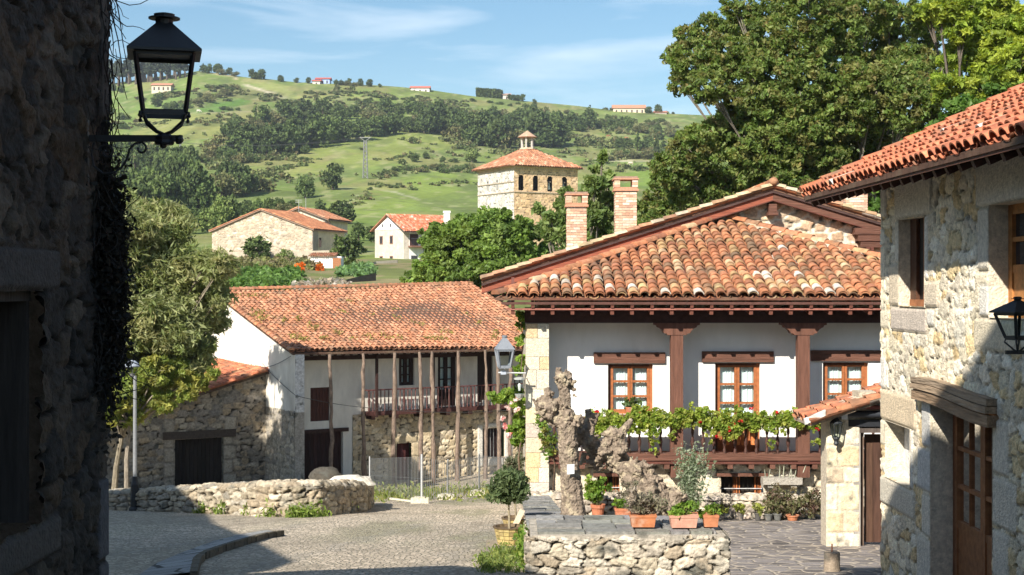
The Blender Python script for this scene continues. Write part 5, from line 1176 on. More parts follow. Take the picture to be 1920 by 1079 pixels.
# facade: plaster part and stone part
dz = lambda px, py: fz(px, py, FD)
sh_w = (fu(582, FD), fu(618, FD), dz(600, 790), dz(600, 727)); bd = (fu(560, FD), fu(643, FD), -9, dz(600, 812))
fw1 = (fu(748, FD), fu(777, FD), dz(762, 723), dz(762, 668)); fw2 = (fu(821, FD), fu(856, FD), dz(838, 762), dz(838, 665)); fw3 = (fu(895, FD), fu(924, FD), dz(910, 755), dz(910, 662))
us = fu(661, FD); zs_ = dz(700, 776); ld = (fu(744, FD), fu(771, FD), -9, dz(757, 831)); lw = (fu(906, FD), fu(944, FD), dz(925, 858), dz(925, 803))
mb = MB(); mb.facade(ff, .42, us, -9, ZE2+.12, [sh_w, bd], n=FD, depth=.2); mb.facade(ff, us, LEN+1.6, zs_, ZE2+.08, [fw1, fw2, fw3], n=FD, depth=.2)
mb.bx(ff, us-.02, us+.0, -9, zs_, FD-.3, FD); mb.build('facade_plaster', M['plaster_old'], fh)
FSP = [(.60, .48, .31), (.66, .54, .36), (.54, .43, .28), (.70, .60, .43), (.50, .42, .31)]
stones('facade_stone', planemap(ff, us, -9.2, FD), LEN+1.5-us, zs_+9.2, .36, .22, .045, 95, .05, FSP, (.54, .45, .32), M['stone'], fh,
       holes=[(ld[0]-us, ld[1]-us, 0, ld[3]+9.2), (lw[0]-us, lw[1]-us, lw[2]+9.2, lw[3]+9.2)], warp=.5, lump=.9,
       blocks=[(ld[0]-us-.3, ld[3]+9.2, ld[1]-us+.3, ld[3]+9.55, (.56, .46, .30)), (ld[0]-us-.45, 0, ld[0]-us, ld[3]+9.2, (.50, .41, .27)), (ld[1]-us, 0, ld[1]-us+.4, ld[3]+9.2, (.54, .44, .29)),
               (lw[0]-us-.35, lw[2]+8.8, lw[0]-us, lw[3]+9.4, (.74, .70, .62)), (lw[1]-us, lw[2]+8.8, lw[1]-us+.5, lw[3]+9.4, (.74, .70, .62)), (lw[0]-us, lw[2]+8.8, lw[1]-us, lw[2]+9.2, (.74, .70, .62)), (lw[0]-us, lw[3]+9.2, lw[1]-us, lw[3]+9.45, (.74, .70, .62))])
DB = (.045, .022, .018)
mb = MB(); mb.bx(ff, sh_w[0], sh_w[1], sh_w[2], sh_w[3], FD-.12, FD-.08, (.06, .025, .018))
for i in range(6): mb.bx(ff, sh_w[0]+i*(sh_w[1]-sh_w[0])/6, sh_w[0]+(i+.93)*(sh_w[1]-sh_w[0])/6, sh_w[2], sh_w[3], FD-.08, FD-.06, (.075, .03, .022))
mb.build('shutter', M['wood_v'], fh)
mb = MB(3)
for i in range(11): mb.bx(ff, bd[0]+i*(bd[1]-bd[0])/11, bd[0]+(i+.94)*(bd[1]-bd[0])/11, -8.9, bd[3], FD-.2, FD-.17, jc(mb.r, .7, 1.2, (.04, .018, .016)))
mb.build('barn_door', M['wood_v'], fh)
mb = MB(); mb.bx(ff, bd[0]-.25, bd[1]+.25, bd[3], bd[3]+.16, FD-.1, FD+.06, DB); mb.build('lintel', M['wood'], fh)
for w in (fw1, fw2): casement(fh, ff, w[0], w[1], w[2], w[3], FD-.12, rows=3, col=(.035, .02, .018), curtain=True, dk=(.03, .018, .015), panel=.0 if w is fw1 else .6, fw=.10)
mb = MB(); mb.bx(ff, fw3[0], fw3[1], fw3[2], fw3[3], FD-.14, FD-.1, (.03, .016, .014)); mb.build('door', M['wood'], fh)
mb = MB(4)
for i in range(5): mb.bx(ff, ld[0]+i*(ld[1]-ld[0])/5, ld[0]+(i+.93)*(ld[1]-ld[0])/5, -9, ld[3], FD-.22, FD-.19, jc(mb.r, .8, 1.3, (.11, .035, .035)))
mb.build('door', M['wood_v'], fh)
mb = MB(); mb.bx(ff, lw[0], lw[1], lw[2], lw[3], FD-.26, FD-.22, (.03, .02, .02)); mb.bx(ff, lw[1]-.28, lw[1], lw[2], lw[3], FD-.22, FD-.16, (.12, .03, .035))
for i in range(6): mb.bx(ff, lw[0]+.1+i*.17, lw[0]+.12+i*.17, lw[2], lw[3], FD-.12, FD-.10, (.25, .25, .25))
mb.build('window', M['wood'], fh)
# roof
FE0 = Vector(ff.pt(-.12, ZE2, 0)); FE1 = Vector(ff.pt(LEN+.2, ZE2-.10, 0)); FR0 = Vector(gfr.pt(RD, RZ, .12)); FR1 = FE1+(FR0-FE0); FR1.z = .13
fr1b = P(884, 536, 1); k = (884-960)/F_; t_ = (k*FR0.y-FR0.x)/(.84-k*.5426); FR1 = FR0+Vector((.84, .5426, 0))*t_; FR1.z = (539.5-535)/F_*FR1.y
FE1 = FE0+Vector((.84, .5426, 0))*t_; FE1.z = ZE2-.12
rf = MB(); deck(rf, FE0, FE1, FR0, FR1, .08, .05, (.12, .07, .05))
tiles(rf, FE0, FE1, FR0, FR1, 56, 26, TP_PINK, seed=5, light=.0, rk=.42, jit=1.5, seg=6, sag=.10)
bk0 = FR0+Vector((-.5426, .84, 0))*RD; bk0.z = ZE2; bk1 = FR1+Vector((-.5426, .84, 0))*RD; bk1.z = ZE2
rf.quad(FR0, FR1, bk1, bk0, (.42, .2, .13)); ridge_tiles(rf, FR0+Vector((0, 0, .06)), FR1+Vector((0, 0, .06)), .15, 44, TP_PINK, 9)
ridge_tiles(rf, FE0+Vector((-.02, 0, .04)), FR0+Vector((-.02, 0, .04)), .13, 26, TP_PINK, 19)
rf.build('roof', M['tile'], fh, smooth=True, sharp=50)
mb = MB(2)
for i in range(38):
    a = FE0.lerp(FE1, (i+.5)/38); mb.beam(a+Vector((-.5426*.06, .84*.06, -.15)), a+Vector((-.5426*2, .84*2, -.15+.56)), .10, .10, (.04, .024, .02))
mb.beam(Vector(ff.pt(.3, ZE2-.33, -.95)), Vector(ff.pt(t_, ZE2-.40, -.95)), .14, .18, (.045, .022, .018)); mb.build('rafter', M['wood'], fh)
# growing on the roof
rg = np.random.default_rng(8); pts_ = []
for (x, y) in ((548, 634), (556, 640), (568, 640), (486, 592), (490, 600), (486, 608), (528, 606), (605, 640), (612, 645), (630, 632), (660, 640), (690, 636), (700, 643), (720, 634), (735, 642), (753, 640), (800, 640), (815, 641), (830, 640), (838, 628), (870, 594), (880, 600), (780, 610), (790, 614), (735, 600), (745, 605), (693, 600), (640, 590), (700, 560), (715, 566), (745, 588), (925, 636), (930, 630), (655, 572), (560, 606), (580, 616), (590, 622), (500, 560), (460, 560), (900, 612), (965, 600), (972, 625)):
    # ray onto the roof plane
    d = P(x, y, 1); nrm = (FE1-FE0).cross(FR0-FE0); tt = FE0.dot(nrm)/d.dot(nrm); pts_.append(d*tt)
pts_ = [tuple(p) for p in pts_]
C_, cc = cluster_pts([((p[0], p[1], p[2]+.12), (.36*rg.uniform(.4, 1.3), .3, .17)) for p in pts_], 3000, rg, sub=.7, nsub=7, pal=[(.34, .34, .08), (.40, .36, .11), (.22, .26, .06), (.44, .36, .14)], inner=.1)
mo = leafmesh('roof_weed', C_, .06, cc, M['leaf'], None, origin=pts_[10], seed=4); tag(mo, 'yellow-green weeds and moss rooted between the tiles of the long farmhouse roof', 'weeds', kind='stuff')
# balcony
Bn = -.66; bz0 = fz(700, 774, Bn); bz1 = bz0+.98; BU0, BU1 = fu(689, Bn), LEN+.4
bb = MB(); MAR = (.08, .034, .03)
bb.bx(ff, BU0, BU1, bz0-.14, bz0+.03, Bn-.10, Bn, MAR); bb.bx(ff, BU0, BU1, bz0-.02, bz0+.02, FD, Bn-.11, (.09, .04, .035)); bb.bx(ff, BU0, BU0+.12, bz0-.14, bz0+.03, FD, Bn-.11, MAR)
bb.bx(ff, BU0, BU1, bz1-.05, bz1, Bn-.09, Bn, (.13, .05, .045)); bb.bx(ff, BU0, BU0+.06, bz1-.05, bz1, FD, Bn-.1, MAR)
for px in (700, 744, 790, 840, 882, 920, 955): u = fu(px, Bn); bb.bx(ff, u-.08, u+.08, bz0-.30, bz0-.141, FD, Bn+.04, DB)
bf = bb.build('balcony', M['wood'], fh); u = BU0+.1; i = 0
mb = MB()
while u < BU1:
    c = (.13, .062, .055) if i % 9 else MAR; w = .032 if i % 9 else .06; b_ = MB(); b_.lathe(ff.pt(u, bz0+.03, Bn-.045), [(w*.6, 0), (w, .12), (w*.55, .2), (w*1.1, .45), (w*.6, .6), (w*.9, .8), (w*.6, .9)], 6, c); b_.build('baluster', M['wood'], bf, smooth=True); u += .188; i += 1
for (x0, x1, h_, lb) in ((708, 745, 15, 'long low white trough at the left end of'), (752, 786, 22, 'long tall white trough below the small casement on'), (796, 803, 24, 'narrow tall white pot right of the small casement on'), (808, 822, 20, 'white pot just left of the glazed door on'), (862, 872, 22, 'small white pot just right of the glazed door on'), (884, 892, 26, 'tall white pot left of the dark doorway on'), (905, 925, 12, 'low white trough in the dark doorway on'), (930, 942, 16, 'white pot nearest the street lantern on')):
    b_ = MB(); b_.bx(ff, fu(x0, FD+.35), fu(x1, FD+.35), bz0+.03, bz0+.03+h_*.02, FD+.25, FD+.35, (.72, .70, .66)); o_ = b_.build('flower_box', M['stone'], None, origin=ff.pt(fu(x0), bz0, FD)); tag(o_, lb+' the maroon farmhouse balcony', 'planter', 'white troughs on the farmhouse balcony')
mb = MB(); u = fu(706, Bn+.03); mb.bx(ff, u-.05, u+.05, bz0-.2, ZE2-.1, Bn+.0, Bn+.10, DB); mb.build('post', M['wood'], fh); mb = MB(); u = fu(812, Bn); mb.bx(ff, u-.05, u+.05, bz0, ZE2-.1, Bn-.02, Bn+.08, DB); mb.build('post', M['wood'], fh)
# rough debarked poles propping the eave
for i, (px, top, bot) in enumerate(((620, 664, 906), (682, 663, 912), (739, 662, 902), (788, 661, 900), (812, 660, 905), (859, 660, 896), (911, 659, 895), (935, 659, 890), (957, 659, 890))):
    mb = MB(20+i); r = random.Random(i); n_ = .12+.1*r.random(); u = fu(px, n_); zt = ZE2-.14; zb_ = Hs(*ff.pt(u, 0, n_)[:2])+.0; N2 = 14; pts_ = []; rad = []
    for j in range(N2+1):
        t2 = j/N2; pts_.append(ff.pt(u+.035*math.sin(t2*4+i*2)+.012*r.gauss(0, 1), zb_+(zt-zb_)*t2, n_+.02*r.gauss(0, 1)+(.0-.3*max(0, t2-.85)))); rad.append(.098-.03*t2+.012*r.gauss(0, 1))
    mb.tube(pts_, rad, 8, (.21, .155, .12), wob=.12); q_ = mb.build('pole', M['bark'], None, origin=ff.pt(u, zb_, n_), smooth=True)
    tag(q_, 'rough debarked wooden pole propping the farmhouse eave, %s' % ('leftmost, before the shuttered window', 'second from the left, at the balcony end', 'before the small upper casement', 'right of the small casement', 'close left of the glazed balcony door', 'right of the glazed balcony door', 'before the dark balcony doorway', 'last free one, below the street lamp', 'rightmost, beside the climbing flowers')[i], 'pole', 'poles propping the farmhouse eave')

# ------------------------------------------------------------ stone barn against the gable
bA = (-16.6, 57.2); bB_ = (P(505, 0, 60.6).x, 60.6); L2 = math.hypot(bB_[0]-bA[0], bB_[1]-bA[1]); bu = ((bB_[0]-bA[0])/L2, (bB_[1]-bA[1])/L2); bf2 = Frame(bA, bu, (bu[1], -bu[0]))
ba = thing('stone_barn', 'shaded stone lean-to barn with wide dark plank door built against the white gable', 'barn', (-13, 59, -8.4))
u_r = bf2.u(262); z_r = bf2.z(262, 768); z_t = bf2.z(505, 694)
def btop(u): return np.where(u < u_r, z_r, z_r+(z_t-z_r)*(u-u_r)/(L2-u_r))-.02
bdr = (bf2.u(327), bf2.u(419), -9, bf2.z(370, 822))
stones('front_wall', planemap(bf2, 0, -9), L2, z_t+9, .45, .26, .05, 101, .04, [(.34, .30, .24), (.28, .25, .21), (.40, .35, .27), (.24, .22, .19), (.36, .29, .20)], (.27, .24, .20), M['stone_lichen'], ba,
       keep=lambda u, v: (v-9 < btop(u)) & ~((u > bdr[0]) & (u < bdr[1]) & (v-9 < bdr[3])),
       blocks=[(bdr[1], 0+.6*j, bdr[1]+.4+.15*(j % 2), .6*j+.58, (.40, .36, .29)) for j in range(6)]+[(bdr[0]-.45, .6*j, bdr[0], .6*j+.58, (.36, .32, .26)) for j in range(6)])
mb = MB(5)
for i in range(12): mb.bx(bf2, bdr[0]+i*(bdr[1]-bdr[0])/12, bdr[0]+(i+.94)*(bdr[1]-bdr[0])/12, -9, bdr[3], -.28, -.24, jc(mb.r, .7, 1.2, (.025, .02, .018)))
mb.build('door', M['wood_v'], ba)
mb = MB(); mb.bx(bf2, bf2.u(305), bf2.u(441), bf2.z(370, 822), bf2.z(370, 808), -.2, .10, (.07, .055, .045)); mb.build('lintel', M['wood'], ba)
e0 = Vector(bf2.pt(u_r-.9, z_r-.32, .35)); r0 = Vector(bf2.pt(L2+.1, z_t+.05, .35)); bk = Vector((-bf2.N[0], -bf2.N[1], 0))*7+Vector((0, 0, .35))
mb = MB(); deck(mb, e0, e0+bk, r0, r0+bk, .10, .02, (.10, .07, .05)); tiles(mb, e0, e0+bk, r0, r0+bk, 27, 20, TP_RED+TP, seed=9, seg=5, jit=1.6)
mb.build('roof', M['tile'], ba, smooth=True, sharp=50)
mb = MB(); mb.col = (.3, .27, .22); mb.quad(bf2.pt(0, -9, -.02), bf2.pt(0, z_r, -.02), bf2.pt(0, z_r, -8), bf2.pt(0, -9, -8)); mb.bx(bf2, 0, u_r, z_r-.12, z_r, -.5, .02); mb.build('side_wall', M['stone'], ba)
# buttress column between barn and farmhouse
# ------------------------------------------------------------ low curved wall
def gp2(px, py): x, y = gp(px, py); return x, y
cw = [(120, 957, 928), (190, 958, 925), (250, 959, 921), (300, 961, 918), (360, 963, 914), (420, 965, 911), (480, 969, 908), (540, 970, 907), (600, 969, 906), (650, 965, 905), (682, 961, 905), (692, 956, 906), (698, 948, 905)]
pts_ = []
for (px, pb, pt_) in cw: x, y = gp2(px, pb); pts_.append((x, y, G(y)-.15, (539.5-pt_)/F_*y))
f_, L_ = linemap(pts_, 1.0, .5)
lwo = stones('curved_wall', f_, L_, 2.45, .34, .20, .028, 111, .06, [(.40, .34, .25), (.46, .40, .30), (.34, .29, .21), (.50, .44, .34), (.38, .31, .22), (.30, .27, .22)], (.24, .20, .15), M['stone_lichen'], None, edge=(.03, .16), warp=.5, lump=.8, origin=pts_[6][:3])
tag(lwo, 'low curved dry stone wall crossing the street behind the lamp post', 'wall')
mb = MB(4); e_ = pts_[-1]; mb.blob((e_[0]-.32, e_[1]+.12, e_[2]+.2), (.33, .33, .72), 12, 8, .06, (.42, .37, .3))
o_ = mb.build('wall_end', M['stone_lichen'], None, origin=(e_[0], e_[1], e_[2]), smooth=True); o_.parent = lwo; o_.location = Vector((e_[0], e_[1], e_[2]))-Vector(pts_[6][:3])
q_ = P(611, 897, 38); mb = MB(6); mb.blob((q_.x, 38, q_.z), (.46, .42, .30), 14, 9, .12, (.085, .075, .06)); tag(mb.build('boulder', M['stone_lichen'], None, origin=tuple(q_), smooth=True), 'rounded dark boulder behind the curved wall before the wide farmhouse door', 'boulder')
q_ = P(660, 905, 37); mb = MB(7); mb.blob((q_.x, 37, q_.z), (.62, .4, .20), 12, 7, .16, (.62, .58, .5)); tag(mb.build('slab', M['stone_lichen'], None, origin=tuple(q_), smooth=True), 'pale rough stone slab lying at the end of the curved wall', 'slab')
tufts('weeds', 'green weeds sprouting along the foot of the curved stone wall', [tuple((*gp2(px, pb)[:2], G(gp2(px, pb)[1])+.02)) for px, pb in ((548, 972), (556, 971), (563, 972), (571, 970), (578, 971), (586, 969), (648, 964), (644, 963), (380, 964), (410, 966), (470, 968), (505, 971), (600, 970))], 1300, .045, [(.20, .30, .05), (.28, .36, .09), (.13, .2, .04)], 15, (.10, .05, .13), elong=2.5)
# ------------------------------------------------------------ street lamp post
x, y = gp(253, 958); lp = thing('lamp_post', 'slim grey street lamp post with a domed head standing at the curved wall', 'street lamp', (x, y-.35, G(y-.35))); y -= .35; kk = y/F_; zb_ = G(y); X_ = (253-960)*kk
mb = MB(); zt = (539.5-700)*kk; mb.lathe((X_, y, zb_), [(.16, 0), (.16, .08), (.12, .12), (.11, .7), (.08, .8), (.07, .9)], 12, (.02, .02, .022)); mb.build('base', M['metal'], lp)
mb = MB(); mb.lathe((X_, y, zb_+.88), [(.055, 0), (.045, zt-zb_-.95)], 10, (.30, .31, .32)); mb.build('pole', M['galv'], lp)
mb = MB(); c_ = (X_-.07, y, (539.5-688)*kk); mb.lathe(c_, [(.19, -.0), (.20, .03), (.17, .07), (.10, .14), (.03, .17)], 16, (.30, .34, .40)); mb.lathe(c_, [(.05, -.28), (.07, -.24), (.06, -.18)], 8, (.1, .1, .1))
for a in range(4): an = a*math.pi/2+.4; mb.tube([Vector(c_)+Vector((math.cos(an)*.06, math.sin(an)*.06, -.2)), Vector(c_)+Vector((math.cos(an)*.15, math.sin(an)*.15, 0))], .008, 4, (.1, .1, .1))
mb.build('lamp_head', M['metal'], lp)
# ------------------------------------------------------------ mesh fence panels
fpts = [(693, 928, 856), (791, 945, 852), (840, 938, 862), (899, 930, 850), (962, 920, 856)]
FP = []
for (px, pb, pt_) in fpts: x, y = gp(px, pb); FP.append((x, y, G(y), (539.5-pt_)/F_*y))
x, y = gp(693, 928)
GV = (.26, .27, .28)
for i in range(4):
    a, b = FP[i], FP[i+1]; o = thing('mesh_barrier', 'light galvanised mesh fence panel, %s' % ('nearest the curved wall', 'in the middle, before the small maroon door', 'third along, before the pole shadows', 'last one beside the clipped tubs')[i], 'barrier', (a[0], a[1], a[2]), 'temporary mesh fence panels in the street')
    A = Vector((a[0], a[1], 0)); B2 = Vector((b[0], b[1], 0)); zl = lambda t2: a[2]+(b[2]-a[2])*t2+.10; zh = lambda t2: a[3]+(b[3]-a[3])*t2
    fr = MB(); 
    fr.tube([A+Vector((0, 0, a[2])), A+Vector((0, 0, a[3]))], .022, 6, (.62, .63, .64)); fr.tube([A.lerp(B2, .985)+Vector((0, 0, b[2])), A.lerp(B2, .985)+Vector((0, 0, b[3]-.02))], .018, 6, GV); fr.build('frame', M['galv'], o)
    m2 = MB(); n_ = max(8, int((B2-A).length/.21))
    for j in range(1, n_): t2 = j/n_; p = A.lerp(B2, t2); m2.tube([p+Vector((0, 0, zl(t2))), p+Vector((0, 0, zh(t2)-.08))], .0062, 4, GV, cap=False)
    for j in range(3): zz = j/2; m2.tube([A+Vector((0, 0, zl(0)+(zh(0)-zl(0)-.08)*zz)), B2+Vector((0, 0, zl(1)+(zh(1)-zl(1)-.08)*zz))], .0028, 4, GV, cap=False)
    m2.build('mesh', M['galv'], o)
for i, lab in ((1, 'concrete fence foot with a plank, nearest the curved wall'), (2, 'concrete fence foot in the middle of the row'), (3, 'concrete fence foot farthest right, near the tubs')):
    a = FP[i]; mb = MB(i); mb.rbox((a[0]-.06, a[1], a[2]+.09), (.52, .26, .16), None, (.62, .58, .46)); mb.rbox((a[0]-.06, a[1], a[2]+.19), (.30, .18, .04), None, (.5, .47, .38))
    if i == 1: mb.beam((a[0]-.95, a[1]+.1, a[2]+.14), (a[0]-.3, a[1], a[2]+.08), .12, .04, (.6, .55, .45))
    tag(mb.build('concrete_block', M['stone'], None, origin=a[:3]), lab, 'concrete block', 'concrete feet of the mesh fence')
gg = [(x, y, Hs(x, y)+.03) for x, y in [(random.Random(i).uniform(-6.5, -.3), random.Random(i+50).uniform(43, 55)) for i in range(80)]]
tufts('rough_grass', 'thin rough grass between the mesh fence and the farmhouse', gg, 3000, .07, [(.22, .27, .07), (.30, .30, .10), (.16, .2, .05)], 16, (.4, .8, .07), elong=2.5)

# ------------------------------------------------------------ lantern and jar lamp at the timbered house corner, climbing roses
k4 = 32.6/F_; c_ = P(946, 688, 32.6); cl = thing('corner_lantern', 'grey square lantern on an arm from the corner pier, before the farmhouse roof', 'lantern', tuple(P(985, 699, 32.6)))
square_lantern(cl, c_, 30*k4, 20*k4, 32*k4, 22*k4, 35*k4, R(8), M['metal'], bar=2.4*k4, col=(.20, .22, .25), glass=True, ring=.7)
mb = MB(); mb.col = (.55, .56, .57); a = P(934, 699, 32.6); mb.tube([a, P(986, 700, 32.6)], 1.5*k4, 6); mb.rbox(P(944, 699, 32.6), (10*k4, 7*k4, 7*k4), None, (.5, .55, .62)); mb.tube([P(944, 699, 32.6), P(946, 690, 32.6)], 1.5*k4, 5); mb.build('arm', M['galv'], cl)
jl = thing('bulkhead_lamp', 'boxy clear glass wall lamp under the lantern arm at the pale pier', 'lamp', tuple(P(975, 725, 32.7))); g = MB(); q_ = P(974, 725, 32.7); g.lathe(q_, [(9*k4, -14*k4), (10*k4, 13*k4)], 10); g.build('glass', M['glass'], jl)
mb = MB(); mb.col = (.5, .52, .5); mb.lathe(q_, [(5*k4, -22*k4), (8*k4, -17*k4), (9.4*k4, -14*k4)], 10); mb.lathe(q_, [(10.5*k4, 13*k4), (10.5*k4, 16*k4), (3*k4, 18*k4)], 10); mb.lathe(q_, [(2*k4, -8*k4), (3.5*k4, 3*k4), (1*k4, 6*k4)], 8, (.8, .8, .75)); mb.tube([q_+Vector((9*k4, 0, 14*k4)), q_+Vector((14*k4, .3, 14*k4))], .01, 5); mb.build('housing', M['galv'], jl)
rg = np.random.default_rng(31); rs = thing('climbing_rose', 'leafy climber with white and pink flowers growing around the left corner of the timbered house', 'climbing plant', tuple(P(978, 930, 33.4)))
bl = [(P(px, py, 33.3+rg.random()*.6), (r_*k4, r_*k4*.7, r_*k4*.9)) for px, py, r_ in ((975, 690, 12), (968, 740, 13), (950, 745, 14), (930, 748, 12), (922, 742, 8), (975, 755, 14), (982, 775, 14), (970, 790, 14), (960, 805, 11), (978, 812, 14), (972, 830, 12), (975, 672, 8), (978, 605, 10), (975, 640, 9), (980, 590, 10))]
C_, cc = cluster_pts(bl, 3600, rg, sub=.5, nsub=8, pal=[(.20, .32, .05), (.14, .24, .04), (.28, .38, .07)], inner=.2); leafmesh('foliage', C_, .075, cc, M['leaf'], rs, seed=8)
C_, cc = cluster_pts([(P(px, py, 33.1), (5*k4, 4*k4, 5*k4)) for px, py in ((952, 765), (945, 785), (962, 752), (948, 800), (968, 770), (955, 816), (975, 745))], 260, rg, sub=.6, nsub=4, pal=[(.75, .72, .65), (.7, .5, .45), (.8, .78, .74), (.6, .1, .1)], inner=.1); leafmesh('blossom', C_, .06, cc, M['leaf'], rs, seed=9, elong=1)
mb = MB(2); mb.tube([P(978, 932, 33.4), P(972, 860, 33.4), P(980, 800, 33.5), P(972, 740, 33.5), P(982, 640, 33.6)], [.03, .025, .02, .015, .01], 5, (.14, .1, .07)); mb.build('stem', M['bark'], rs)
rs2 = thing('grey_bush', 'airy grey-green bush between the farmhouse and the corner pier behind the tubs', 'bush', tuple(P(962, 930, 34.5)))
C_, cc = cluster_pts([(P(px, py, 34.4), (r_*k4, r_*k4, r_*k4)) for px, py, r_ in ((962, 870, 17), (972, 890, 16), (955, 895, 14), (975, 860, 12), (965, 912, 14))], 2200, rg, sub=.5, nsub=10, pal=[(.17, .20, .11), (.24, .25, .16), (.12, .15, .08), (.3, .28, .2)], inner=.2); leafmesh('foliage', C_, .05, cc, M['leaf'], rs2, seed=9, elong=2.4)
mb = MB(2); mb.tube([P(962, 934, 34.4), P(964, 880, 34.4)], .02, 5, (.14, .1, .07)); mb.build('stem', M['bark'], rs2)
# overhead cable
def cable(name, lab, pts, rad):
    v = []
    for a, b in zip(pts[:-1], pts[1:]):
        a, b = Vector(a), Vector(b); L_ = (b-a).length
        for j in range(12): t2 = j/12; p = a.lerp(b, t2); p.z -= L_*.02*4*t2*(1-t2); v.append(p)
    v.append(Vector(pts[-1])); mb = MB(); mb.tube(v, rad, 4, (.05, .05, .05)); o = mb.build(name, M['metal'], None, origin=tuple(v[0])); tag(o, lab, 'cable', 'overhead cables'); return o
cable('cable', 'thin dark cable slung from the white gable across the farmhouse front', [Vector(gfr.pt(3.2, fz(500, 690), .08)), Vector(ff.pt(.0, fz(553, 742), .10)), Vector(ff.pt(fu(690, .3), fz(690, 765, .3), .25)), Vector(ff.pt(fu(950, .3), fz(950, 770, .3), .25))], .014)
cable('cable', 'thin cable crossing the white gable above the barn roof', [Vector(gfr.pt(9.5, gfr.z(395, 684), .1)), Vector(gfr.pt(2.5, gfr.z(505, 688), .1)), Vector(gfr.pt(.2, gfr.z(548, 668), .1))], .014)

# tree added out of view on the left to shade the barn
rg = np.random.default_rng(55); st_ = thing('shade_tree', 'large unseen tree added left of the street to shade the barn', 'tree', (-21, 45, Hs(-21, 45)))
bl = [((-22.2+dx*.55, 45+dy, 5.4+dz), (1.6, 1.9, 1.8)) for dx, dy, dz in ((0, 0, 0), (-3, 0, -.3), (2.6, .5, .2), (-1.4, -1, 1.6), (1.2, .6, 1.7), (-.5, 1, -1.8), (2.0, -.5, -1.9), (-3.0, .5, 1.6), (-2.4, 0, -2.0), (3.6, 0, 1.2))]
C_, cc = cluster_pts(bl, 9000, rg, sub=.4, nsub=18, pal=[(.14, .2, .05)], inner=.3); leafmesh('crown', C_, .34, cc, M['leaf'], st_, seed=2)
mb = MB(4); limbs(mb, (-21, 45, Hs(-21, 45)), bl, .3, seed=3); mb.build('trunk', M['bark'], st_, smooth=True)
# ------------------------------------------------------------ trees near the houses
GREEN = [(.10, .17, .035), (.075, .13, .028), (.14, .21, .045), (.055, .095, .022)]
def big_tree(name, lab, cat, base, pxblobs, Y, n, leaf, pal, seed, r0=.2, trunkcol=(.22, .19, .15), sub=.3, nsub=16, inner=.5, elong=1.5, dy=1.0, fork=.35, twigs=2, group=None, droop=0, flat=.9, spk=0, taper=.25):
    k = Y/F_; rg = np.random.default_rng(seed); o = thing(name, lab, cat, tuple(base), group)
    bl = []
    for b in pxblobs:
        px, py, r_ = b[:3]; rz = b[3] if len(b) > 3 else r_*.85; yo = b[4] if len(b) > 4 else rg.uniform(-1, 1)*dy
        c = P(px, py, Y+yo); bl.append((tuple(c), (r_*k, r_*k*.9, rz*k)))
    C_, cc = cluster_pts(bl, n, rg, sub=sub, nsub=nsub, pal=pal, inner=inner, flat=flat, spk=spk)
    leafmesh('crown', C_, leaf, cc, M['leaf'], o, seed=seed, elong=elong, droop=droop)
    mb = MB(seed); limbs(mb, base, bl, r0, seed=seed, col=trunkcol, fork=fork, bend=r0*2.2, twigs=twigs, taper=taper); mb.build('trunk', M['bark'], o, smooth=True)
    return o
# willowy tree left
bl = [(205, 470, 50), (250, 440, 55), (300, 430, 50), (335, 435, 36), (220, 540, 55), (285, 520, 60), (350, 505, 50), (390, 490, 26), (215, 620, 50), (275, 600, 60), (335, 585, 52), (372, 600, 34), (210, 690, 48), (265, 680, 55), (320, 665, 45), (355, 668, 30), (215, 745, 42), (265, 740, 46), (310, 728, 36), (345, 715, 24), (200, 400, 40), (240, 395, 36), (180, 560, 45), (180, 660, 45), (350, 560, 40), (385, 540, 24), (395, 640, 14, 10), (375, 560, 26)]
bx_ = P(214, 905, 52)
big_tree('willow_tree', 'grey-green willowy tree with narrow leaves in front of the white gable and barn', 'tree', (bx_.x, 52, Hs(bx_.x, 52)), bl+[(415, 500, 26), (405, 600, 26), (412, 560, 22), (330, 640, 40), (370, 680, 30), (400, 600, 26), (345, 700, 34), (300, 720, 40), (385, 655, 20), (425, 500, 22), (400, 560, 24), (400, 520, 20), (320, 400, 30, 20), (280, 400, 34), (415, 540, 18), (380, 640, 22)], 51, 105000, .066,
         [(.34, .39, .15), (.27, .33, .11), (.40, .44, .22), (.20, .26, .08), (.44, .43, .20)], 3, r0=.12, sub=.50, nsub=44, elong=4.2, dy=1.6, inner=.2, trunkcol=(.22, .19, .14), fork=.3, taper=.12)
bl = [(195, 720, 40), (235, 735, 42), (280, 745, 36), (200, 775, 32), (245, 780, 26), (180, 640, 36), (215, 655, 36), (185, 420, 24, 34), (200, 380, 22), (182, 480, 24, 30), (195, 540, 24), (310, 755, 24), (350, 735, 20)]
big_tree('laurel_tree', 'yellow-green broad-leaved tree under and left of the willowy one, low over the barn wall', 'tree', (P(238, 905, 49).x, 49, Hs(P(238, 905, 49).x, 49)), bl+[(330, 700, 30), (370, 720, 24), (290, 700, 34), (400, 700, 14)], 49, 42000, .08,
         [(.20, .27, .055), (.26, .31, .08), (.13, .19, .04), (.36, .35, .09)], 4, r0=.10, sub=.3, nsub=26, elong=3.0, dy=.9, inner=.3, fork=.5)
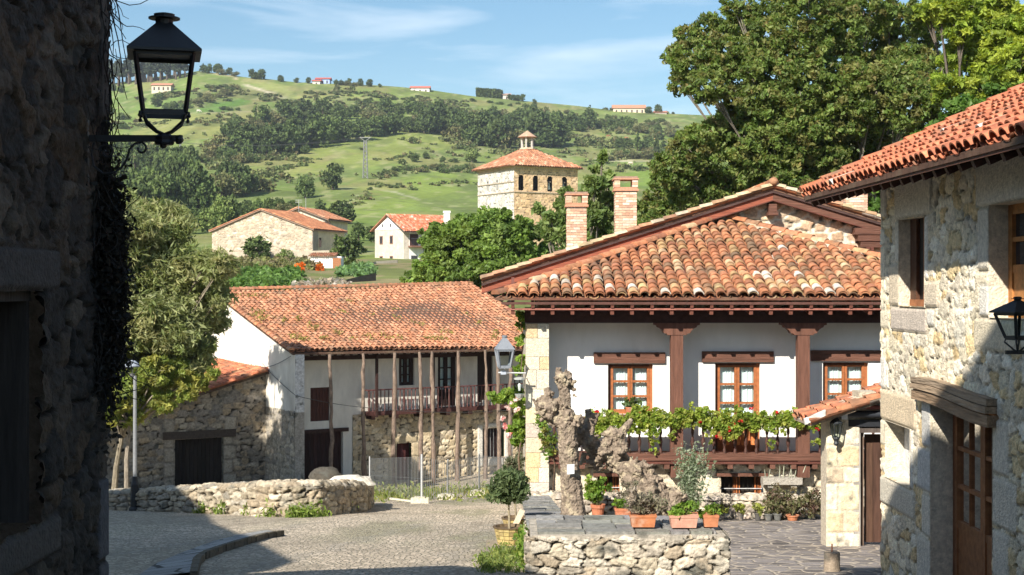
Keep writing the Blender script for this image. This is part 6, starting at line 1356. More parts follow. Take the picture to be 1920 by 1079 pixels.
# dense tree in the middle, behind the farmhouse roof
bl = [(818, 508, 40), (782, 528, 30, 20), (850, 460, 52), (910, 435, 46), (960, 440, 44), (1000, 470, 34), (860, 520, 50, 30), (920, 500, 55), (975, 500, 45), (815, 450, 34), (880, 425, 28), (940, 415, 26), (1015, 490, 26), (765, 530, 12), (900, 545, 40, 24), (840, 490, 40), (1030, 470, 20)]
big_tree('broadleaf_tree', 'dense bright green tree behind the ridge of the long farmhouse', 'tree', (P(900, 0, 76).x, 76, -5), bl, 76, 70000, .15, [(.20, .31, .06), (.16, .26, .05), (.26, .36, .09), (.11, .19, .04)], 5, r0=.3, sub=.26, nsub=50, dy=2.0, inner=.5)
# narrow trees by the chimneys
bl = [(1130, 300, 8, 12), (1140, 335, 12), (1105, 360, 12), (1140, 370, 14), (1010, 395, 10), (1020, 425, 13), (1050, 410, 14), (1108, 395, 16), (1040, 420, 16), (1030, 405, 12), (1060, 440, 18), (1120, 440, 26), (1122, 405, 20), (1125, 350, 11), (1115, 318, 8), (1135, 400, 24), (1115, 345, 15), (1140, 450, 24), (1050, 380, 14), (1062, 360, 10), (1100, 460, 26), (1075, 470, 24), (1030, 440, 12)]
big_tree('chestnut_tree', 'dark loose-leaved tree rising between the two slotted chimneys', 'tree', (P(1110, 0, 58).x, 58, -8), bl, 58, 13000, .17, [(.13, .20, .055), (.18, .25, .07), (.09, .15, .04), (.23, .29, .10)], 6, r0=.12, sub=.5, nsub=14, dy=1.2, inner=.3, elong=2)
# the great tree
bl = [(1290, 70, 34, 26), (1265, 105, 24), (1330, 60, 40), (1300, 120, 50), (1345, 110, 50), (1280, 160, 34, 24), (1330, 165, 46, 30), (1390, 50, 46), (1440, 20, 50), (1400, 110, 60), (1450, 80, 60), (1510, 20, 60), (1500, 90, 60), (1560, 50, 60), (1570, 120, 60), (1620, 20, 60), (1640, 90, 60), (1690, 40, 60), (1700, 120, 60), (1740, 60, 50), (1430, 150, 60), (1500, 170, 65), (1570, 190, 65), (1640, 170, 65), (1700, 200, 60), (1750, 140, 50), (1380, 190, 46, 30), (1400, 230, 60, 40), (1460, 240, 65), (1530, 260, 65), (1600, 260, 60), (1340, 250, 55, 36), (1300, 280, 50), (1360, 310, 60), (1430, 310, 60), (1490, 330, 60), (1550, 320, 50), (1260, 320, 45), (1240, 370, 40), (1300, 360, 55), (1360, 380, 60), (1420, 380, 50), (1250, 420, 40, 30), (1210, 395, 26), (1300, 420, 50, 30), (1640, 250, 50), (1770, 200, 40), (1220, 430, 30, 22), (1375, 12, 26), (1600, 330, 40), (1680, 300, 40), (1560, 220, 60, 50, -2), (1450, 280, 60, 50, -2), (1500, 240, 55, 50, -2.5), (1620, 210, 60, 50, -2), (1680, 160, 55, 50, -2), (1400, 270, 50, 40, -2), (1550, 290, 50, 40, -2), (1590, 160, 55, 50, -2), (1740, 240, 50), (1430, 200, 55, 45, -2)]
big_tree('walnut_tree', 'huge spreading tree with rust-flecked leaves rising behind the timbered house', 'tree', (P(1590, 0, 56).x, 57, -8), bl+[(1230, 455, 34, 24), (1290, 440, 44, 30), (1200, 470, 22, 18), (1345, 430, 44, 30), (1195, 430, 24)], 56, 240000, .092,
         [(.14, .22, .045), (.18, .26, .06), (.10, .16, .035), (.23, .29, .08), (.25, .23, .08), (.16, .25, .06)], 7, r0=.16, sub=.20, nsub=85, spk=.10, dy=3.2, inner=.35, elong=1.9, trunkcol=(.20, .175, .14), fork=.5, twigs=3, taper=.3)
bl = [(1790, 20, 44), (1850, 30, 46), (1900, 60, 50), (1880, 10, 40), (1830, 80, 40), (1870, 110, 46), (1800, 110, 34), (1780, 160, 36), (1910, 130, 50), (1850, 150, 34), (1830, 165, 26), (1760, 15, 28), (1940, 90, 46), (1800, 60, 24), (1740, 20, 26)]
big_tree('robinia_tree', 'lime-yellow feathery tree in the top right corner', 'tree', (P(1850, 0, 50).x, 51, -7), bl, 50, 46000, .11, [(.25, .32, .045), (.18, .26, .035), (.33, .38, .06), (.12, .19, .03)], 8, r0=.2, sub=.28, nsub=34, dy=1.6, inner=.35, elong=2.4, trunkcol=(.12, .10, .08), fork=.6)
bl = [(1640, 370, 26), (1650, 395, 24), (1560, 365, 30), (1500, 400, 30, 20), (1620, 340, 30), (1700, 340, 40), (1760, 280, 50), (1700, 400, 30), (1820, 230, 50), (1880, 200, 50), (1640, 330, 30)]
big_tree('evergreen_shrub', 'glossy dark green growth behind the roofs under the huge tree', 'tree', (P(1650, 0, 50).x, 50, -7), bl, 49, 15000, .14, [(.10, .20, .035), (.07, .14, .025), (.15, .26, .05)], 9, r0=.15, sub=.36, nsub=16, dy=1.2)

# ------------------------------------------------------------ village behind: stone house, white house, church tower
VY = 190.0; k = VY/F_
def prism_house(root, A, B, depthv, zb_, ze, zr, wall_mat, wall_col, roofpal, over=.4, ncol=40, nrow=10, seed=1, wallname='wall', roofname='roof', tl=True):
    """gable faces the camera from A to B; ridge runs along depthv"""
    A, B = Vector(A), Vector(B); dv = Vector(depthv); m = (A+B)/2
    mb = MB(seed); mb.extrude([(A.x, A.y, zb_), (B.x, B.y, zb_), (B.x, B.y, ze), (m.x, m.y, zr), (A.x, A.y, ze)], dv, wall_col); w = mb.build(wallname, wall_mat, root)
    u = (B-A).normalized(); d = dv.normalized(); sl = (zr-ze)/((B-A).length/2); mb = MB(seed)
    f0 = -d*over
    for s in (0, 1):
        e = (A if s == 0 else B)+(-u if s == 0 else u)*over+f0; e = Vector((e.x, e.y, ze-sl*over+.08)); r0 = Vector((m.x, m.y, zr+.08))+f0; L_ = d*(dv.length+2*over)
        deck(mb, e, e+L_, r0, r0+L_, .12, .02, (.3, .2, .15))
        if tl: tiles(mb, e, e+L_, r0, r0+L_, ncol, nrow, roofpal, seed=seed+s, seg=3, chan=False, rk=.5)
        else: mb.quad(e+Vector((0, 0, .05)), e+L_+Vector((0, 0, .05)), r0+L_+Vector((0, 0, .05)), r0+Vector((0, 0, .05)), roofpal[0])
    mb.build(roofname, M['tile_far'], root); return w
def pv(px, Y): return Vector(((px-960)/F_*Y, Y, 0))
zz = lambda py, Y: (539.5-py)/F_*Y
M['stone_far'] = surf('stone_far', nscale=1.6, namt=.22, bump=.6, bscale=3.5, bdist=.08, detail=9)
sv = thing('village_house', 'broad stone house with one big blank gable above the vegetable garden', 'house', (pv(500, VY).x, VY, zz(480, VY)))
prism_house(sv, pv(398, 188), pv(586, 182), Vector((3.0, 9, 0)), zz(500, VY), zz(432, 185), zz(394, 185), M['stone_far'], (.56, .48, .36), TP, over=.35, ncol=30, nrow=14, seed=3)
ga, gb_ = pv(398, 188), pv(586, 182); gL = (gb_-ga).length; gfv = Frame((ga.x, ga.y), tuple((gb_-ga).normalized()[:2]), ((gb_-ga).normalized().y, -(gb_-ga).normalized().x)); g0 = zz(500, VY); ge, gr = zz(432, 185), zz(394, 185)
stones('gable_face', planemap(gfv, 0, g0, .03), gL, gr-g0, .62, .34, .085, 141, .06, [(.48, .40, .30), (.42, .35, .26), (.54, .46, .36), (.36, .30, .23), (.50, .39, .28)], (.46, .39, .31), M['stone_far'], sv,
       keep=lambda u, v: v+g0 < ge-.1+(gr-ge)*(1-np.abs(u-gL/2)/(gL/2)), warp=.6)
mb = MB(); mb.extrude([(pv(586, 182).x, 182, zz(500, 182)), (pv(586, 182).x, 182, zz(432, 182)), (pv(612, 182).x+0, 188, zz(430, 188)), (pv(612, 188).x, 188, zz(500, 188))], (.05, -.02, 0), (.34, .30, .25)); mb.build('side_wall', M['stone_far'], sv)
mb = MB(); 
for px in (576, 581, 590): mb.rbox((pv(px+10, 183).x, 183.2, zz(455, 183)), (.28, .2, 3.6 if px != 590 else 1.2), None, (.05, .035, .03))
mb.build('shutter', M['wood'], sv)
sv2 = thing('village_house', 'taller tiled house with a dark laundry balcony behind the blank stone gable', 'house', (pv(560, 200).x, 200, zz(480, 200)))
prism_house(sv2, pv(512, 202), pv(612, 198), Vector((2.0, 8, 0)), zz(500, 200), zz(412, 200), zz(391, 200), M['stone_far'], (.60, .53, .42), TP_PINK, over=.6, ncol=24, nrow=8, seed=5)
mb = MB(2); q_ = pv(602, 196); mb.box(q_.x-.8, q_.x+1.1, 195.5, 197.5, zz(452, 196), zz(448, 196), (.08, .04, .03)); mb.box(q_.x-.8, q_.x-.7, 195.5, 195.6, zz(480, 196), zz(418, 196), (.08, .04, .03)); mb.box(q_.x+1.0, q_.x+1.1, 195.5, 195.6, zz(480, 196), zz(418, 196), (.08, .04, .03)); mb.box(q_.x-.8, q_.x+1.1, 197.4, 197.5, zz(485, 196), zz(415, 196), (.05, .035, .03))
mb.box(q_.x-.3, q_.x+.4, 195.4, 195.45, zz(450, 196), zz(436, 196), (.05, .07, .2)); mb.box(q_.x+.4, q_.x+1.0, 195.4, 195.45, zz(444, 196), zz(430, 196), (.5, .35, .4)); mb.box(q_.x+.0, q_.x+.3, 195.38, 195.43, zz(440, 196), zz(432, 196), (.6, .6, .65)); mb.build('balcony', M['wood'], sv2)
mb = MB(); q_ = P(560, 392, 199)
for dx, h_ in ((0, 1.3), (1.0, 1.6)): mb.tube([q_+Vector((dx, 0, -.4)), q_+Vector((dx, 0, h_))], .035, 4, (.5, .5, .5))
for dz_ in (.9, 1.1, 1.25): mb.beam(q_+Vector((-.5, 0, dz_)), q_+Vector((.5, 0, dz_)), .03, .03, (.5, .5, .5))
mb.build('antenna', M['galv'], sv2)
# white house: gable left facade, tiled roof slope to the camera
wh = thing('village_house', 'white-gabled two-storey house with a balcony and white chimney below the green hill', 'house', (pv(760, 190).x, 190, zz(500, 190)))
A = pv(703, 192.5); B = pv(757, 188.0); Cc_ = pv(852, 191.5); zb_ = zz(512, 190); ze = zz(431, 190); zr = zz(403, 190); dv = Cc_-B
mid = (A+B)/2
mb = MB(); mb.extrude([(A.x, A.y, zb_), (B.x, B.y, zb_), (B.x, B.y, ze), (mid.x, mid.y, zr), (A.x, A.y, ze)], dv, (.56, .50, .43)); wm_ = mb.build('wall', M['stone_far'], wh)
nv = Vector((-(B-A).y, (B-A).x, 0)).normalized(); nv = nv if nv.y < 0 else -nv; wf = Frame((A.x, A.y), tuple((B-A).normalized()[:2]), tuple(nv[:2])); LA = (B-A).length
mb = MB(); mb.extrude([wf.pt(0, ze, .02), wf.pt(LA, ze, .02), wf.pt(LA/2, zr-.05, .02)], Vector((nv.x, nv.y, 0))*.04, (.85, .85, .84)); mb.build('gable_plaster', M['plaster'], wh)
for (px, y0, y1) in ((715, 458, 442), (734, 458, 442), (715, 500, 480), (734, 500, 480)):
    u = wf.u(px); mb = MB(); mb.bx(wf, u-.34, u+.34, zz(y0, 190), zz(y1, 190), .0, .05, (.30, .17, .12)); mb.bx(wf, u-.24, u+.24, zz(y0, 190)+.1, zz(y1, 190)-.1, .04, .06, (.04, .04, .045)); mb.build('window', M['wood'], wh)
mb = MB()
for px in (718, 733): u = wf.u(px); mb.bx(wf, u-.12, u+.12, zz(426, 190), zz(420, 190), .05, .08, (.05, .05, .05))
mb.build('gable_vent', M['wood'], wh)
n2 = Vector((dv.y, -dv.x, 0)).normalized(); n2 = n2 if n2.y < 0 else -n2; w2f = Frame((B.x, B.y), tuple(dv.normalized()[:2]), tuple(n2[:2])); LD = dv.length
mb = MB(); mb.bx(w2f, .8, LD-.1, zb_, ze, .0, .06, (.8, .8, .79)); mb.build('front_wall', M['plaster'], wh)
mb = MB(); mb.bx(w2f, .6, LD, zz(465, 190), zz(462, 190), .06, 1.2, (.2, .1, .07))
for i in range(30): mb.bx(w2f, .65+i*.2, .68+i*.2, zz(462, 190), zz(449, 190), 1.15, 1.18, (.05, .05, .06))
mb.bx(w2f, .6, LD, zz(449, 190), zz(448, 190), 1.12, 1.2, (.05, .05, .06)); u = w2f.u(793, 1.1); mb.bx(w2f, u, u+.12, zz(500, 190), zz(430, 190), 1.05, 1.15, (.05, .05, .06)); mb.build('balcony', M['metal'], wh)
mb = MB(); u = w2f.u(775, .1); mb.bx(w2f, u-.5, u+.7, zz(463, 190), zz(440, 190), .06, .10, (.07, .035, .03)); mb.bx(w2f, u-.3, u+.6, zz(500, 190), zz(480, 190), .06, .10, (.05, .05, .06)); mb.build('door', M['wood'], wh)
mb = MB(); sv_ = (B-mid); e0 = Vector((B.x, B.y, ze))+Vector((n2.x, n2.y, 0))*1.3+Vector((0, 0, -.4))-dv.normalized()*.5; r0 = Vector((mid.x, mid.y, zr+.05))-dv.normalized()*.5; L_ = dv.normalized()*(LD+1)
deck(mb, e0, e0+L_, r0, r0+L_, .1, .0, (.1, .08, .07)); tiles(mb, e0, e0+L_, r0, r0+L_, 30, 12, TP_RED+[(.6, .3, .2)]*3, seed=9, seg=3, chan=False, rk=.5, light=.02)
e1 = Vector((A.x, A.y, ze-.1))-Vector((n2.x, n2.y, 0))*.6-dv.normalized()*.5; deck(mb, e1, e1+L_, r0, r0+L_, .12, -.02, (.45, .2, .13)); mb.build('roof', M['tile_far'], wh)
mb = MB(); q_ = pv(838, 191); mb.box(q_.x-.42, q_.x+.42, 190.6, 191.4, zz(425, 191), zz(400, 191), (.8, .8, .8)); mb.box(q_.x-.5, q_.x+.5, 190.5, 191.5, zz(400, 191), zz(396, 191), (.7, .68, .66)); mb.build('chimney', M['plaster'], wh)
sr = thing('shed', 'small tile-roofed outbuilding in front of the white-gabled house', 'shed', (pv(735, 150).x, 150, zz(525, 150)))
prism_house(sr, pv(704, 150), pv(772, 149), Vector((1.0, 5, 0)), zz(545, 150), zz(528, 150), zz(508, 150), M['stone_far'], (.6, .52, .42), TP_PINK, over=.3, ncol=14, nrow=6, seed=8)
sr2 = thing('shed', 'little white hut with a wavy tile top and rusty door beside the garden', 'shed', (pv(615, 150).x, 150, zz(505, 150)))
mb = MB(); a = pv(582, 150); b = pv(640, 150); mb.box(a.x, b.x, 150, 152, zz(505, 150), zz(481, 150), (.72, .68, .62)); mb.build('wall', M['plaster'], sr2); mb = MB()
tiles(mb, (a.x-.1, 149.7, zz(481, 150)), (b.x-.6, 149.7, zz(481, 150)), (a.x-.1, 152.2, zz(474, 150)), (b.x-.6, 152.2, zz(474, 150)), 12, 4, TP_PINK, seg=4, seed=3); mb.build('roof', M['tile_far'], sr2)
mb = MB(); mb.box(b.x-.9, b.x-.05, 149.9, 149.99, zz(505, 150), zz(484, 150), (.34, .15, .07)); mb.build('door', M['wood'], sr2)
# garden walls
def gwall(name, lab, pts, h, col, th=.5):
    mb = MB(3)
    for a, b in zip(pts[:-1], pts[1:]):
        mb.hexa([(a.x, a.y, a.z-1), (b.x, b.y, b.z-1), (b.x, b.y+th, b.z-1), (a.x, a.y+th, a.z-1), (a.x, a.y, a.z+h), (b.x, b.y, b.z+h), (b.x, b.y+th, b.z+h), (a.x, a.y+th, a.z+h)], col)
    tag(mb.build(name, M['stone_far'], None, origin=tuple(pts[0])), lab, 'wall')
gwall('garden_wall', 'dark retaining wall below the cabbage patch behind the farmhouse ridge', [P(641, 545, 110), P(675, 536, 112), P(704, 530, 114)], .75, (.10, .085, .075))
gwall('garden_wall', 'pale stone garden wall at the foot of the white-gabled house', [P(690, 508, 165), P(704, 503, 170), P(745, 500, 172)], .8, (.42, .38, .3))
gwall('garden_wall', 'long pale garden wall under the blank stone gable', [P(395, 482, 172), P(480, 482, 172), P(585, 480, 172), P(650, 478, 172)], .6, (.46, .40, .31))
# vegetable garden
def patch(name, lab, cat, reg, n, size, pal, seed, h=.5, sp=.6, kind='stuff', dens=30):
    rg = np.random.default_rng(seed); cs = []
    while len(cs) < dens*4:
        px = rg.uniform(reg[0], reg[1]); py = rg.uniform(reg[2], reg[3]); cs.append(hit(px, py, 62, 260))
    bl = [((c.x, c.y, c.z+h*.4), (sp*(.6+.8*rg.random()), sp, h)) for c in cs]
    C_, cc = cluster_pts(bl, n, rg, sub=.5, nsub=5, pal=pal, inner=.1); o = leafmesh(name, C_, size, cc, M['leaf'], None, origin=tuple(cs[0]), seed=seed); tag(o, lab, cat, kind=kind); return o
patch('vegetable_bed', 'dark green vegetable rows just above the farmhouse ridge', 'vegetables', (425, 560, 510, 545), 9000, .30, [(.12, .22, .05), (.09, .17, .04), (.17, .28, .07)], 1, .45, .7)
patch('garden_weeds', 'tall pale weeds and beans along the garden below the stone house', 'plants', (395, 600, 482, 508), 9000, .30, [(.26, .27, .10), (.32, .30, .15), (.17, .21, .06), (.36, .30, .18)], 2, .6, .7)
patch('cabbage_patch', 'cabbage rows in front of the shrubby tree right of the white hut', 'vegetables', (640, 700, 500, 520), 2400, .32, [(.14, .24, .08), (.18, .28, .13), (.1, .18, .05)], 3, .35, .6, dens=12)
patch('orange_flowers', 'left-hand clump of bright orange flowers in the garden', 'flowers', (556, 566, 502, 510), 340, .22, [(.7, .2, .02), (.6, .15, .02)], 4, .45, .4, dens=3); patch('orange_flowers', 'right-hand clump of bright orange flowers by the white hut', 'flowers', (596, 604, 502, 508), 280, .22, [(.7, .2, .02), (.6, .15, .02)], 5, .45, .36, dens=3)
patch('brush_pile', 'pale dry brush and rubbish heaped along the farmhouse ridge', 'brush', (555, 645, 528, 546), 1500, .22, [(.42, .34, .26), (.30, .25, .18), (.2, .2, .1), (.5, .45, .4)], 6, .35, .5, dens=12)
# church tower
ct = thing('church_tower', 'square golden stone church tower with arched belfry openings and low pyramid tile roof', 'tower', (pv(990, 230).x, 235, 5))
TY = 228.0; Pc = pv(964, TY); phi = R(30.7); s_ = 137*TY/F_; ur = Vector((math.cos(phi), math.sin(phi), 0)); ul = Vector((-math.sin(phi), math.cos(phi), 0)); s_r = 11.6; s_l = 11.6
# solve the widths so that the corners land where they should
def solve(u, px):
    k = (px-960)/F_; return (k*Pc.y-Pc.x)/(u.x-k*u.y)
Lr = solve(ur, 1083); Ll = solve(ul, 896)
frR = Frame((Pc.x, Pc.y), (ur.x, ur.y), (ur.y, -ur.x)); frL = Frame((Pc.x, Pc.y), (ul.x, ul.y), (-ul.y, ul.x))
zb_, zt = -6, zz(311, TY); GOLD = [(.66, .45, .25), (.70, .50, .30), (.62, .42, .24), (.68, .48, .30)]; GRY = [(.56, .53, .47), (.62, .59, .53), (.50, .47, .42)]
op = []
for px in (977, 1004, 1031, 1058): u = frR.u(px); op.append((u-.46, u+.46, zz(357, TY), zz(327, TY)))
arch = lambda u, v: ~np.any([((np.abs(u-(a+b)/2) < (b-a)/2) & (v+zb_ > c) & ((v+zb_ < d-.46) | (np.hypot(u-(a+b)/2, v+zb_-(d-.46)) < .46))) for a, b, c, d in op], axis=0)
def tcorn(h): return 0
stones('front_wall', planemap(frR, 0, zb_), Lr, zt-zb_, .9, .42, .13, 131, .03, GOLD, (.54, .38, .24), M['stone_far'], ct, keep=arch, jit=.35, warp=.12)
stones('side_wall', planemap(frL, 0, zb_), Ll, zt-zb_, .9, .42, .16, 133, .03, GRY, (.50, .46, .40), M['stone_far'], ct, jit=.35, warp=.12)
mb = MB(); mb.col = (.03, .025, .02); o_ = Pc+ur*.5+ul*.8; mb.hexa([tuple(Pc+ur*a+ul*b+Vector((0, 0, z))) for z in (zb_, zt) for a, b in ((.6, .9), (Lr-.5, .9), (Lr-.5, Ll-.5), (.6, Ll-.5))]); mb.build('belfry_core', M['stone_far'], ct)
mb = MB()
mb.quad(frR.pt(Lr, zb_), frR.pt(Lr, zt), tuple(Pc+ur*Lr+ul*Ll+Vector((0, 0, zt))), tuple(Pc+ur*Lr+ul*Ll+Vector((0, 0, zb_))), GOLD[0])
for fr_i, L_ in ((frR, Lr), (frL, Ll)):
    for py in (359, 340): 
        if fr_i is frR and py == 340: continue
        mb.bx(fr_i, -.05, L_, zz(py+1.5, TY), zz(py, TY), -.1, .16, (.42, .34, .25))
    mb.bx(fr_i, -.12, L_+.1, zt-.25, zt+.2, -.2, .18, (.55, .42, .27)); 
    for i in range(int(L_/.5)): mb.bx(fr_i, i*.5, i*.5+.25, zt-.6, zt-.25, -.1, .16, (.52, .40, .27))
mb.build('cornice', M['stone_far'], ct)
for px, o_i in ((915, 0), (933, 1)):
    mb = MB(); u = frL.u(px); mb.bx(frL, u-.3, u+.3, zz(352, TY), zz(335, TY), .0, .06, (.30, .29, .27)); mb.lathe(frL.pt(u, zz(335, TY), .0), [(.3, 0), (.22, .2), (.02, .3)], 8, (.30, .29, .27)); mb.build('blind_arch', M['stone_far'], ct)
for i, (a, b, c, d) in enumerate(op[2:]):
    q_ = frR.pt((a+b)/2, c+.35, -.45); mb = MB(); mb.lathe(q_, [(.42, 0), (.36, .15), (.26, .7), (.22, 1.0), (.1, 1.15)], 10, (.12, .15, .13)); mb.beam(Vector(q_)+Vector((-.4, 0, 1.25)), Vector(q_)+Vector((.4, 0, 1.25)), .12, .2, (.1, .08, .06)); mb.build('bell', M['metal'], ct, smooth=True)
ap = P(983, 278, TY+6); ov = .9
c4 = [Pc-ur*ov-ul*ov, Pc+ur*(Lr+ov)-ul*ov, Pc+ur*(Lr+ov)+ul*(Ll+ov), Pc-ur*ov+ul*(Ll+ov)]; zc_ = zt-.05
cm = (c4[0]+c4[2])/2; ap = Vector((cm.x, cm.y, zz(277, cm.y))); mb = MB()
for i in range(4):
    a, b = c4[i].copy(), c4[(i+1) % 4].copy(); a.z = b.z = zc_; L_ = (b-a).length; m_ = (a+b)/2; t_ = ap-m_
    mb.poly([a, b, ap], (.40, .2, .13))
    if i in (0, 3): tiles(mb, a, b, a+t_, b+t_, 30, 12, TP_PINK+[(.55, .34, .22)]*2, clip=lambda s, v: s > v*.5 and s < 1-v*.5, seed=i, seg=3, chan=False, rk=.5)
mb.build('roof', M['tile_far'], ct)
cu = MB(); kk = cm.y/F_; tz = zz(272, cm.y)
for a in range(6): an = a*math.pi/3+.3; cu.beam((ap.x+math.cos(an)*11*kk, ap.y+math.sin(an)*11*kk, zz(280, cm.y)), (ap.x+math.cos(an)*11*kk, ap.y+math.sin(an)*11*kk, zz(259, cm.y)), .28, .28, (.45, .42, .38))
cu.lathe((ap.x, ap.y, zz(281, cm.y)), [(15*kk, 0), (14*kk, 3*kk)], 8, (.5, .4, .28)); cu.lathe((ap.x, ap.y, zz(259, cm.y)), [(13*kk, 0), (19*kk, .1), (12*kk, 6*kk), (3*kk, 12*kk), (0.1*kk, 14*kk)], 12, (.45, .30, .21)); cu.lathe((ap.x, ap.y, zz(278, cm.y)), [(4*kk, 0), (3*kk, 7*kk), (2*kk, 10*kk)], 8, (.1, .13, .11)); cu.build('cupola', M['stone_far'], ct)

# ------------------------------------------------------------ hillside: trees, hedges, farmhouses, pylons, cattle
def far_proto(name, shape, pal, seed, n=1500, leaf=.075):
    rg = np.random.default_rng(seed); o = D.objects.new(name, None); COL.objects.link(o); WLOC[o.name] = Vector((0, 0, 0))
    bl = [((x, y, z), (a, a, b)) for x, y, z, a, b in shape]
    C_, cc = cluster_pts(bl, n, rg, sub=.4, nsub=12, pal=pal, inner=.55); me = leafmesh('crown', C_, leaf, cc, M['leaf_far'], o, seed=seed, elong=1.2)
    mb = MB(seed); mb.tube([(0, 0, -.15), (0, 0, .25), (0.02, 0, .55)], [.05, .035, .02], 6, (.10, .08, .06)); mb.build('trunk', M['bark'], o); return o
DKG = [(.065, .10, .03), (.09, .135, .04), (.045, .07, .024), (.12, .16, .05)]
MDG = [(.10, .15, .045), (.13, .18, .05), (.07, .11, .035)]
BRG = [(.12, .135, .05), (.15, .155, .06), (.095, .115, .04), (.18, .16, .07)]
LTG = [(.16, .22, .06), (.2, .25, .075), (.12, .17, .045)]
rnd_ = [(0, 0, .55, .36, .34), (.22, .05, .48, .26, .26), (-.24, .0, .46, .26, .26), (.05, -.2, .45, .26, .26), (0, .2, .5, .26, .26), (.08, 0, .74, .22, .2), (-.12, -.05, .7, .2, .2), (.2, -.1, .28, .22, .2), (-.2, -.12, .26, .22, .2)]
rn2_ = [(0, 0, .5, .33, .36), (.25, 0, .38, .24, .26), (-.22, .05, .55, .24, .24), (.1, -.15, .62, .24, .24), (-.05, -.2, .3, .28, .22), (0, 0, .8, .16, .16)]
low_ = [(0, 0, .3, .5, .26), (.4, .1, .24, .32, .2), (-.4, 0, .26, .34, .22), (.15, -.2, .38, .26, .2), (-.15, -.15, .4, .24, .2), (.62, 0, .18, .22, .16), (-.6, .05, .18, .24, .16)]
con_ = [(0, 0, .25, .20, .2), (0, 0, .5, .17, .2), (0, 0, .7, .12, .18), (0, 0, .88, .07, .13)]
euc_ = [(0, 0, .62, .10, .16), (.05, 0, .8, .09, .14), (-.05, 0, .5, .09, .12), (.02, 0, .92, .06, .1)]
PR = {'dark': far_proto('oak_tree', rnd_, DKG, 1), 'dark2': far_proto('oak_tree', rn2_, DKG+MDG[:1], 2), 'mid': far_proto('broadleaf_tree', rnd_, MDG, 3), 'mid2': far_proto('broadleaf_tree', rn2_, MDG+LTG[:1], 4),
      'bush': far_proto('hedge_bush', low_, DKG+MDG, 5, 1300), 'brown': far_proto('hedge_bush', low_, BRG, 6, 1300), 'light': far_proto('light_tree', rnd_, LTG, 7), 'conifer': far_proto('conifer_tree', con_, DKG, 8, 1100), 'euc': far_proto('eucalyptus_tree', euc_, [(.085, .11, .065), (.065, .09, .05), (.11, .13, .08)], 9, 900)}
used = {}; CT = {'n': 0}; rr_ = random.Random(77)
def ht(kind, px, py, hpx, label, group, wf_=1.0, Y1=1100):
    if px < 186: return
    p = hit(px, py, 66, Y1); s = hpx/F_*p.y; pr = PR[kind]
    wf_ = wf_*rr_.uniform(.9, 1.15)
    place(pr, used, (p.x, p.y, p.z-.03*s), rr_.uniform(0, 6.28), (s*wf_, s*wf_, s*rr_.uniform(.8, 1.25)), label, group); CT['n'] += 1
def row(kinds, pts, n, hh, label, group, jx=6, jy=4, wf_=1.0):
    pts = [Vector((a, b, 0)) for a, b in pts]; seg = [(b-a).length for a, b in zip(pts[:-1], pts[1:])]; tot = sum(seg)
    mixk = ['brown', 'mid2', 'dark'] if kinds[0] in ('dark', 'mid') and n > 6 else []
    for i in range(n):
        d = tot*(i+.5)/n; k = 0
        while d > seg[k] and k < len(seg)-1: d -= seg[k]; k += 1
        q = pts[k].lerp(pts[k+1], d/seg[k]); ht(rr_.choice(kinds+mixk), q.x+rr_.uniform(-jx, jx), q.y+rr_.uniform(-jy, jy), rr_.uniform(*hh), label, group, wf_)
row(['dark', 'dark2'], [(415, 290), (450, 292), (500, 290), (560, 282), (610, 272), (650, 264)], 16, (48, 66), 'one of the dark oaks in the thick grove left of the pylon', 'dark grove left of the pylon', wf_=.95)
row(['dark', 'mid', 'dark2'], [(430, 262), (480, 248), (520, 240), (560, 236), (610, 230)], 12, (34, 48), 'one of the trees on the upper edge of the dark grove', 'upper edge of the dark grove')
row(['dark', 'mid2', 'brown'], [(650, 262), (700, 256), (750, 250), (800, 248)], 11, (30, 46), 'one of the trees in the belt right of the pylon', 'tree belt right of the pylon')
row(['dark', 'mid', 'dark2'], [(790, 246), (840, 250), (880, 268), (930, 275), (985, 275), (1060, 272)], 24, (46, 66), 'one of the big hillside trees above the church tower', 'big trees above the church tower')
row(['dark', 'mid2', 'mid'], [(620, 228), (680, 222), (740, 222), (800, 215), (860, 222)], 12, (22, 34), 'one of the trees behind the belt on the middle slope', 'trees behind the belt')
row(['dark2', 'brown', 'mid'], [(880, 235), (940, 238), (1000, 238), (1060, 242), (1110, 246)], 14, (26, 40), 'one of the bushy trees on the slope behind the tower', 'bushy trees behind the tower')
row(['bush', 'brown'], [(960, 210), (1040, 215), (1120, 222), (1200, 226), (1260, 232)], 16, (9, 15), 'one of the bushes in the high hedge below the ridge farm', 'high hedge below the ridge farm')
row(['dark', 'bush', 'mid'], [(1040, 236), (1100, 238), (1160, 244), (1210, 250), (1260, 262)], 12, (16, 26), 'one of the trees on the slope right of the tower', 'slope trees right of the tower')
row(['bush', 'brown'], [(1130, 300), (1180, 298), (1230, 300), (1275, 306)], 9, (18, 28), 'one of the bushes above the pale rocks right of the tower', 'bushes above the pale rocks')
row(['dark', 'conifer'], [(1150, 285), (1190, 280), (1215, 282), (1250, 290)], 6, (24, 34), 'one of the small dark trees near the grazing cattle', 'dark trees near the cattle')
row(['bush', 'brown'], [(715, 328), (750, 322), (800, 320), (850, 322), (892, 322)], 14, (16, 24), 'one of the bushes in the hedge left of the church tower', 'hedge left of the church tower')
row(['bush', 'mid'], [(745, 305), (800, 302), (860, 306)], 5, (12, 20), 'one of the bushes just above the tower hedge', 'bushes above the tower hedge')
ht('light', 885, 305, 34, 'pale yellowish round tree just left of the church tower roof', None)
ht('dark', 624, 356, 54, 'dark round tree alone in the meadow below the pylon', None); ht('mid', 572, 372, 40, 'smaller round tree left of the one standing alone in the meadow', None); ht('dark', 640, 420, 52, 'greyish round tree behind the village roofs', None)
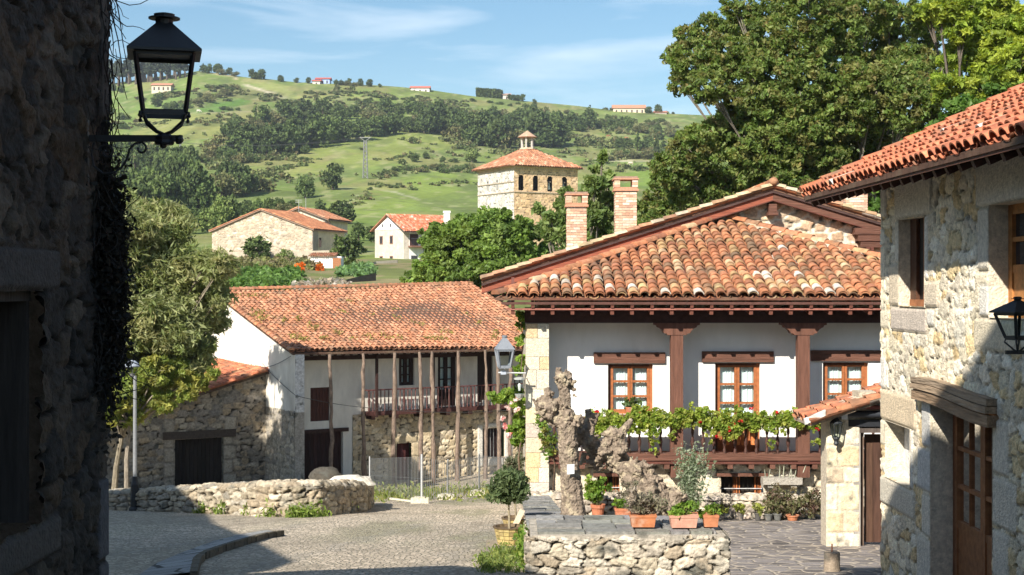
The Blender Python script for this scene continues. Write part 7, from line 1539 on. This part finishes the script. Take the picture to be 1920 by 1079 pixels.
ht('dark2', 600, 402, 30, 'low dark tree between the meadow and the antenna roof', None)
row(['dark', 'dark2', 'mid'], [(205, 400), (240, 405), (290, 408), (340, 405), (385, 398)], 14, (80, 115), 'one of the tall dark trees in the wood below the lantern', 'tall wood below the lantern', wf_=.7)
row(['mid', 'light', 'dark'], [(200, 335), (240, 335), (285, 342), (330, 345), (360, 352)], 11, (50, 75), 'one of the trees at the top of the wood below the lantern', 'top of the wood below the lantern', wf_=.75)
row(['light', 'mid'], [(215, 440), (280, 442), (340, 440), (400, 432), (450, 425)], 10, (40, 58), 'one of the light trees at the foot of the wood', 'light trees at the foot of the wood', wf_=.9)
row(['dark', 'dark2'], [(370, 385), (400, 372), (440, 366), (480, 362)], 8, (50, 68), 'one of the dark trees stepping down left of the meadow', 'dark trees left of the meadow', wf_=.85)
row(['mid', 'dark', 'bush'], [(440, 405), (480, 402), (520, 402), (570, 402)], 9, (28, 42), 'one of the trees right behind the stone gable', 'trees behind the stone gable')
row(['brown', 'bush', 'mid'], [(365, 305), (400, 300), (440, 308), (480, 300)], 8, (26, 38), 'one of the bushes below the dark grove', 'bushes below the dark grove')
row(['bush', 'dark'], [(500, 300), (545, 292), (580, 290), (560, 305)], 5, (12, 22), 'one of the bushes on the lane under the dark grove', 'bushes on the lane')
row(['bush', 'brown', 'dark'], [(340, 200), (380, 190), (420, 180), (450, 170)], 11, (14, 22), 'one of the bushes climbing behind the lantern to the ridge', 'bushes climbing to the ridge')
row(['dark', 'bush'], [(290, 200), (320, 210), (350, 205)], 5, (16, 26), 'one of the dark trees right below the lone farmhouse', 'trees below the lone farmhouse')
row(['dark'], [(205, 172), (236, 172)], 2, (15, 20), 'one of two dark round trees under the eucalyptus wood', 'two round trees under the wood', jx=2)
row(['bush', 'dark'], [(205, 206), (240, 235), (225, 245)], 3, (10, 26), 'one of the dark bushes in the left pasture', 'bushes in the left pasture')
row(['bush'], [(392, 210), (460, 207)], 4, (8, 16), 'one of the bushes on the field track', 'bushes on the field track')
row(['dark', 'dark2'], [(378, 133), (400, 136), (422, 140), (440, 143)], 8, (14, 20), 'one of the trees on the bare knoll right of the lantern', 'trees on the bare knoll')
row(['dark'], [(470, 148), (482, 149), (494, 150)], 3, (18, 26), 'one of three round trees on the skyline', 'three round skyline trees', jx=2, jy=0)
for px, py, h_, lb in ((526, 154, 14, 'small dark skyline tree between the round trio and the blue house'), (556, 156, 11, 'tiny skyline tree left of the blue house'), (578, 157, 13, 'skyline tree close left of the blue house'), (693, 163, 15, 'tall oval skyline tree right of the blue house grove'), (712, 164, 8, 'tiny skyline tree right of the oval one'), (1002, 195, 9, 'small single skyline tree right of the clipped hedge'), (1216, 213, 15, 'round tree just right of the long ridge farm'), (1234, 213, 16, 'second round tree right of the long ridge farm'), (1262, 214, 6, 'tiny skyline tree far right'), (772, 190, 9, 'small round bush on the upper pasture')):
    ht('dark', px, py, h_, lb, None)
row(['dark', 'dark2'], [(625, 160), (650, 161), (678, 162)], 7, (12, 16), 'one of the trees in the grove beside the blue skyline house', 'grove beside the blue house', jy=1)
row(['dark'], [(952, 187), (968, 189), (982, 190)], 4, (11, 15), 'one of the round trees beside the clipped skyline hedge', 'round trees by the clipped hedge', jx=2, jy=1)
row(['bush', 'brown'], [(590, 182), (640, 188), (700, 192), (750, 190)], 9, (7, 13), 'one of the scattered bushes on the upper heath', 'bushes on the upper heath')
row(['bush', 'brown', 'dark'], [(660, 198), (720, 200), (760, 198), (800, 200)], 9, (10, 16), 'one of the bushes in the upper heath hedge', 'upper heath hedge')
row(['bush'], [(915, 196), (960, 198), (1010, 205)], 6, (8, 12), 'one of the bushes under the skyline hedge', 'bushes under the skyline hedge')
row(['euc'], [(190, 160), (230, 158), (270, 155), (310, 150), (345, 144)], 34, (32, 46), 'one of the tall slim trees in the far eucalyptus wood', 'far eucalyptus wood', jx=4, jy=3, wf_=1.5)
ht('mid', 482, 482, 62, 'tall dark bush standing against the blank stone gable', None, 1.0, 172); ht('light', 535, 482, 30, 'bright low bush at the foot of the stone gable', None, 1.4, 172)
ht('mid2', 655, 500, 64, 'leafy tree between the laundry balcony and the white-gabled house', None, 1.1); ht('dark', 700, 455, 34, 'dark tree behind the gap between the village houses', None); ht('mid', 672, 452, 34, 'shrubby tree behind the antenna house', None)
# gorse, bramble and rough field edges: ground cover of the hill
rg = np.random.default_rng(91); cs = []; lines = [[(1000, 250), (1250, 275)], [(700, 350), (890, 345)], [(480, 330), (600, 300)], [(190, 238), (330, 232)], [(350, 232), (470, 225)], [(560, 176), (900, 192)], [(900, 300), (1100, 285)],
  [(440, 172), (600, 205)], [(600, 165), (850, 200)], [(850, 205), (1280, 240)], [(1080, 310), (1250, 290)], [(600, 420), (700, 360)], [(620, 215), (760, 205)], [(360, 300), (560, 300)], [(420, 345), (620, 330)], [(880, 225), (1240, 235)], [(700, 300), (900, 285)], [(260, 190), (420, 165)]]
for ln in lines:
    for j in range(34):
        t_ = rg.random(); q_ = hit(ln[0][0]+(ln[1][0]-ln[0][0])*t_+rg.normal()*5, ln[0][1]+(ln[1][1]-ln[0][1])*t_+rg.normal()*3.2); cs.append((q_, 1))
for j in range(330):
    px = rg.uniform(350, 1290); py = rg.uniform(175, 330)
    if fbm(np.float64(px/60), np.float64(py/22), 5) > .47: cs.append((hit(px, py), .8))
bl = []
for q_, s_ in cs:
    w_ = q_.y/F_*rg.uniform(2, 7.5)*s_; bl.append(((q_.x, q_.y, q_.z+w_*.15), (w_*rg.uniform(1, 1.9), w_, w_*rg.uniform(.35, .75))))
for ln, n_, hh in (([(400, 318), (470, 300), (560, 300)], 26, 16), ([(600, 415), (640, 395)], 8, 14), ([(190, 300), (250, 290), (330, 300)], 30, 24), ([(186, 265), (300, 275)], 20, 16), ([(430, 235), (600, 215), (700, 208)], 34, 12), ([(860, 215), (1000, 228), (1240, 262)], 44, 12), ([(1080, 270), (1270, 290)], 26, 14),
  ([(740, 262), (900, 285), (1000, 290)], 30, 14), ([(700, 340), (760, 318), (890, 325)], 26, 12), ([(440, 345), (500, 330), (540, 335)], 14, 16), ([(340, 235), (420, 215), (560, 203)], 26, 7), ([(560, 190), (760, 205), (860, 200)], 36, 8), ([(1150, 320), (1250, 318)], 12, 12)):
    for j in range(n_):
        t_ = rg.random()*(len(ln)-1); i = int(t_); t_ -= i; q_ = hit(ln[i][0]+(ln[i+1][0]-ln[i][0])*t_+rg.normal()*6, ln[i][1]+(ln[i+1][1]-ln[i][1])*t_+rg.normal()*3); w_ = q_.y/F_*hh*rg.uniform(.35, .8)
        bl.append(((q_.x, q_.y, q_.z+w_*.3), (w_*rg.uniform(1, 1.5), w_, w_*rg.uniform(.6, 1.0))))
C_, cc = cluster_pts(bl, 110000, rg, sub=.5, nsub=5, pal=[(.08, .12, .035), (.11, .15, .045), (.15, .17, .065), (.17, .14, .07), (.06, .09, .03), (.2, .22, .09)], inner=.3)
ly = C_[:, 1]; C_ = C_[np.argsort(ly)]; cc = cc[np.argsort(ly)]; h_ = len(C_)//2
for part_, sz, lb in ((slice(0, h_), .8, 'low gorse and bramble scattered over the nearer meadows'), (slice(h_, None), 1.3, 'low scrub and field-edge growth over the upper hill')):
    sb = leafmesh('scrub', C_[part_], sz, cc[part_], M['leaf_far'], None, origin=tuple(C_[part_][0]), seed=6); tag(sb, lb, 'scrub', kind='stuff')
# clipped skyline hedge
a = hit(893, 181); b = hit(942, 184); rg = np.random.default_rng(3); n_ = 3000; t_ = rg.random(n_); pc = np.stack([a.x+(b.x-a.x)*t_, a.y+(b.y-a.y)*t_+rg.random(n_)*4, a.z+(b.z-a.z)*t_+rg.random(n_)*6.2], 1)
hd = leafmesh('clipped_hedge', pc, .9, np.array(DKG)[rg.integers(0, 4, n_)], M['leaf_far'], None, origin=tuple(a), seed=3); tag(hd, 'tall square-clipped dark hedge on the skyline above the tower', 'hedge')
# unused prototypes are removed
for p_ in PR.values():
    if not used.get(p_.name):
        for ch in list(p_.children): D.objects.remove(ch)
        D.objects.remove(p_)
def farm(lab, x0, x1, ybase, ytop, yridge, wallc, roofc, wins=4, seed=1):
    p = hit((x0+x1)/2, ybase); Y = p.y; o = thing('hill_farmhouse', lab, 'farmhouse', (p.x, Y, p.z)); xa, xb = (x0-960)/F_*Y, (x1-960)/F_*Y; ze = zz(ytop, Y); zr = zz(yridge, Y); dd = 9
    mb = MB(seed); mb.box(xa, xb, Y, Y+dd, p.z-4, ze, wallc); mb.build('wall', M['plaster_far'], o)
    mb = MB(); mb.extrude([(xa-.7, Y-.7, ze-.1), (xa-.7, Y+dd/2, zr), (xa-.7, Y+dd+.7, ze-.1)], (xb-xa+1.4, 0, 0), roofc); mb.build('roof', M['tile_far'], o)
    for i in range(wins):
        u = xa+(xb-xa)*(i+.6)/(wins+.2); mb = MB(); mb.box(u-.5, u+.5, Y-.05, Y+.05, ze-3.2, ze-1.2, (.06, .05, .05)); mb.build('window', M['wood'], o)
    return o
M['plaster_far'] = surf('plaster_far', rough=.9, nscale=.4, namt=.1, bump=0)
farm('lone pale farmhouse seen between the lantern posts', 284, 320, 174, 160, 154.5, (.62, .54, .42), (.46, .22, .14), 4)
farm('blue and white skyline house with two red roofs', 592, 618, 157, 148, 144, (.35, .45, .72), (.5, .12, .1), 3)
farm('small porch-fronted annex left of the blue skyline house', 586, 600, 158, 152, 148, (.6, .55, .5), (.48, .13, .1), 1)
farm('white skyline barn with a long red roof', 770, 805, 171, 165, 160, (.75, .72, .68), (.5, .16, .12), 3)
farm('little pale hut beside the clipped skyline hedge', 943, 957, 184, 178, 174, (.6, .55, .48), (.45, .3, .24), 1)
farm('long orange-roofed farm on the ridge right of the tower', 1150, 1210, 211, 203, 195.5, (.66, .55, .42), (.52, .24, .15), 6)
farm('low red-roofed shed right of the long ridge farm', 1228, 1250, 214, 211, 207, (.5, .42, .35), (.45, .2, .14), 2)
def pylon(lab, px, yb, yt):
    p = hit(px, yb); h = (yb-yt)/F_*p.y; o = thing('power_pylon', lab, 'pylon', tuple(p), 'power pylons on the hill'); mb = MB(1); mb.col = (.30, .30, .29); w0, w1 = h*.055, h*.03
    for sx, sy in ((-1, -1), (1, -1), (1, 1), (-1, 1)): mb.tube([p+Vector((sx*w0, sy*w0, 0)), p+Vector((sx*w1, sy*w1, h*.92))], h*.011, 4)
    for i in range(9):
        z0, z1 = h*.92*i/9, h*.92*(i+1)/9; a0 = w0+(w1-w0)*i/9; a1 = w0+(w1-w0)*(i+1)/9
        for s in (-1, 1): mb.tube([p+Vector((-a0, s*a0, z0)), p+Vector((a1, s*a1, z1))], h*.006, 3); mb.tube([p+Vector((a0, s*a0, z0)), p+Vector((-a1, s*a1, z1))], h*.006, 3)
    mb.build('mast', M['galv'], o); mb = MB(); mb.col = (.30, .30, .29)
    mb.tube([p+Vector((-h*.13, 0, h)), p+Vector((0, 0, h*.9)), p+Vector((h*.13, 0, h))], h*.012, 4); mb.beam(p+Vector((-h*.14, 0, h)), p+Vector((h*.14, 0, h)), h*.015, h*.015); mb.build('crossarm', M['galv'], o); return p, h
p1, h1 = pylon('lattice power pylon standing in the sunny meadow left of the church tower', 685, 335, 258); p2, h2 = pylon('lattice power pylon on the slope just under the lantern arm', 338, 305, 268)
for s in (-1, 1): cable('power_line', 'fine power line running between the two hillside pylons', [p2+Vector((s*h2*.13, 0, h2)), p1+Vector((s*h1*.13, 0, h1))], .05)
# cattle
def cow(px, py, s, lab, col, seed):
    p = hit(px, py); o = thing('cow', lab, 'cow', tuple(p), 'cattle grazing on the hill'); mb = MB(seed); f = 1 if seed % 2 else -1
    mb.tube([p+Vector((-f*.95, 0, 1.05)), p+Vector((-f*.6, 0, 1.08)), p+Vector((0, 0, 1.0)), p+Vector((f*.6, 0, 1.08)), p+Vector((f*.95, 0, 1.1)), p+Vector((f*1.3, 0, .75)), p+Vector((f*1.5, 0, .35)), p+Vector((f*1.62, 0, .12))], [.2, .36, .40, .36, .24, .16, .17, .09], 8, col)
    for dx in (-.7, .65):
        for dy in (-.2, .2): mb.tube([p+Vector((f*dx, dy, .95)), p+Vector((f*dx*1.03, dy, .5)), p+Vector((f*dx, dy, 0))], [.15, .08, .06], 5, col)
    mb.tube([p+Vector((-f*1.0, 0, 1.2)), p+Vector((-f*1.15, 0, .5))], .03, 4, col); mb.build('body', M['stone_far'], o)
cow(1174, 262, 1, 'reddish cow highest on the slope near the small dark trees', (.35, .15, .07), 1); cow(1230, 264, 1, 'tan cow right of the others beside the huge tree', (.5, .3, .15), 2); cow(1140, 258, 1, 'brown cow farthest left of the grazing cattle', (.28, .13, .07), 3); cow(1183, 310, 1, 'pale cow lower down by the pale rocks', (.6, .5, .4), 4); cow(372, 211, 1, 'white cow in the upper left field', (.7, .65, .6), 5)
# ------------------------------------------------------------ air
m = D.materials.new('haze'); m.use_nodes = True; nt = m.node_tree; nt.nodes.remove(nt.nodes['Principled BSDF'])
pvn = nt.nodes.new('ShaderNodeVolumePrincipled'); pvn.inputs['Density'].default_value = .00014; pvn.inputs['Color'].default_value = (.80, .88, 1.0, 1); pvn.inputs['Anisotropy'].default_value = .2
nt.links.new(pvn.outputs[0], nt.nodes['Material Output'].inputs['Volume'])
mb = MB(); mb.box(-1100, 1100, -90, 1700, -220, 190); hz = mb.build('haze', m); hz['kind'] = 'stuff'
